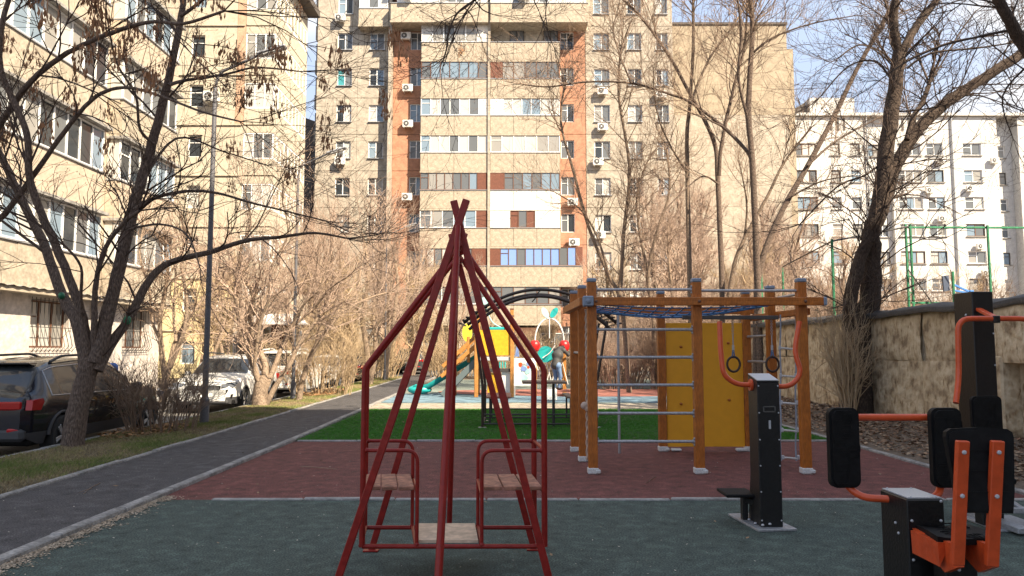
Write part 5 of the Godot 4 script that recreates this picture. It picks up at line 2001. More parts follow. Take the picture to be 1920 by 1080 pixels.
# limbs of the trees that stand out one by one: points from the foot outwards, radius at foot and tip
var limb_data := {
	"ash": [
		[[V(-6.99, -0.06, -12.00), V(-6.93, 0.46, -12.00), V(-6.84, 0.96, -12.00), V(-6.76, 1.39, -12.00)], 0.169, 0.153],
		[[V(-6.82, 1.30, -12.00), V(-7.04, 1.99, -12.11), V(-7.40, 2.51, -12.23), V(-7.81, 3.37, -12.34), V(-8.19, 3.93, -12.46), V(-8.57, 4.55, -12.57), V(-9.06, 5.33, -12.69), V(-9.56, 6.04, -12.80)], 0.104, 0.046],
		[[V(-6.77, 1.39, -12.00), V(-6.82, 1.98, -11.92), V(-6.93, 2.44, -11.84), V(-7.24, 3.25, -11.76), V(-7.47, 3.79, -11.68), V(-7.62, 4.33, -11.60), V(-7.64, 4.99, -11.52), V(-7.87, 5.57, -11.44), V(-8.01, 6.05, -11.36), V(-7.95, 6.71, -11.28), V(-7.73, 7.36, -11.20)], 0.085, 0.033],
		[[V(-6.69, 1.47, -12.00), V(-6.64, 2.06, -11.88), V(-6.59, 2.51, -11.77), V(-6.47, 2.94, -11.65), V(-6.27, 3.28, -11.53), V(-5.98, 3.57, -11.42), V(-5.70, 3.72, -11.30)], 0.055, 0.026],
		[[V(-6.67, 1.39, -12.00), V(-6.56, 1.99, -12.04), V(-6.41, 2.77, -12.07), V(-6.22, 3.87, -12.11), V(-6.01, 4.82, -12.15), V(-5.84, 5.69, -12.19), V(-5.71, 6.48, -12.22), V(-5.62, 7.24, -12.26), V(-5.57, 7.92, -12.30)], 0.130, 0.042],
		[[V(-6.63, 1.26, -12.00), V(-6.54, 1.64, -12.17), V(-6.34, 2.08, -12.33), V(-6.10, 2.76, -12.50), V(-5.83, 3.08, -12.67), V(-5.22, 3.28, -12.83), V(-4.68, 3.50, -13.00), V(-4.13, 3.59, -13.17), V(-3.56, 3.69, -13.33), V(-3.02, 3.62, -13.50)], 0.098, 0.016],
		[[V(-6.16, 3.87, -12.00), V(-5.83, 4.13, -12.20), V(-5.39, 4.26, -12.40), V(-5.02, 4.26, -12.60), V(-4.54, 4.14, -12.80), V(-4.04, 4.04, -13.00), V(-3.34, 3.89, -13.20)], 0.039, 0.013],
		[[V(-8.57, 5.02, -12.00), V(-8.17, 5.43, -11.83), V(-7.70, 5.90, -11.66), V(-7.06, 6.27, -11.49), V(-6.34, 6.50, -11.31), V(-5.59, 6.63, -11.14), V(-4.98, 6.53, -10.97), V(-4.31, 6.65, -10.80)], 0.059, 0.020],
		[[V(-8.82, 3.37, -12.00), V(-8.24, 3.70, -11.89), V(-7.85, 4.11, -11.78), V(-7.30, 4.82, -11.67), V(-6.84, 5.35, -11.56), V(-6.45, 5.61, -11.44), V(-5.98, 5.66, -11.33), V(-5.42, 5.49, -11.22), V(-4.71, 5.20, -11.11), V(-4.10, 5.02, -11.00)], 0.055, 0.013],
		[[V(-5.67, 5.94, -12.00), V(-5.48, 6.12, -12.25), V(-4.95, 6.31, -12.50), V(-4.50, 6.53, -12.75), V(-3.82, 6.56, -13.00)], 0.033, 0.013],
		[[V(-5.50, 7.12, -12.00), V(-5.00, 7.32, -11.75), V(-4.53, 7.60, -11.50)], 0.033, 0.020],
		[[V(-7.60, 3.19, -12.00), V(-7.83, 3.42, -11.80), V(-8.04, 3.63, -11.60)], 0.029, 0.020],
		[[V(-5.87, 4.95, -12.00), V(-5.98, 5.14, -11.75), V(-5.94, 5.59, -11.50), V(-6.12, 6.01, -11.25), V(-6.12, 6.41, -11.00)], 0.029, 0.013],
		[[V(-6.07, 4.24, -12.00), V(-5.75, 5.20, -12.53), V(-5.13, 5.11, -13.07), V(-4.54, 5.00, -13.60)], 0.026, 0.010],
		[[V(-6.23, 3.54, -12.00), V(-5.59, 3.58, -11.73), V(-5.04, 3.37, -11.47), V(-4.71, 2.84, -11.20)], 0.023, 0.010],
		[[V(-6.88, 1.73, -12.00), V(-6.79, 2.40, -11.73), V(-6.66, 2.87, -11.47), V(-6.77, 3.17, -11.20)], 0.036, 0.016],
	],
	"white_car_tree": [
		[[V(-6.86, -0.00, -20.50), V(-6.85, 0.37, -20.50), V(-6.83, 0.73, -20.50)], 0.229, 0.175],
		[[V(-6.86, 0.51, -20.50), V(-6.99, 1.09, -20.40), V(-7.23, 1.67, -20.30), V(-7.35, 2.17, -20.20), V(-7.38, 2.75, -20.10), V(-7.45, 3.03, -20.00)], 0.088, 0.054],
		[[V(-6.83, 0.51, -20.50), V(-6.76, 1.09, -20.60), V(-7.08, 1.82, -20.70), V(-7.31, 2.56, -20.80), V(-7.26, 3.09, -20.90), V(-7.61, 3.63, -21.00), V(-8.03, 3.94, -21.10)], 0.101, 0.047],
		[[V(-6.83, 0.59, -20.50), V(-6.94, 0.95, -20.27), V(-6.85, 1.53, -20.05), V(-6.66, 2.38, -19.82), V(-6.38, 2.93, -19.60)], 0.061, 0.034],
		[[V(-6.77, 0.44, -20.50), V(-6.60, 0.94, -20.66), V(-6.45, 1.53, -20.82), V(-6.28, 2.05, -20.98), V(-5.96, 2.46, -21.14), V(-5.64, 2.81, -21.30)], 0.088, 0.040],
		[[V(-7.06, 2.55, -20.50), V(-7.20, 2.92, -20.62), V(-6.99, 3.30, -20.75), V(-6.59, 3.62, -20.88), V(-6.56, 3.93, -21.00)], 0.054, 0.027],
		[[V(-6.70, 0.08, -20.50), V(-6.42, 0.66, -20.56), V(-6.08, 1.24, -20.62), V(-5.92, 1.67, -20.68), V(-5.62, 2.12, -20.74), V(-5.35, 2.56, -20.80)], 0.081, 0.047],
		[[V(-6.14, 2.04, -20.50), V(-5.66, 2.83, -20.30), V(-5.19, 3.25, -20.10), V(-4.87, 4.10, -19.90)], 0.047, 0.020],
		[[V(-7.43, 3.58, -20.50), V(-7.45, 4.29, -20.30), V(-7.11, 5.00, -20.10), V(-7.21, 5.84, -19.90)], 0.047, 0.020],
		[[V(-5.42, 2.77, -20.50), V(-4.92, 3.26, -20.20), V(-4.43, 3.52, -19.90)], 0.040, 0.020],
		[[V(-6.68, 2.99, -20.50), V(-6.54, 3.85, -20.23), V(-6.05, 4.68, -19.97), V(-6.13, 5.51, -19.70)], 0.034, 0.020],
	],
	"leaning_tree": [
		[[V(-6.40, 0.01, -22.50), V(-6.27, 0.57, -22.44), V(-6.08, 1.20, -22.38), V(-5.85, 1.68, -22.32), V(-5.53, 2.15, -22.26), V(-5.08, 2.71, -22.20)], 0.104, 0.059],
		[[V(-5.90, 1.68, -22.50), V(-5.73, 2.47, -22.30), V(-5.86, 3.26, -22.10), V(-5.51, 4.19, -21.90)], 0.059, 0.022],
		[[V(-5.15, 2.72, -22.50), V(-4.72, 3.46, -22.70), V(-4.61, 4.47, -22.90), V(-4.33, 5.34, -23.10)], 0.059, 0.022],
		[[V(-5.15, 2.72, -22.50), V(-4.41, 3.15, -22.80), V(-3.64, 3.41, -23.10)], 0.044, 0.022],
	],
	"bush_tree": [
		[[V(-11.39, -0.16, -24.50), V(-11.32, 0.39, -24.50), V(-11.21, 0.99, -24.50)], 0.119, 0.098],
		[[V(-11.29, 0.47, -24.50), V(-11.43, 1.69, -24.40), V(-11.45, 2.55, -24.30), V(-11.27, 3.50, -24.20), V(-11.15, 4.27, -24.10)], 0.098, 0.049],
		[[V(-11.24, 0.82, -24.50), V(-11.05, 1.86, -24.62), V(-10.75, 2.57, -24.75), V(-10.46, 3.07, -24.88), V(-10.12, 3.56, -25.00)], 0.091, 0.049],
		[[V(-11.17, 0.99, -24.50), V(-10.68, 2.21, -24.35), V(-10.57, 3.24, -24.20), V(-10.71, 4.27, -24.05), V(-10.59, 5.12, -23.90)], 0.084, 0.035],
		[[V(-11.41, 1.69, -24.50), V(-11.86, 2.56, -24.60), V(-12.04, 3.63, -24.70), V(-12.45, 4.71, -24.80), V(-12.43, 5.63, -24.90)], 0.056, 0.028],
		[[V(-11.00, 1.86, -24.50), V(-11.23, 2.92, -24.73), V(-11.29, 4.01, -24.97), V(-11.57, 4.94, -25.20)], 0.049, 0.028],
	],
	"fork_tree": [
		[[V(7.53, 0.01, -16.50), V(7.54, 0.84, -16.50), V(7.59, 1.66, -16.50), V(7.69, 2.36, -16.50)], 0.371, 0.280],
		[[V(7.78, 1.78, -16.50), V(7.92, 2.72, -16.47), V(7.97, 3.66, -16.44), V(8.00, 4.25, -16.41), V(8.18, 4.79, -16.39), V(8.40, 6.29, -16.36), V(8.62, 7.63, -16.33), V(8.73, 8.29, -16.30)], 0.230, 0.140],
		[[V(8.81, 8.25, -16.50), V(8.65, 8.88, -16.37), V(8.66, 9.57, -16.23), V(8.74, 10.37, -16.10)], 0.110, 0.080],
		[[V(8.86, 8.31, -16.50), V(9.26, 8.94, -16.63), V(9.73, 9.51, -16.77), V(10.41, 10.42, -16.90)], 0.110, 0.070],
		[[V(8.23, 4.63, -16.50), V(8.54, 5.33, -16.63), V(8.90, 6.03, -16.76), V(9.55, 6.85, -16.89), V(10.47, 7.56, -17.01), V(11.46, 8.19, -17.14), V(12.40, 8.82, -17.27), V(13.38, 9.74, -17.40)], 0.160, 0.110],
		[[V(8.90, 6.31, -16.50), V(9.14, 6.87, -16.63), V(9.45, 7.29, -16.77), V(9.69, 7.74, -16.90)], 0.065, 0.050],
		[[V(7.52, 1.78, -16.50), V(7.38, 2.47, -16.33), V(7.58, 3.51, -16.17), V(7.78, 4.17, -16.00)], 0.170, 0.120],
		[[V(8.26, 4.87, -16.50), V(8.56, 5.01, -16.70), V(8.91, 5.12, -16.90)], 0.070, 0.035],
		[[V(9.46, 7.59, -16.50), V(9.88, 8.14, -16.70), V(10.47, 8.99, -16.90), V(11.00, 9.60, -17.10)], 0.025, 0.015],
		[[V(8.97, 8.13, -16.50), V(9.59, 8.46, -16.70), V(10.46, 8.80, -16.90), V(11.60, 9.01, -17.10)], 0.035, 0.015],
		[[V(8.97, 7.96, -16.50), V(9.41, 8.23, -16.30), V(10.31, 8.27, -16.10), V(11.01, 8.31, -15.90)], 0.030, 0.015],
		[[V(8.63, 8.13, -16.50), V(8.26, 8.28, -16.27), V(7.67, 8.31, -16.03), V(7.09, 7.91, -15.80)], 0.030, 0.015],
		[[V(8.62, 7.69, -16.50), V(8.36, 8.22, -16.73), V(7.85, 8.18, -16.97), V(7.30, 7.56, -17.20)], 0.030, 0.015],
		[[V(8.40, 5.84, -16.50), V(7.77, 5.42, -16.23), V(7.06, 5.12, -15.97), V(6.12, 4.25, -15.70)], 0.030, 0.015],
		[[V(8.59, 6.95, -16.50), V(9.06, 6.88, -16.10), V(9.65, 6.92, -15.70)], 0.025, 0.010],
	],
	"corner_tree": [
		[[V(10.26, 0.00, -13.00), V(10.35, 2.11, -13.00), V(10.33, 3.99, -13.00), V(10.14, 5.43, -13.00)], 0.251, 0.184],
		[[V(10.21, 5.04, -13.00), V(9.68, 5.97, -12.90), V(9.13, 6.81, -12.80), V(8.85, 7.13, -12.70), V(8.65, 7.37, -12.60), V(8.40, 7.72, -12.50), V(8.02, 8.26, -12.40)], 0.134, 0.075],
		[[V(10.27, 4.46, -13.00), V(10.20, 6.40, -13.00), V(10.43, 8.48, -13.00)], 0.142, 0.084],
		[[V(9.01, 7.33, -13.00), V(8.30, 7.12, -12.80), V(7.51, 6.87, -12.60), V(6.75, 6.50, -12.40), V(6.17, 6.10, -12.20)], 0.029, 0.008],
		[[V(9.00, 7.43, -13.00), V(8.79, 7.93, -13.20), V(8.33, 8.07, -13.40), V(7.84, 7.91, -13.60)], 0.025, 0.008],
		[[V(9.37, 6.79, -13.00), V(8.96, 6.21, -13.30), V(9.31, 5.50, -13.60)], 0.025, 0.008],
		[[V(8.41, 8.58, -13.00), V(6.17, 9.33, -12.90), V(3.73, 9.37, -12.80), V(1.80, 8.81, -12.70), V(0.47, 8.27, -12.60), V(-0.28, 7.91, -12.50), V(-0.64, 7.59, -12.40)], 0.067, 0.025],
		[[V(-0.67, 7.88, -13.00), V(-0.98, 7.64, -13.00), V(-1.13, 7.29, -13.00), V(-1.17, 6.99, -13.00), V(-1.22, 6.81, -13.00)], 0.021, 0.013],
		[[V(-0.67, 7.88, -13.00), V(-0.53, 7.68, -12.95), V(-0.33, 7.56, -12.90)], 0.017, 0.008],
		[[V(-0.86, 7.74, -13.00), V(-0.72, 7.56, -12.95), V(-0.62, 7.29, -12.90)], 0.013, 0.008],
		[[V(0.48, 8.48, -13.00), V(0.38, 7.96, -12.95), V(0.48, 7.63, -12.90)], 0.017, 0.008],
	],
	"slim_a": [
		[[V(6.20, 0.41, -26.00), V(6.21, 4.11, -26.00), V(6.21, 8.87, -26.00), V(6.33, 10.18, -26.00), V(6.50, 12.26, -26.00), V(6.54, 14.16, -26.00), V(6.66, 15.36, -26.00)], 0.111, 0.043],
		[[V(6.25, 7.71, -26.00), V(5.44, 8.98, -25.73), V(5.03, 10.04, -25.47), V(4.90, 11.28, -25.20)], 0.043, 0.017],
		[[V(6.39, 10.42, -26.00), V(7.13, 12.06, -26.20), V(8.19, 13.55, -26.40), V(8.87, 14.66, -26.60)], 0.051, 0.026],
	],
	"slim_b": [
		[[V(7.06, 0.54, -25.00), V(7.08, 4.02, -25.10), V(7.05, 7.39, -25.20), V(7.02, 8.59, -25.30), V(6.66, 9.62, -25.40), V(6.25, 10.48, -25.50), V(5.50, 12.00, -25.60), V(4.54, 13.45, -25.70), V(3.56, 14.46, -25.80)], 0.115, 0.041],
		[[V(7.04, 7.48, -25.00), V(7.10, 8.53, -24.80), V(7.52, 10.52, -24.60), V(7.83, 11.77, -24.40), V(7.93, 13.66, -24.20)], 0.074, 0.033],
		[[V(7.00, 7.20, -25.00), V(6.46, 7.41, -24.73), V(5.85, 6.99, -24.47), V(4.90, 6.04, -24.20)], 0.041, 0.016],
	],
	"slim_c": [
		[[V(7.80, 0.60, -23.50), V(7.76, 3.87, -23.50), V(7.70, 7.42, -23.50), V(7.61, 9.09, -23.50), V(7.69, 10.38, -23.50), V(7.82, 12.09, -23.50), V(7.72, 13.50, -23.50)], 0.131, 0.069],
		[[V(7.70, 7.47, -23.50), V(7.60, 7.97, -23.69), V(6.85, 8.88, -23.88), V(5.90, 9.71, -24.06), V(5.34, 10.04, -24.25), V(4.01, 10.51, -24.44), V(2.49, 10.62, -24.62), V(1.27, 10.52, -24.81), V(0.37, 10.68, -25.00)], 0.069, 0.023],
		[[V(7.78, 11.16, -23.50), V(8.39, 11.58, -23.23), V(9.49, 11.91, -22.97), V(10.73, 12.05, -22.70)], 0.046, 0.015],
		[[V(7.62, 8.87, -23.50), V(7.24, 10.18, -23.23), V(7.28, 11.64, -22.97), V(7.07, 12.92, -22.70)], 0.054, 0.031],
		[[V(3.86, 10.17, -23.50), V(3.53, 10.96, -23.43), V(3.27, 11.82, -23.37), V(3.36, 12.32, -23.30)], 0.039, 0.015],
		[[V(6.74, 8.76, -23.50), V(6.12, 9.05, -23.25), V(5.74, 10.09, -23.00)], 0.031, 0.015],
	],
	"slim_d": [
		[[V(7.74, 0.84, -23.80), V(7.87, 3.65, -23.86), V(8.58, 5.73, -23.91), V(9.65, 7.57, -23.97), V(10.55, 9.15, -24.03), V(11.44, 10.86, -24.09), V(12.46, 12.60, -24.14), V(13.00, 13.66, -24.20)], 0.117, 0.063],
		[[V(9.58, 7.53, -23.80), V(10.49, 8.31, -24.00), V(11.48, 8.90, -24.20), V(12.84, 9.60, -24.40)], 0.047, 0.016],
		[[V(8.96, 6.49, -23.80), V(9.86, 6.94, -23.45), V(10.73, 7.03, -23.10)], 0.039, 0.016],
	],
	"slim_e": [
		[[V(4.37, 0.21, -28.00), V(4.12, 3.30, -28.07), V(3.69, 4.32, -28.13), V(2.91, 6.29, -28.20), V(2.36, 8.45, -28.27), V(1.90, 10.36, -28.33), V(2.08, 12.08, -28.40)], 0.110, 0.037],
		[[V(4.01, 3.50, -28.00), V(4.10, 4.29, -27.90), V(4.21, 6.04, -27.80), V(4.43, 8.46, -27.70), V(4.04, 11.21, -27.60), V(4.15, 13.00, -27.50)], 0.101, 0.037],
		[[V(3.68, 4.30, -28.00), V(3.17, 5.89, -27.80), V(2.50, 6.87, -27.60), V(1.59, 7.43, -27.40)], 0.055, 0.018],
	],
	"slim_f": [
		[[V(7.28, 0.46, -27.00), V(7.96, 4.20, -26.92), V(8.43, 5.59, -26.84), V(9.30, 7.18, -26.76), V(9.89, 8.36, -26.68), V(10.87, 9.63, -26.60)], 0.106, 0.035],
		[[V(8.48, 5.61, -27.00), V(8.52, 6.90, -26.75), V(8.19, 8.42, -26.50)], 0.053, 0.018],
	],
	"slim_g": [
		[[V(5.61, 0.05, -30.00), V(5.66, 2.77, -29.92), V(5.46, 4.48, -29.84), V(5.79, 6.20, -29.76), V(6.34, 7.92, -29.68), V(6.25, 9.65, -29.60)], 0.099, 0.039],
		[[V(5.55, 4.50, -30.00), V(5.22, 6.26, -30.17), V(5.16, 8.06, -30.33), V(5.65, 9.44, -30.50)], 0.069, 0.030],
	],
	"lawn_tree_a": [
		[[V(-6.32, -0.01, -33.00), V(-6.37, 1.48, -32.92), V(-6.57, 2.89, -32.84), V(-6.43, 3.82, -32.76), V(-6.34, 5.23, -32.68), V(-6.58, 6.64, -32.60)], 0.163, 0.065],
		[[V(-6.22, 0.08, -33.00), V(-6.03, 1.72, -33.10), V(-6.17, 3.37, -33.20), V(-5.93, 4.82, -33.30), V(-5.73, 6.52, -33.40)], 0.130, 0.054],
		[[V(-6.39, 1.95, -33.00), V(-5.82, 2.88, -32.83), V(-5.38, 3.81, -32.67), V(-5.25, 5.21, -32.50)], 0.076, 0.033],
	],
	"lawn_tree_b": [
		[[V(-6.42, 0.07, -38.00), V(-6.31, 1.20, -37.92), V(-6.07, 2.54, -37.84), V(-5.89, 3.89, -37.76), V(-5.81, 5.24, -37.68), V(-6.09, 6.86, -37.60)], 0.162, 0.062],
		[[V(-6.28, 1.74, -38.00), V(-5.58, 2.82, -38.17), V(-5.08, 4.20, -38.33), V(-4.84, 5.87, -38.50)], 0.100, 0.037],
	],
}

# ---------------------------------------------------------------- trees
# thin three-sided stick
func stick(b: MB, p0: Vector3, p1: Vector3, p2: Vector3, r0: float, r2: float) -> void:
	var d := (p2 - p0).normalized()
	var s := d.cross(Vector3.UP if absf(d.y) < 0.9 else Vector3.RIGHT).normalized()
	var u := d.cross(s)
	var i := b.v.size()
	var r1 := (r0 + r2) * 0.55
	for e in [s, s * -0.5 + u * 0.866, s * -0.5 - u * 0.866]:
		b.v.append(p0 + e * r0)
		b.v.append(p1 + e * r1)
		b.v.append(p2 + e * r2)
		b.n.append(e)
		b.n.append(e)
		b.n.append(e)
	for k in 3:
		var a := i + k * 3
		var c := i + ((k + 1) % 3) * 3
		b.ix.append_array(PackedInt32Array([a, a + 1, c, c, a + 1, c + 1, a + 1, a + 2, c + 1, c + 1, a + 2, c + 2]))

func side_dir(d: Vector3, spread: float, q: RandomNumberGenerator) -> Vector3:
	var s := d.cross(Vector3.UP if absf(d.y) < 0.9 else Vector3.RIGHT).normalized()
	var u := d.cross(s)
	var a := q.randf() * TAU
	return (d * cos(spread) + (s * cos(a) + u * sin(a)) * sin(spread)).normalized()

# a branch that bends in steps and splits into finer ones
func ramify(b: MB, p: Vector3, d: Vector3, length: float, r: float, level: int, kids: int, q: RandomNumberGenerator, up: float, ends: Array) -> void:
	var steps := 2 if level == 0 else 4
	var pts := PackedVector3Array([p])
	var curl := side_dir(d, 1.3, q) * q.randf_range(0.12, 0.34)
	var e := d
	for i in steps:
		e = (e + curl + side_dir(e, 1.5, q) * 0.13 + Vector3.UP * up * 0.6).normalized()
		pts.append(pts[i] + e * length / steps)
	var tip := r * 0.5 if level > 0 else maxf(r * 0.6, 0.002)
	for i in range(0, steps, 2):
		stick(b, pts[i], pts[i + 1], pts[i + 2], lerpf(r, tip, float(i) / steps), lerpf(r, tip, float(i + 2) / steps))
	if level == 0:
		ends.append(pts[steps])
		return
	for k in kids:
		var t := q.randf_range(0.2, 1.0) * steps
		var a := mini(int(t), steps - 1)
		var at := pts[a].lerp(pts[a + 1], t - a)
		var dd := (pts[a + 1] - pts[a]).normalized()
		var nd := (side_dir(dd, q.randf_range(0.4, 0.95), q) + Vector3.UP * up).normalized()
		ramify(b, at, nd, length * q.randf_range(0.4, 0.75), maxf(r * 0.55, 0.0028), level - 1, kids, q, up, ends)

func bark_tube(b: MB, pts: PackedVector3Array, r: PackedFloat32Array, sides: int, sd: int) -> void:
	var f := FastNoiseLite.new()
	f.seed = sd
	f.frequency = 1.6
	var first := b.v.size()
	b.tube(pts, r, sides)
	for i in pts.size() * sides:
		var k := i / sides
		var rr: float = r[mini(k, r.size() - 1)]
		var e := b.n[first + i]
		var a := TAU * (i % sides) / sides
		var ridge := (0.5 - absf(sin(a * 6.0 + f.get_noise_2d(k * 0.5, sd) * 4.0))) * (0.10 if rr > 0.1 else 0.05)
		b.v[first + i] += e * rr * (f.get_noise_3d(pts[k].x * 2 + e.x, pts[k].y * 1.2, e.z) * 0.13 + ridge)

func traced_tree(key: String, called: String, label: String, bark_m: Material, twig_m: Material, dens: float, twig_len: float, sd: int, levels := 2, group := "") -> Node3D:
	var limbs: Array = limb_data[key]
	var foot: Vector3 = limbs[0][0][0]
	var o := thing(called, label, "tree", V(foot.x, 0, foot.z), group)
	var q := RandomNumberGenerator.new()
	q.seed = sd
	var crown := MB.new()
	var ends := []
	for i in limbs.size():
		var raw := PackedVector3Array(limbs[i][0])
		if i == 0:
			raw[0].y = minf(raw[0].y, -0.16)
			var flare := PackedVector3Array([raw[0] - V(0, 0.05, 0)])
			raw = flare + raw
		var pts := smooth_line(raw, 5)
		var r := PackedFloat32Array()
		var m := pts.size()
		for k in m:
			var t := float(k) / (m - 1)
			var rr := lerpf(limbs[i][1], limbs[i][2], pow(t, 0.8))
			if i == 0:
				rr *= 1.0 + 0.22 * exp(-maxf(pts[k].y, 0.0) / 0.13)
			r.append(rr)
			if k > 0 and k < m - 1 and i > 0:
				pts[k] += V(q.randf_range(-1, 1), q.randf_range(-1, 1), q.randf_range(-1, 1)) * rr * 0.1
		var b := MB.new()
		if i == 0:
			pts.append(pts[m - 1] + (pts[m - 1] - pts[m - 2]).normalized() * r[m - 1] * 0.9)
			r.append(r[m - 1] * 0.35)
		bark_tube(b, pts, r, 40 if limbs[i][1] > 0.2 else 14 if limbs[i][1] > 0.12 else (9 if limbs[i][1] > 0.05 else 7), sd + i)
		part("trunk" if i == 0 else "limb", b, bark_m, o)
		# side branches
		var total := 0.0
		for k in m - 1:
			total += pts[k].distance_to(pts[k + 1])
		var n := int(total * dens * (0.35 if i == 0 else 1.0))
		for k in n:
			var t := pow(q.randf_range(0.12 if i > 0 else 0.75, 1.0), 0.75)
			var x := t * (m - 1)
			var a := mini(int(x), m - 2)
			var p := pts[a].lerp(pts[a + 1], x - a)
			var d := (pts[a + 1] - pts[a]).normalized()
			var nd := (side_dir(d, q.randf_range(0.5, 1.1), q) + Vector3.UP * 0.15).normalized()
			var rr := minf(r[a] * 0.4, 0.02)
			ramify(crown, p, nd, twig_len * q.randf_range(0.5, 1.2), maxf(rr, 0.006), levels, 4, q, 0.12, ends)
		# the tip breaks up as well
		if i > 0 and limbs[i][2] < 0.09:
			for k in 4:
				var d := (pts[m - 1] - pts[m - 2]).normalized()
				ramify(crown, pts[m - 1], side_dir(d, q.randf_range(0.1, 0.6), q), twig_len * q.randf_range(0.6, 1.3), maxf(limbs[i][2] * 0.6, 0.005), levels, 4, q, 0.12, ends)
	for e in ends:
		var d := V(q.randf_range(-0.5, 0.5), q.randf_range(-0.6, 1.0), q.randf_range(-0.5, 0.5)).normalized()
		stick(crown, e, e + d * 0.012, e + d * 0.026, 0.005, 0.003)
	part("crown", crown, twig_m, o)
	o.set_meta("ends", ends)
	return o

# a whole bare tree grown from rules; returns the thing, standing at the origin
func grown_tree(called: String, label: String, height: float, stems: int, bark_m: Material, twig_m: Material, sd: int, group: String, fine: int) -> Node3D:
	var o := thing(called, label, "tree", Vector3.ZERO, group)
	var q := RandomNumberGenerator.new()
	q.seed = sd
	var crown := MB.new()
	var ends := []
	for s in stems:
		var pts := PackedVector3Array([V(q.randf_range(-0.1, 0.1) * stems, -0.05, q.randf_range(-0.1, 0.1) * stems)])
		var lean := V(q.randf_range(-0.3, 0.3), 1, q.randf_range(-0.3, 0.3)).normalized()
		var hh := height * q.randf_range(0.75, 1.0)
		for k in 7:
			lean = (lean + V(q.randf_range(-0.16, 0.16), 0.08, q.randf_range(-0.16, 0.16))).normalized()
			pts.append(pts[pts.size() - 1] + lean * hh / 8.0)
		pts = smooth_line(pts, 3)
		var r0 := height * 0.013
		var r := PackedFloat32Array()
		for k in pts.size():
			r.append(lerpf(r0, r0 * 0.22, float(k) / pts.size()))
		var b := MB.new()
		b.tube(pts, r, 7)
		part("trunk", b, bark_m, o)
		for k in fine:
			var t := q.randf_range(0.22, 1.0)
			var x := t * (pts.size() - 2)
			var a := int(x)
			var p := pts[a].lerp(pts[a + 1], x - a)
			var d := (pts[a + 1] - pts[a]).normalized()
			var nd := (side_dir(d, q.randf_range(0.5, 1.0), q) + Vector3.UP * 0.25).normalized()
			ramify(crown, p, nd, height * q.randf_range(0.12, 0.26) * (1.15 - t * 0.6), r[a] * 0.5, 3, 4, q, 0.2, ends)
	part("crown", crown, twig_m, o)
	return o

# shrub: many thin stems from the ground
func shrub(called: String, label: String, height: float, stems: int, spread: float, m: Material, sd: int, group: String, levels := 2) -> Node3D:
	var o := thing(called, label, "shrub", Vector3.ZERO, group)
	var q := RandomNumberGenerator.new()
	q.seed = sd
	var lower := MB.new()
	var upper := MB.new()
	var ends := []
	for k in stems:
		var a := q.randf() * TAU
		var rad := sqrt(q.randf()) * spread * 0.45
		var p := V(cos(a) * rad, -0.03, sin(a) * rad)
		var d := V(cos(a) * q.randf_range(0.05, 0.5), 1, sin(a) * q.randf_range(0.05, 0.5)).normalized()
		var h := height * q.randf_range(0.3, 0.62)
		var mid := p + d * h
		stick(lower, p, p + d * h * 0.5, mid, height * 0.006 + 0.003, height * 0.004 + 0.002)
		for i in 4:
			ramify(upper, p.lerp(mid, q.randf_range(0.2, 1.0)), side_dir(d, q.randf_range(0.15, 0.6), q), height * q.randf_range(0.18, 0.38), height * 0.003 + 0.002, levels, 3, q, 0.18, ends)
	part("stems", lower, m, o)
	part("twigs", upper, m, o)
	return o

func seed_cluster_mesh(sd: int) -> ArrayMesh:
	var q := RandomNumberGenerator.new()
	q.seed = sd
	var b := MB.new()
	for k in 26:
		var p := V(q.randf_range(-0.05, 0.05), q.randf_range(-0.14, 0.0), q.randf_range(-0.05, 0.05))
		var l := q.randf_range(0.04, 0.07)
		var t := Basis(Vector3.UP, q.randf() * TAU) * Basis(Vector3.RIGHT, q.randf_range(-0.4, 0.4))
		var w := 0.008
		var a := p + t * V(0, -l, 0)
		b.quad(p, p + t * V(-w, -l * 0.6, 0), a, p + t * V(w, -l * 0.6, 0.002))
	stick(b, V(0, 0.03, 0), V(0, -0.03, 0), V(0.01, -0.12, 0), 0.003, 0.002)
	return b.mesh(M.seed)

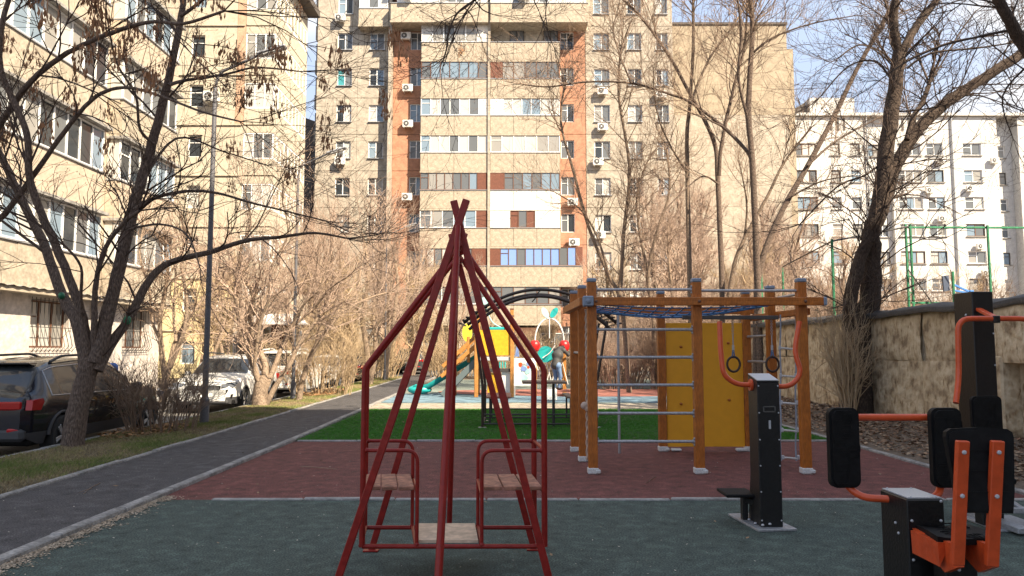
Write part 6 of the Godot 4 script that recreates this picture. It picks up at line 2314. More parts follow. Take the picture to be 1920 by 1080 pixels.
func build_trees() -> void:
	var o := traced_tree("ash", "ash_tree", "dark forked ash tree hung with brown seed clusters beside the dark car", M.bark_dark, M.twig_dark, 1.9, 1.5, 301)
	var q := RandomNumberGenerator.new()
	q.seed = 77
	var var_meshes := []
	for k in 4:
		var_meshes.append(seed_cluster_mesh(400 + k))
	var ends: Array = o.get_meta("ends")
	var put := 0
	for tries in 6000:
		if put >= 150:
			break
		var e: Vector3 = ends[q.randi() % ends.size()]
		if e.y < 4.6 or q.randf() > (e.y - 4.4) / 2.2:
			continue
		var c := meshpart("seed_cluster", var_meshes[put % 4], o)
		c.position = e - ORG - V(0, 0.02, 0)
		c.rotation.y = q.randf() * TAU
		c.scale = V(1.6, 1.4, 1.6) * q.randf_range(0.9, 1.8)
		put += 1
	# two green-painted pruning scars on the limbs
	for p in [[V(-7.33, 2.47, -12.12), 0.05], [V(-6.30, 2.08, -12.23), 0.065]]:
		var b := MB.new()
		b.ball(p[0], V(p[1], p[1] * 1.2, 0.06), 10)
		part("painted_scar", b, M.green_paint, o)
	traced_tree("white_car_tree", "clump_tree", "pale many-stemmed tree leaning over the kerb beside the white cars", M.bark_light, M.twig_pink, 4.2, 1.5, 302)
	traced_tree("leaning_tree", "leaning_tree", "slender leaning tree on the lawn past the pale many-stemmed tree", M.bark_light, M.twig_pink, 4.2, 1.5, 303)
	traced_tree("bush_tree", "upright_tree", "several-stemmed pale tree by the street front of the peach block", M.bark_light, M.twig_mid, 3.4, 1.3, 304)
	o = traced_tree("fork_tree", "fork_tree", "massive dark forked tree with pruned top in front of the old wall", M.bark_deep, M.twig_dark, 3.4, 1.6, 305)
	traced_tree("corner_tree", "overhanging_tree", "tall dark tree at the old wall reaching long boughs over the yard", M.bark_deep, M.twig_dark, 1.6, 1.3, 306)
	var names := {"slim_a": "straight slim tree behind the climbing frame", "slim_b": "slim tree bending to a forked top behind the climbing frame", "slim_c": "dark slim tree with one long level bough behind the climbing frame", "slim_d": "slim tree leaning away towards the massive forked tree", "slim_e": "pale twin-stemmed tree between pergola and climbing frame", "slim_f": "slim leaning tree behind the yellow climbing board", "slim_g": "thin pale forked tree seen through the steel rungs"}
	var i := 0
	for k in names:
		traced_tree(k, "slim_tree", names[k], M.bark_dark if k in ["slim_b", "slim_c", "slim_d"] else M.bark_mid, M.twig_mid, 4.8, 1.8, 310 + i, 2, "slim trees behind the climbing frame")
		i += 1
	traced_tree("lawn_tree_a", "lawn_tree", "twin-trunked tree on the lawn strip near the grey parked car", M.bark_light, M.twig_pink, 3.6, 1.9, 330, 2)
	traced_tree("lawn_tree_b", "lawn_tree", "slim tree on the lawn strip next to the twin-trunked one", M.bark_light, M.twig_pink, 3.6, 1.9, 331, 2)
	# bare trees in front of the far blocks
	var protos := [grown_tree("bare_tree", "bare pinkish tree in front of the far apartment blocks", 11.0, 2, M.bark_light, M.twig_pink, 351, "bare trees in front of the far blocks", 17),
		grown_tree("bare_tree", "bare pinkish tree in front of the far apartment blocks", 9.0, 3, M.bark_light, M.twig_straw, 352, "bare trees in front of the far blocks", 14),
		grown_tree("bare_tree", "bare pinkish tree in front of the far apartment blocks", 12.0, 1, M.bark_mid, M.twig_pink, 353, "bare trees in front of the far blocks", 30)]
	var spots := [[-13.5, -36, 0, 0.8], [-12.2, -50, 0, 1.1], [-10.2, -45, 1, 1.1], [-8.3, -51, 0, 1.05], [-6.2, -46.5, 1, 1.0], [-4.6, -53, 0, 0.95], [-9.0, -37.5, 1, 0.85], [-15.3, -55.5, 2, 1.0], [-11.5, -41, 2, 0.8], [-1.8, -54, 1, 0.62],
		[6.6, -44, 1, 1.0], [8.8, -37, 0, 1.0], [11.0, -44, 2, 1.05], [13.5, -39, 0, 1.05], [15.8, -46, 1, 1.2], [19.0, -43, 0, 0.95], [22.5, -52, 1, 1.0], [10.2, -31.5, 1, 0.8], [12.3, -33.5, 0, 0.85], [16.6, -36, 1, 0.9], [26.0, -50, 2, 0.75], [5.0, -51, 2, 0.9], [20.5, -34, 1, 0.72], [2.6, -55, 1, 0.6], [9.5, -47, 2, 1.35], [7.4, -40, 2, 1.2], [13.2, -50, 0, 1.45], [17.0, -51, 2, 1.3], [-13.8, -47.5, 2, 1.15], [-7.0, -42, 2, 0.9]]
	spots.append_array([[-12.9, -31.5, 1, 0.8], [-6.9, -31, 1, 0.72], [-12.4, -34.5, 0, 0.75]])
	for k in spots.size():
		var s: Array = spots[k]
		var at := V(s[0], 0, s[1])
		var d: Node3D
		if k < 3:
			d = protos[s[2]] if k == 0 else (protos[1] if k == 1 else protos[2])
			d.position = at
			d.scale = Vector3.ONE * s[3]
		else:
			d = copy(protos[s[2]], at, k * 1.7, "", Vector3.ONE * s[3])
		var where := "beside the cream block and its entrance porch" if s[0] < -11 or (s[0] < -6 and s[1] > -40) else ("before the beige block's plain wing" if s[0] < -5 else ("before the beige block behind the play tower" if s[0] < 4 else ("before the beige wing next to the gable" if s[0] < 9.6 else ("before the tan gable wall" if s[0] < 18 else "before the long white block"))))
		d.set_meta("label", "bare twiggy tree standing " + where)
		d.set_meta("group", "bare trees " + where)
	# shrubs
	var sh := shrub("bare_shrub", "dense bare shrub at the foot of the dark lamp post", 1.75, 46, 1.6, M.twig_mid, 361, "", 2)
	sh.position = V(-6.65, 0.07, -14.2)
	sh = shrub("bare_shrub", "straw-coloured bare shrub with dry leaves below on the lawn strip", 2.3, 55, 2.4, M.twig_straw, 362, "", 2)
	sh.position = V(-6.6, 0.07, -26.0)
	sh = shrub("bare_shrub", "tangled dead shrub grown up against the massive forked tree", 3.3, 30, 0.55, M.twig_straw, 363, "", 2)
	sh.position = V(7.2, 0.15, -16.05)
	sh.scale = V(0.62, 1.0, 0.62)
	var th := shrub("thicket_shrub", "tall brown thicket shrub behind the climbing frame and wall", 5.0, 75, 4.6, M.twig_pink, 364, "thicket behind the wall", 3)
	th.position = V(9.6, 0, -29)
	var th2 := shrub("thicket_shrub", "dark brown upright thicket shrub behind the rope ladder", 4.2, 60, 2.6, M.twig_mid, 371, "", 3)
	th2.position = V(8.9, 0, -26.5)
	for s in [[12.5, -28.5, 1.0], [14.5, -31, 1.25], [11.2, -34, 1.2], [16.5, -27, 1.0], [8.2, -33, 1.0], [6.6, -30.5, 0.75], [18.5, -30, 1.15], [5.0, -36, 0.7], [13.0, -24.5, 0.75], [21.5, -28, 0.9], [7.6, -25.5, 0.6], [4.4, -31, 0.55]]:
		var c := copy(th if int(s[0] * 2) % 2 == 0 else th2, V(s[0], 0, s[1]), s[0] * 3.1, "", Vector3.ONE * s[2])
		var w := "brown thicket shrub between the pergola and the climbing frame" if s[0] < 7 else ("brown thicket shrub behind the yellow climbing board" if s[0] < 11.5 else "brown thicket shrub behind the old wall and green fence")
		c.set_meta("label", w)
		c.set_meta("group", w + "s")
	var fs := shrub("hedge_shrub", "bare straw-coloured shrub in front of the far block's ground storey", 3.4, 60, 3.0, M.twig_straw, 365, "shrubs along the far block", 2)
	fs.position = V(-7.5, 0, -40)
	for s in [[-3.5, -44, 1.0], [-1.0, -42, 0.8], [-9.8, -33, 0.75], [-11.4, -47, 1.1], [2.2, -45, 0.9], [-5.9, -56.8, 0.9], [0.2, -47, 1.0], [4.4, -41, 0.8], [-13.3, -51, 1.0]]:
		var c := copy(fs, V(s[0], 0, s[1]), s[0] * 2.3, "", Vector3.ONE * s[2])
		var w := "bare straw-coloured shrub by the cream block" if s[0] < -9 else ("bare straw-coloured shrub behind the play tower" if s[0] < 0 else ("bare straw-coloured shrub behind the white tube arch" if s[0] < 4 else "bare straw-coloured shrub behind the steel rungs"))
		c.set_meta("label", w)
		c.set_meta("group", w + "s")

# ---------------------------------------------------------------- cars
func curve_at(c: Array, s: float) -> float:
	for i in c.size() - 1:
		if s <= c[i + 1][0]:
			var t: float = (s - c[i][0]) / maxf(c[i + 1][0] - c[i][0], 1e-5)
			t = t * t * (3 - 2 * t) * 0.4 + t * 0.6
			return lerpf(c[i][1], c[i + 1][1], t)
	return c[-1][1]

# estate-bodied car standing at the origin, front towards -z; colours and proportions by choice
func make_car(called: String, label: String, L: float, W: float, H: float, paint: Material, trim: Material, rear_lamp: Material, at: Vector3, turn: float) -> Node3D:
	var o := thing(called, label, "car", Vector3.ZERO)
	var k := H / 1.66
	var top := [[0.0, 0.92 * k], [0.012, 1.04 * k], [0.035, 1.11 * k], [0.115, 1.53 * k], [0.18, 1.615 * k], [0.35, 1.66 * k], [0.5, 1.63 * k], [0.575, 1.56 * k], [0.715, 1.10 * k], [0.75, 1.07 * k], [0.88, 1.0 * k], [0.955, 0.9 * k], [0.985, 0.78 * k], [1.0, 0.62 * k]]
	var wide := [[0.0, 0.80], [0.03, 0.90], [0.10, 0.965], [0.3, 1.0], [0.75, 1.0], [0.88, 0.97], [0.95, 0.88], [0.985, 0.76], [1.0, 0.68]]
	var roofw := [[0.0, 0.86], [0.03, 0.84], [0.1, 0.74], [0.3, 0.735], [0.5, 0.735], [0.575, 0.74], [0.715, 0.84], [0.78, 0.9], [1.0, 0.93]]
	var wr := 0.345 * k
	var axles := [0.185, 0.815]
	var st := 96
	var rows := []
	for i in st + 1:
		var s := float(i) / st
		var z := L * (0.5 - s)
		var w := curve_at(wide, s) * W * 0.5
		var yt := curve_at(top, s)
		var lo := 0.27 * k
		if s < 0.07: lo = lerpf(0.42 * k, 0.27 * k, s / 0.07)
		if s > 0.94: lo = lerpf(0.25 * k, 0.30 * k, (s - 0.94) / 0.06)
		for a in axles:
			var dz: float = (s - a) * L
			var ar := wr + 0.055
			if absf(dz) < ar:
				lo = maxf(lo, wr + sqrt(ar * ar - dz * dz))
		var belt := minf(lerpf(1.04, 0.98, s) * k, yt - 0.04)
		var row := []
		var rw := w * curve_at(roofw, s)
		row.append(V(w * 0.95, lo, z))
		row.append(V(w * 0.99, maxf(lo + 0.015, 0.47 * k), z))
		row.append(V(w, maxf(lo + 0.03, 0.68 * k), z))
		row.append(V(w * 0.995, maxf(lo + 0.045, minf(0.86 * k, yt - 0.08)), z))
		row.append(V(w * 0.965, belt, z))
		row.append(V(lerpf(w * 0.965, rw, 0.92), lerpf(belt, yt, 0.80), z))
		row.append(V(rw * 0.93, yt - 0.03 * k, z))
		row.append(V(rw * 0.6, yt - 0.006, z))
		row.append(V(0, yt, z))
		rows.append(row)
	var b0 := MB.new()
	var body := MB.new()
	var shield := MB.new()
	var rearw := MB.new()
	var sides := [MB.new(), MB.new()]
	var clad := [MB.new(), MB.new()]
	for m in 2:
		var mir := V(1, 1, 1) if m == 0 else V(-1, 1, 1)
		# smooth normals of the shell
		var nn := []
		for i in st + 1:
			var rn := []
			for j in 9:
				var a: Vector3 = rows[mini(i + 1, st)][j] - rows[maxi(i - 1, 0)][j]
				var c: Vector3 = rows[i][mini(j + 1, 8)] - rows[i][maxi(j - 1, 0)]
				var q := c.cross(a)
				q = q.normalized() if q.length() > 1e-7 else Vector3.UP
				var outw := V(rows[i][j].x, rows[i][j].y - 0.6 * k, rows[i][j].z * 0.2)
				if q.dot(outw) < 0: q = -q
				rn.append(q)
			nn.append(rn)
		for i in st:
			var s := (i + 0.5) / st
			for j in 8:
				var t := body
				if j == 4 and s > 0.125 and s < 0.665:
					var pillar := absf(s - 0.325) < 0.009 or absf(s - 0.49) < 0.009 or absf(s - 0.18) < 0.007
					t = body if pillar else sides[m]
				elif j >= 5 and s > 0.585 and s < 0.712:
					t = shield
				elif j >= 5 and s > 0.04 and s < 0.112:
					t = rearw
				elif j == 0 and s > 0.0:
					t = clad[m]
				var first: int = t.v.size()
				for e in [[i, j], [i + 1, j], [i + 1, j + 1], [i, j + 1]]:
					t.vert(rows[e[0]][e[1]] * mir, nn[e[0]][e[1]] * mir)
				if m == 1:
					t.ix.append_array(PackedInt32Array([first, first + 1, first + 2, first, first + 2, first + 3]))
				else:
					t.ix.append_array(PackedInt32Array([first, first + 2, first + 1, first, first + 3, first + 2]))
		# end caps
		for e in [0, st]:
			for j in 8:
				var p: Vector3 = rows[e][j] * mir
				var r: Vector3 = rows[e][j + 1] * mir
				body.quad(p, r, V(0, r.y, r.z), V(0, p.y, p.z))
	part("body", body, paint, o)
	part("windscreen", shield, M.car_glass, o)
	part("rear_window", rearw, M.car_glass, o)
	for m in 2:
		part("side_window", sides[m], M.car_glass, o)
		part("sill_trim", clad[m], trim, o)
	for mx in [1.0, -1.0]:
		b0 = MB.new()
		var loop := []
		for i in range(12, 64, 3):
			loop.append(rows[i][4] * V(mx, 1, 1) + V(mx * 0.004, 0, 0))
		for i in range(63, 11, -3):
			loop.append(rows[i][5] * V(mx, 1, 1) + V(mx * 0.004, 0, 0))
		loop.append(loop[0])
		b0.pipe(loop, 0.011, 5)
		part("window_trim", b0, M.rim, o)
	# under tray so that no light passes beneath the shell
	var b := MB.new()
	b.rbox(V(0, 0.33 * k, 0), V(W * 0.86, 0.16, L * 0.93), 0.04)
	part("under_tray", b, M.black_rubber, o)
	for a in axles:
		for sx in [-1.0, 1.0]:
			var c := V(sx * (W * 0.5 - 0.12), wr, L * (0.5 - a))
			var side := Basis(Vector3.BACK, -PI / 2 * sx)
			b = MB.new()
			b.lathe([[wr * 0.62, -0.11], [wr * 0.92, -0.115], [wr * 0.985, -0.09], [wr, -0.05], [wr, 0.05], [wr * 0.985, 0.09], [wr * 0.92, 0.115], [wr * 0.66, 0.11], [wr * 0.64, 0.09]], c, side, 28)
			var tyre := part("wheel", b, M.tyre, o)
			b = MB.new()
			b.lathe([[wr * 0.66, 0.095], [wr * 0.62, 0.1], [wr * 0.58, 0.06], [wr * 0.16, 0.055], [wr * 0.13, 0.1], [0.0, 0.1]], c, side, 24)
			part("hub", b, M.rim_dark, tyre)
			b = MB.new()
			for q in 5:
				for d in [-0.13, 0.13]:
					var an: float = TAU * q / 5 + d
					var e := side * V(cos(an), 0, sin(an))
					b.bar(c + side * V(0, 0.092, 0) + e * wr * 0.1, c + side * V(0, 0.098, 0) + e * wr * 0.62, 0.035, 0.02, 0.004, side * Vector3.UP)
			part("rim_spokes", b, M.rim, tyre)
			# arch trim
			b = MB.new()
			var pts := []
			for q in 15:
				var an := PI * (0.04 + 0.92 * q / 14.0)
				pts.append(V(sx * (W * 0.5 * curve_at(wide, a) - 0.015), wr + sin(an) * (wr + 0.06), c.z + cos(an) * (wr + 0.06)))
			b.pipe(pts, 0.03, 6)
			part("arch_trim", b, trim, o)
	for sx in [-1.0, 1.0]:
		# rear lamps wrap round the corner
		b = MB.new()
		var zr := L * 0.5
		b.prism(PackedVector2Array([Vector2(-0.02, 0.0), Vector2(0.22, -0.01), Vector2(0.3, 0.12), Vector2(0.26, 0.17), Vector2(0.0, 0.15)]), 0.1, V(sx * W * 0.455, 0.83 * k, zr - 0.06), Basis(V(0, 0, -1), Vector3.UP, V(1, 0, 0)))
		part("tail_lamp", b, rear_lamp, o)
		b = MB.new()
		b.rbox(V(sx * W * 0.31, 0.9 * k, zr - 0.0), V(0.34, 0.13, 0.06), 0.02, Basis(Vector3.UP, sx * 0.14))
		part("tail_lamp", b, rear_lamp, o)
		b = MB.new()
		b.rbox(V(sx * W * 0.35, 0.5 * k, zr - 0.02), V(0.2, 0.09, 0.07), 0.02, Basis(Vector3.UP, sx * 0.2))
		part("fog_lamp", b, rear_lamp, o)
		# head lamps
		b = MB.new()
		b.prism(PackedVector2Array([Vector2(-0.18, -0.05), Vector2(0.12, -0.07), Vector2(0.24, 0.06), Vector2(0.16, 0.085), Vector2(-0.16, 0.03)]), 0.14, V(sx * W * 0.345, 0.80 * k, -L * 0.468), Basis(V(sx, 0, -0.0), Vector3.UP, V(0, 0, sx)) * Basis(Vector3.UP, 0.5))
		part("head_lamp", b, M.car_lamp, o)
		b = MB.new()
		b.prism(PackedVector2Array([Vector2(-0.12, -0.06), Vector2(0.1, -0.06), Vector2(0.14, 0.05), Vector2(-0.06, 0.03)]), 0.1, V(sx * W * 0.35, 0.5 * k, -L * 0.473), Basis(V(sx, 0, 0), Vector3.UP, V(0, 0, sx)) * Basis(Vector3.UP, 0.5))
		part("air_inlet", b, M.black_rubber, o)
		# mirrors, handles, rails
		b = MB.new()
		b.ball(V(sx * (W * 0.5 + 0.1), 1.08 * k, L * (0.5 - 0.645)), V(0.11, 0.075, 0.07), 12)
		b.bar(V(sx * W * 0.45, 1.03 * k, L * (0.5 - 0.64)), V(sx * (W * 0.5 + 0.08), 1.06 * k, L * (0.5 - 0.645)), 0.04, 0.03, 0.005)
		part("wing_mirror", b, paint, o)
		for s in [0.35, 0.5]:
			b = MB.new()
			b.rbox(V(sx * (W * 0.5 - 0.002), 0.88 * k, L * (0.5 - s)), V(0.035, 0.03, 0.17), 0.01)
			part("door_handle", b, paint, o)
		b = MB.new()
		b.pipe(fillet([V(sx * W * 0.345, 1.58 * k, L * 0.32), V(sx * W * 0.35, 1.68 * k, L * 0.26), V(sx * W * 0.35, 1.71 * k, L * 0.0), V(sx * W * 0.345, 1.64 * k, -L * 0.06)], 0.1, 4), 0.024, 6)
		part("roof_rail", b, trim, o)
		# door gaps
		for s in [0.335, 0.495, 0.665]:
			b = MB.new()
			b.box(V(sx * (W * 0.5 - 0.001), 0.72 * k, L * (0.5 - s)), V(0.006, 0.5 * k, 0.008))
			part("door_gap", b, M.black_rubber, o)
	# bumpers, grille, plates
	b = MB.new()
	b.rbox(V(0, 0.44 * k, L * 0.5 - 0.05), V(W * 0.86, 0.2, 0.16), 0.05)
	part("rear_bumper", b, trim, o)
	b = MB.new()
	b.rbox(V(0, 0.33 * k, -L * 0.5 + 0.07), V(W * 0.74, 0.12, 0.16), 0.04)
	part("front_bumper", b, trim, o)
	b = MB.new()
	b.rbox(V(0, 0.72 * k, -L * 0.5 + 0.045), V(W * 0.5, 0.14, 0.1), 0.02)
	part("grille", b, M.black_rubber, o)
	for y in [0.685, 0.72, 0.755]:
		b = MB.new()
		b.rbox(V(0, y * k, -L * 0.5 - 0.008), V(W * 0.48, 0.012, 0.012), 0.003)
		part("grille_bar", b, M.rim, o)
	b = MB.new()
	b.rbox(V(0, 0.52 * k, -L * 0.5 - 0.002), V(0.52, 0.11, 0.02), 0.004)
	part("front_plate", b, M.plastic, o)
	b = MB.new()
	b.rbox(V(0, 0.78 * k, L * 0.5 + 0.012), V(0.52, 0.11, 0.02), 0.004)
	part("rear_plate", b, M.plastic, o)
	b = MB.new()
	b.rbox(V(0, 1.56 * k, L * 0.385), V(W * 0.6, 0.03, 0.22), 0.01)
	part("spoiler", b, paint, o)
	o.position = at
	o.rotation.y = turn
	return o

func build_cars() -> void:
	var dark := plain(lin(0.006, 0.008, 0.016), 0.25, 0.25)
	dark.clearcoat_enabled = true
	dark.clearcoat = 0.9
	dark.clearcoat_roughness = 0.06
	var white := plain(lin(0.72, 0.72, 0.70), 0.3)
	white.clearcoat_enabled = true
	white.clearcoat = 0.7
	white.clearcoat_roughness = 0.08
	var grey := plain(lin(0.05, 0.055, 0.062), 0.28, 0.4)
	grey.clearcoat_enabled = true
	grey.clearcoat = 0.7
	var dusty := plain(lin(0.48, 0.47, 0.44), 0.35)
	M.car_glass = plain(lin(0.012, 0.014, 0.016), 0.03)
	M.car_glass.clearcoat_enabled = true
	M.tyre = plain(lin(0.02, 0.02, 0.02), 0.85)
	M.rim = plain(lin(0.45, 0.45, 0.46), 0.35, 0.6)
	M.rim_dark = plain(lin(0.03, 0.03, 0.032), 0.5)
	M.red_lamp = plain(lin(0.38, 0.008, 0.01), 0.12)
	M.car_lamp = plain(lin(0.18, 0.2, 0.24), 0.08, 0.3)
	var plastic := plain(lin(0.045, 0.046, 0.05), 0.6)
	make_car("parked_car", "dark navy estate car with red tail lamps parked beside the ash tree", 4.82, 1.84, 1.62, dark, plastic, M.red_lamp, V(-8.35, -0.15, -14.0), 0.02)
	make_car("parked_car", "white car facing the yard, parked behind the dark lamp post", 4.5, 1.84, 1.6, white, plastic, M.red_lamp, V(-8.5, -0.15, -22.7), PI + 0.04)
	make_car("parked_car", "white car seen from behind, parked past the pale many-stemmed tree", 4.6, 1.83, 1.72, white, white, M.red_lamp, V(-8.45, -0.15, -28.5), 0.0)
	make_car("parked_car", "dusty light car half hidden by the straw-coloured shrub", 4.3, 1.75, 1.5, dusty, plastic, M.red_lamp, V(-8.5, -0.15, -34.8), PI)
	make_car("parked_car", "dark car parked past the dusty light car along the kerb", 4.5, 1.8, 1.55, dark, plastic, M.red_lamp, V(-8.5, -0.15, -40.6), 0.0)
	make_car("parked_car", "grey car parked crosswise to the kerb at the end of the path", 4.7, 1.9, 1.68, grey, plastic, M.red_lamp, V(-6.7, -0.02, -50.0), 0.06)

# ---------------------------------------------------------------- lamp posts
func build_lamps() -> void:
	for p in [[V(-6.42, 0.06, -15.75), 7.2, 0.062, "dark tapered lamp post rising from the bare shrub by the path"], [V(-6.75, 0.06, -23.2), 7.0, 0.055, "grey lamp post between the white cars and the lawn"], [V(-6.35, 0.06, -37.5), 7.0, 0.05, "grey lamp post on the lawn strip near the end of the path"]]:
		var at: Vector3 = p[0]
		var o := thing("lamp_post", p[3], "lamp post", at, "lamp posts along the lawn")
		var b := MB.new()
		b.lathe([[p[2] * 1.5, 0.0], [p[2] * 1.5, 0.5], [p[2], 0.56], [p[2] * 0.72, p[1]], [0.0, p[1]]], at, Basis.IDENTITY, 12)
		part("pole", b, M.lamp_steel, o)
		b = MB.new()
		b.rbox(at + V(0, 0.012, 0), V(0.3, 0.02, 0.3), 0.004)
		part("base_plate", b, M.lamp_steel, o)
		b = MB.new()
		var top: Vector3 = at + V(0, p[1] - 0.05, 0)
		b.pipe(fillet([top, top + V(0.05, 0.35, 0), top + V(0.9, 0.75, 0)], 0.25, 5), 0.03, 8)
		part("arm", b, M.lamp_steel, o)
		b = MB.new()
		b.rbox(top + V(1.2, 0.86, 0), V(0.65, 0.07, 0.22), 0.025, Basis(Vector3.BACK, 0.3))
		part("lantern", b, M.galv, o)
		b = MB.new()
		b.rbox(top + V(1.22, 0.815, 0), V(0.4, 0.02, 0.16), 0.008, Basis(Vector3.BACK, 0.3))
		part("lens", b, M.plastic, o)

# ---------------------------------------------------------------- sports ground fence behind the wall
func build_fence() -> void:
	var o := thing("sports_fence", "green steel sports ground fence standing behind the old wall", "fence", V(13.0, 0, -21.0))
	var b := MB.new()
	# posts along the side and across the end
	for p in [[12.05, -22.5, true], [16.0, -22.9, false], [8.9, -20.6, false], [10.2, -28, false], [14.6, -22.7, false]]:
		for dx in ([-0.07, 0.07] if p[2] else [0.0]):
			b = MB.new()
			var tall: float = 5.4 if p[0] > 11 else 4.66
			b.rbox(V(p[0] + dx, tall * 0.5, p[1]), V(0.06, tall, 0.06), 0.008)
			part("post", b, M.green_paint, o)
		if p[2]:
			for k in 9:
				b = MB.new()
				b.rbox(V(p[0], 1.3 + k * 0.5, p[1]), V(0.09, 0.035, 0.035), 0.004)
				part("post_tie", b, M.green_paint, o)
	for q in [[V(12.05, 5.3, -22.5), V(16.6, 5.36, -22.95)], [V(12.05, 3.0, -22.5), V(16.6, 3.0, -22.95)]]:
		b = MB.new()
		b.bar(q[0], q[1], 0.06, 0.06, 0.006)
		part("rail", b, M.green_paint, o)
	b = MB.new()
	b.pipe([V(12.05, 5.32, -22.5), V(8.9, 4.6, -20.6)], 0.03, 6)
	part("top_rail", b, M.iron, o)
	b = MB.new()
	b.pipe([V(8.9, 4.6, -20.6), V(10.2, 4.7, -28)], 0.022, 6)
	part("top_rail", b, M.iron, o)
	b = MB.new()
	b.bar(V(11.95, 4.0, -22.4), V(12.9, 2.4, -22.2), 0.03, 0.03, 0.003)
	part("brace", b, M.iron, o)
	b = MB.new()
	b.rbox(V(13.05, 2.4, -22.0), V(0.06, 3.0, 0.06), 0.006)
	part("post", b, M.green_paint, o)
	# basketball hoop seen from behind
	o = thing("basketball_hoop", "blue basketball backboard frame standing behind the old wall", "basketball hoop", V(14.2, 0, -24.0))
	b = MB.new()
	b.rbox(V(14.0, 3.72, -24.0), V(0.5, 0.5, 0.04), 0.008, Basis(Vector3.UP, 0.7) * Basis(Vector3.BACK, 0.12))
	part("backboard", b, plain(lin(0.05, 0.065, 0.10), 0.6), o)
	var blue := plain(lin(0.08, 0.24, 0.62), 0.45)
	b = MB.new()
	b.bar(V(14.2, 3.7, -24.0), V(14.75, 3.45, -24.0), 0.06, 0.06, 0.006)
	b.bar(V(14.2, 3.5, -24.0), V(14.75, 3.4, -24.0), 0.06, 0.06, 0.006)
	part("bracket", b, blue, o)
	b = MB.new()
	b.rbox(V(14.8, 1.75, -24.0), V(0.12, 3.5, 0.12), 0.01)
	part("post", b, blue, o)
	# vertical post of the goal behind the big tree
	o = thing("fence_post", "single green steel post beside the slim leaning tree", "post", V(8.05, 0, -24.0))
	b = MB.new()
	b.rbox(V(8.05, 2.2, -24.0), V(0.06, 4.4, 0.06), 0.006)
	part("shaft", b, M.green_paint, o)
	b = MB.new()
	b.rbox(V(8.05, 4.42, -24.0), V(0.075, 0.03, 0.075), 0.006)
	part("cap", b, M.green_paint, o)

# ---------------------------------------------------------------- people
# smooth union of tapered capsules [a, b, ra, rb, colour], meshed as surface nets
func flesh(out: MB, bones: Array, cell: float, k: float) -> void:
	var lo := Vector3.INF
	var hi := -Vector3.INF
	for e in bones:
		for q in 2:
			var r: float = e[2 + q] + 3.0 * cell
			lo = lo.min(e[q] - Vector3.ONE * r)
			hi = hi.max(e[q] + Vector3.ONE * r)
	var dim := Vector3i(((hi - lo) / cell).ceil()) + Vector3i.ONE
	var sy := dim.x
	var sz := dim.x * dim.y
	var field := PackedFloat32Array()
	field.resize(sz * dim.z)
	field.fill(1.0)
	for e in bones:
		var a: Vector3 = e[0]
		var ab: Vector3 = e[1] - a
		var l2 := maxf(ab.length_squared(), 1e-9)
		var m: float = maxf(e[2], e[3]) + k + 2.0 * cell
		var p0 := Vector3i(((a.min(e[1]) - Vector3.ONE * m - lo) / cell).floor()).clamp(Vector3i.ZERO, dim - Vector3i.ONE)
		var p1 := Vector3i(((a.max(e[1]) + Vector3.ONE * m - lo) / cell).ceil()).clamp(Vector3i.ZERO, dim - Vector3i.ONE)
		for z in range(p0.z, p1.z + 1):
			for y in range(p0.y, p1.y + 1):
				var i := p0.x + y * sy + z * sz
				var p := lo + V(p0.x, y, z) * cell - a
				for x in range(p0.x, p1.x + 1):
					var t := clampf(p.dot(ab) / l2, 0.0, 1.0)
					var d: float = (p - ab * t).length() - lerpf(e[2], e[3], t)
					var f := field[i]
					var h := maxf(k - absf(f - d), 0.0) / k
					field[i] = minf(f, d) - h * h * k * 0.25
					i += 1
					p.x += cell
	var index := {}
	var offs := [0, 1, sy, sy + 1, sz, sz + 1, sz + sy, sz + sy + 1]
	for z in dim.z - 1:
		for y in dim.y - 1:
			for x in dim.x - 1:
				var i := x + y * sy + z * sz
				var neg := 0
				for o in offs:
					if field[i + o] < 0.0: neg += 1
				if neg == 0 or neg == 8: continue
				var sum := Vector3.ZERO
				var cnt := 0
				for c in 8:
					for ax in 3:
						if c & (1 << ax): continue
						var f0 := field[i + offs[c]]
						var f1 := field[i + offs[c | (1 << ax)]]
						if (f0 < 0.0) == (f1 < 0.0): continue
						var q := V(c & 1, (c >> 1) & 1, (c >> 2) & 1)
						q[ax] += f0 / (f0 - f1)
						sum += q
						cnt += 1
				var p := lo + (V(x, y, z) + sum / cnt) * cell
				var g := V(field[i + 1] - field[i], field[i + sy] - field[i], field[i + sz] - field[i])
				var best := 1e9
				for e in bones:
					var ab: Vector3 = e[1] - e[0]
					var t := clampf((p - e[0]).dot(ab) / maxf(ab.length_squared(), 1e-9), 0.0, 1.0)
					var d: float = (p - e[0] - ab * t).length() - lerpf(e[2], e[3], t)
					if d < best:
						best = d
						out.col = e[4]
				index[i] = out.vert(p, g.normalized() if g.length() > 0 else Vector3.UP)
	for i in index:
		for ax in 3:
			var st: int = [1, sy, sz][ax]
			var f0 := field[i]
			var f1 := field[i + st]
			if (f0 < 0.0) == (f1 < 0.0): continue
			var u: int = [sy, sz, 1][ax]
			var w: int = [sz, 1, sy][ax]
			if not (index.has(i - u) and index.has(i - w) and index.has(i - u - w)): continue
			var q := [index[i], index[i - u], index[i - u - w], index[i - w]]
			if f0 < 0.0:
				out.ix.append_array(PackedInt32Array([q[0], q[2], q[1], q[0], q[3], q[2]]))
			else:
				out.ix.append_array(PackedInt32Array([q[0], q[1], q[2], q[0], q[2], q[3]]))

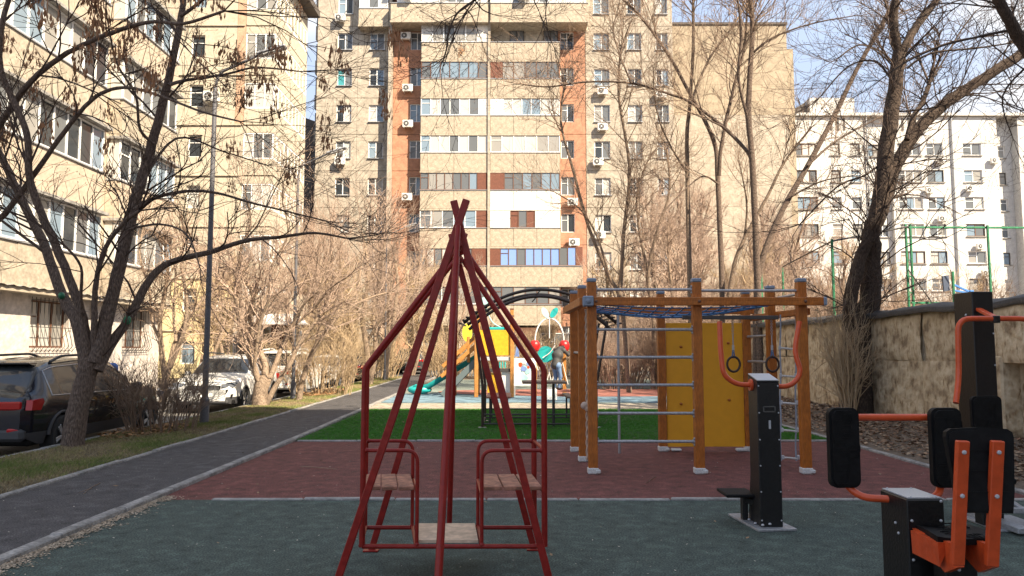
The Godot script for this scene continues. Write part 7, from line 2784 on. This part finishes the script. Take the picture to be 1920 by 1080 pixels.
# a hand with five bent fingers, reaching along dir with the palm facing palm_n
func hand(out: MB, at: Vector3, dir: Vector3, palm_n: Vector3, thumb_side: float, skin: Color, curl: float) -> void:
	var s := dir.cross(palm_n).normalized() * thumb_side
	var b := []
	b.append([at, at + dir * 0.05, 0.022, 0.026, skin])
	b.append([at + dir * 0.05 - s * 0.02, at + dir * 0.085 - s * 0.025, 0.017, 0.014, skin])
	b.append([at + dir * 0.05 + s * 0.02, at + dir * 0.088 + s * 0.022, 0.017, 0.014, skin])
	var lens := [0.036, 0.042, 0.039, 0.03]
	for i in 4:
		var base := at + dir * 0.088 + s * (0.028 - 0.019 * i)
		var d1 := (dir + palm_n * curl * 0.5).normalized()
		var p1: Vector3 = base + d1 * lens[i]
		var d2 := (dir * (1.0 - curl) + palm_n * curl).normalized()
		var p2: Vector3 = p1 + d2 * lens[i] * 0.75
		var d3 := (dir * (0.5 - curl) + palm_n * curl).normalized()
		b.append([base, p1, 0.0092, 0.0085, skin])
		b.append([p1, p2, 0.0085, 0.0078, skin])
		b.append([p2, p2 + d3 * lens[i] * 0.55, 0.0078, 0.0068, skin])
	var tb := at + dir * 0.025 + s * 0.024
	var t1 := tb + (dir * 0.6 + s * 0.7 + palm_n * 0.2).normalized() * 0.045
	b.append([tb, t1, 0.0125, 0.0105, skin])
	b.append([t1, t1 + (dir * 0.8 + s * 0.2 + palm_n * 0.5).normalized() * 0.032, 0.0105, 0.0085, skin])
	flesh(out, b, 0.005, 0.006)

func head(out: MB, c: Vector3, face: Vector3, up: Vector3, skin: Color, hair: Color) -> void:
	var r := face.cross(up).normalized()
	var b := [[c + up * 0.03, c - up * 0.02 + face * 0.01, 0.084, 0.076, skin],
		[c - up * 0.05 + face * 0.03, c - up * 0.085 + face * 0.045, 0.055, 0.04, skin],
		[c + up * 0.045 - face * 0.02, c + up * 0.01 - face * 0.03, 0.088, 0.085, hair],
		[c + face * 0.085 - up * 0.01, c + face * 0.1 - up * 0.03, 0.012, 0.016, skin],
		[c + face * 0.082 - up * 0.062 + r * 0.018, c + face * 0.082 - up * 0.062 - r * 0.018, 0.009, 0.009, Color(0.28, 0.09, 0.07)]]
	for s in [-1.0, 1.0]:
		b.append([c + r * 0.08 * s - up * 0.0, c + r * 0.082 * s - up * 0.03, 0.016, 0.012, skin])
		b.append([c + face * 0.077 + r * 0.032 * s, c + face * 0.078 + r * 0.034 * s, 0.011, 0.011, Color(0.02, 0.015, 0.012)])
	flesh(out, b, 0.008, 0.016)

func build_people() -> void:
	var skin := Color(0.36, 0.2, 0.135)
	var skinm := vcol(0.7)
	# someone in a grey jacket bent over the play arch
	var jk := Color(0.055, 0.058, 0.058)
	var jeans := Color(0.13, 0.21, 0.36)
	var shoe := Color(0.05, 0.03, 0.025)
	var f := V(0.62, 0, -0.78).normalized()
	var r := V(0.78, 0, 0.62).normalized()
	var root := V(1.58, 0.19, -26.3)
	var hip := root + V(-0.04, 0.86, 0)
	var chest := hip + f * 0.1 + V(0, 0.34, 0)
	var neck := hip + f * 0.24 + V(0, 0.56, 0)
	var b := MB.new()
	b.tinted = true
	var bones := [[hip, hip + f * 0.04 + V(0, 0.12, 0), 0.15, 0.145, jk], [hip + f * 0.04 + V(0, 0.12, 0), chest, 0.145, 0.165, jk], [chest - r * 0.07, chest + r * 0.07, 0.15, 0.15, jk],
		[chest, neck, 0.155, 0.1, jk], [neck - r * 0.15 - V(0, 0.04, 0), neck + r * 0.15 - V(0, 0.04, 0), 0.085, 0.085, jk], [neck, neck + f * 0.08 + V(0, 0.02, 0), 0.06, 0.055, skin]]
	var wrists := []
	for s in [-1.0, 1.0]:
		var h: Vector3 = hip + r * 0.09 * s
		var knee: Vector3 = root + r * 0.1 * s + V(0, 0.47, 0) + f * 0.05
		var ank: Vector3 = root + r * 0.1 * s + V(0, 0.09, 0) - f * 0.02
		bones.append([h, knee, 0.1, 0.068, jeans])
		bones.append([h + V(0, -0.02, 0), hip, 0.11, 0.12, jeans])
		bones.append([knee, ank, 0.066, 0.05, jeans])
		bones.append([ank - V(0, 0.04, 0) - f * 0.03, ank + f * 0.15 - V(0, 0.05, 0), 0.045, 0.036, shoe])
		var sh: Vector3 = neck + r * 0.19 * s - V(0, 0.06, 0)
		var el: Vector3 = sh + f * 0.2 + r * 0.03 * s - V(0, 0.15, 0)
		var wr: Vector3 = el + f * 0.21 + V(0, 0.1, 0) - r * 0.06 * s
		bones.append([sh, el, 0.068, 0.052, jk])
		bones.append([el, wr, 0.052, 0.038, jk])
		bones.append([wr, wr + f * 0.02, 0.027, 0.026, skin])
		wrists.append(wr + f * 0.02)
	flesh(b, bones, 0.02, 0.05)
	for i in 2:
		hand(b, wrists[i], f, V(0, -1, 0), 1.0 if i == 0 else -1.0, skin, 0.6)
	head(b, neck + f * 0.15 - V(0, 0.0, 0), (f * 0.5 + V(0, -0.85, 0)).normalized(), (f * 0.85 + V(0, 0.5, 0)).normalized(), skin, Color(0.02, 0.015, 0.012))
	solo("person", b, skinm, "person in grey jacket and blue jeans bending forward at the play arch", "person", V(1.58, 0.19, -26.3))
	# someone in a blue jacket stooping beyond the dark car
	var blue := Color(0.05, 0.14, 0.42)
	var trousers := Color(0.025, 0.026, 0.03)
	f = V(0.55, 0, 0.84).normalized()
	r = V(-0.84, 0, 0.55).normalized()
	root = V(-9.35, -0.15, -17.2)
	hip = root + V(0, 0.92, 0)
	chest = hip + f * 0.22 + V(0, 0.34, 0)
	neck = hip + f * 0.42 + V(0, 0.44, 0)
	b = MB.new()
	b.tinted = true
	bones = [[hip, hip + f * 0.1 + V(0, 0.15, 0), 0.15, 0.15, blue], [hip + f * 0.1 + V(0, 0.15, 0), chest, 0.15, 0.175, blue], [chest - r * 0.07, chest + r * 0.07, 0.155, 0.155, blue],
		[chest, neck, 0.15, 0.09, blue], [neck - r * 0.15, neck + r * 0.15, 0.085, 0.085, blue], [neck, neck + f * 0.09 - V(0, 0.01, 0), 0.058, 0.055, skin]]
	wrists = []
	for s in [-1.0, 1.0]:
		var h: Vector3 = hip + r * 0.09 * s
		var knee: Vector3 = root + r * 0.11 * s + V(0, 0.5, 0) + f * 0.06
		var ank: Vector3 = root + r * 0.11 * s + V(0, 0.09, 0) - f * 0.02
		bones.append([h, knee, 0.1, 0.068, trousers])
		bones.append([h + V(0, -0.02, 0), hip, 0.11, 0.12, trousers])
		bones.append([knee, ank, 0.066, 0.05, trousers])
		bones.append([ank - V(0, 0.04, 0) - f * 0.03, ank + f * 0.15 - V(0, 0.05, 0), 0.045, 0.036, shoe])
		var sh: Vector3 = neck + r * 0.18 * s - f * 0.03
		var el: Vector3 = sh + f * 0.08 + r * 0.05 * s - V(0, 0.27, 0)
		var wr: Vector3 = el + f * 0.2 - V(0, 0.14, 0) - r * 0.05 * s
		bones.append([sh, el, 0.068, 0.052, blue])
		bones.append([el, wr, 0.052, 0.038, blue])
		bones.append([wr, wr + f * 0.02, 0.027, 0.026, skin])
		wrists.append(wr + f * 0.02)
	flesh(b, bones, 0.02, 0.05)
	for i in 2:
		hand(b, wrists[i], (f - V(0, 0.5, 0)).normalized(), V(0, -1, 0), 1.0 if i == 0 else -1.0, skin, 0.5)
	head(b, neck + f * 0.18 - V(0, 0.02, 0), (f * 0.5 + V(0, -0.85, 0)).normalized(), (f * 0.85 + V(0, 0.5, 0)).normalized(), skin, Color(0.02, 0.015, 0.012))
	solo("person", b, skinm, "person in a blue jacket stooping beyond the dark estate car", "person", V(-9.35, -0.15, -17.2))

# ---------------------------------------------------------------- grass, leaves and litter
func scatter(called: String, mesh: Mesh, spots: Array, label: String, category: String) -> void:
	var mm := MultiMesh.new()
	mm.transform_format = MultiMesh.TRANSFORM_3D
	mm.use_colors = true
	mm.mesh = mesh
	mm.instance_count = spots.size()
	for i in spots.size():
		mm.set_instance_transform(i, spots[i][0])
		mm.set_instance_color(i, spots[i][1])
	var o := MultiMeshInstance3D.new()
	o.name = numbered(called)
	o.multimesh = mm
	add_child(o)
	tag(o, label, category, "", "stuff")

func tuft(blades: int, h: float, w: float, spread: float, sd: int, m: Material) -> ArrayMesh:
	var q := RandomNumberGenerator.new()
	q.seed = sd
	var b := MB.new()
	b.tinted = true
	for k in blades:
		var p := V(q.randf_range(-spread, spread), 0, q.randf_range(-spread, spread))
		var a := q.randf() * TAU
		var s := V(cos(a), 0, sin(a)) * w
		var lean := V(q.randf_range(-0.6, 0.6), 1, q.randf_range(-0.6, 0.6)).normalized() * h * q.randf_range(0.6, 1.1)
		b.quad(p - s, p + s, p + lean * 0.6 + s * 0.6, p + lean * 0.6 - s * 0.6)
		b.tri(p + lean * 0.6 - s * 0.6, p + lean * 0.6 + s * 0.6, p + lean + V(lean.x, -0.1 * h, lean.z) * 0.4)
	return b.mesh(m)

func flake(w: float, l: float, m: Material) -> ArrayMesh:
	var b := MB.new()
	b.tinted = true
	b.quad(V(-l, 0, 0), V(0, 0.002, w), V(l, 0.004, 0), V(0, 0.001, -w))
	b.tri(V(0, 0.002, w), V(0.2 * l, 0.3 * w, 0), V(l, 0.004, 0))
	return b.mesh(m)

func build_scatter() -> void:
	var q := RandomNumberGenerator.new()
	q.seed = 99
	var fn := FastNoiseLite.new()
	fn.seed = 3
	fn.frequency = 0.5
	var s := []
	var greens := [Color(0.13, 0.17, 0.04), Color(0.20, 0.215, 0.065), Color(0.30, 0.25, 0.12), Color(0.33, 0.26, 0.15), Color(0.2, 0.15, 0.08)]
	for i in 42000:
		var z := -lerpf(6.5, 42.0, pow(q.randf(), 1.6))
		var x := q.randf_range(-7.15, path_left(z) - 0.1)
		var k := fn.get_noise_2d(x * 1.6, z) + q.randf_range(-0.35, 0.35)
		if k < -0.28 and q.randf() < 0.7:
			continue
		var c: Color = greens[0] if k > 0.25 else (greens[1] if k > 0.05 else (greens[2] if k > -0.12 else greens[3 + i % 2]))
		var sc := q.randf_range(0.6, 1.3)
		s.append([Transform3D(Basis(Vector3.UP, q.randf() * TAU).scaled(V(sc, sc, sc)), V(x, lawn_y(x, z) - 0.005, z)), c * q.randf_range(0.8, 1.2)])
	scatter("lawn_grass", tuft(5, 0.05, 0.004, 0.05, 1, M.leaf), s, "patchy short grass, green and straw-coloured, on the strip beside the path", "grass")
	s = []
	for i in 38000:
		var z := q.randf_range(-13.27, -20.05)
		var x := q.randf_range(-3.75, 5.6)
		var k := q.randf_range(0.7, 1.25)
		s.append([Transform3D(Basis(Vector3.UP, q.randf() * TAU), V(x, 0.008, z)), Color(0.06 * k, 0.215 * k, 0.02 * k)])
	scatter("turf_pile", tuft(6, 0.035, 0.003, 0.04, 2, M.leaf), s, "short even bright green pile of the artificial turf", "turf")
	s = []
	for i in 9000:
		var z := q.randf_range(-7.0, -25.0)
		var x := 5.8 + 2.0 * pow(q.randf(), 0.8)
		var k := q.randf_range(0.6, 1.3)
		var c := [Color(0.20, 0.115, 0.07), Color(0.27, 0.17, 0.105), Color(0.13, 0.075, 0.05), Color(0.33, 0.24, 0.16)][i % 4] as Color
		s.append([Transform3D(Basis(Vector3.UP, q.randf() * TAU) * Basis(Vector3.RIGHT, q.randf_range(-0.9, 0.9)) * Basis.from_scale(Vector3.ONE * q.randf_range(0.7, 1.6)), V(x, bank_y(x, z) + q.randf_range(0.005, 0.04), z)), c * k])
	for e in [[-6.75, -14.0, 0.8, 500, 0.08], [-6.6, -25.5, 0.9, 900, 0.08], [-6.7, -27.5, 0.8, 500, 0.08]]:
		for i in e[3]:
			var a := q.randf() * TAU
			var r: float = e[2] * sqrt(q.randf())
			s.append([Transform3D(Basis(Vector3.UP, a * 3) * Basis(Vector3.RIGHT, q.randf_range(-0.8, 0.8)) * Basis.from_scale(Vector3.ONE * q.randf_range(0.7, 1.5)), V(e[0] + cos(a) * r * 0.7, e[4] + q.randf_range(0.01, 0.06), e[1] + sin(a) * r * 1.6)), Color(0.36, 0.2, 0.09) * q.randf_range(0.6, 1.2)])
	scatter("leaf_litter", flake(0.018, 0.032, M.leaf), s, "brown fallen leaves heaped along the old wall and under the shrubs", "leaves")
	s = []
	for i in 1500:
		var z := -lerpf(3.6, 20.0, pow(q.randf(), 1.3))
		var x := q.randf_range(-5.6, 5.6)
		if x > path_right(z) - 0.1 and x < path_right(z) + 0.2:
			continue
		var y := 0.024 if x < path_right(z) else (0.004 if z > -13.2 else 0.03)
		var big := q.randf_range(0.35, 1.0) if q.randf() < 0.93 else q.randf_range(1.0, 2.6)
		s.append([Transform3D(Basis(Vector3.UP, q.randf() * TAU) * Basis(Vector3.RIGHT, q.randf_range(-0.25, 0.25)) * Basis.from_scale(V(big, big, big * q.randf_range(0.5, 1.0))), V(x, y, z)), (Color(0.3, 0.2, 0.12) if big > 1.3 else Color(0.55, 0.5, 0.43)) * q.randf_range(0.45, 1.15)])
	scatter("litter_flakes", flake(0.008, 0.013, M.leaf), s, "small pale bits of bud scale and paper strewn over the rubber floors", "litter")
	s = []
	for i in 7000:
		var z := q.randf_range(-3.9, -8.3)
		var x := -3.79 + absf(q.randfn(0.0, 0.075)) * (1.0 + fn.get_noise_2d(z * 9.0, 1.0))
		s.append([Transform3D(Basis(Vector3.UP, q.randf() * TAU) * Basis.from_scale(Vector3.ONE * q.randf_range(0.3, 1.2)), V(x, 0.008, z)), (Color(0.42, 0.34, 0.25) if i % 5 else Color(0.2, 0.14, 0.09)) * q.randf_range(0.6, 1.3)])
	scatter("grit", flake(0.009, 0.012, M.leaf), s, "sandy grit and leaf crumbs gathered along the kerb", "grit")
	# a few fallen twigs on the path and floors
	for e in [[V(-4.75, 0.035, -8.6), 0.35, 1.3], [V(-2.6, 0.012, -10.2), 0.3, 0.4], [V(1.7, 0.01, -9.3), 0.25, 2.0]]:
		var b := MB.new()
		var d := V(cos(e[2]), 0, sin(e[2])) * (e[1] as float)
		stick(b, e[0] - d, e[0] + V(0, 0.012, 0.03), e[0] + d, 0.006, 0.003)
		stick(b, e[0], e[0] + d * 0.4 + V(0, 0.015, 0.06), e[0] + d * 0.7 + V(0, 0.02, 0.14), 0.004, 0.002)
		var where := "on the asphalt path" if e[0].x < -4 else ("on the red rubber floor near the kerb" if e[0].x < 0 else "on the red rubber floor under the steel rungs")
		solo("fallen_twig", b, M.twig_mid, "thin forked twig lying " + where, "twig", e[0], "fallen twigs")
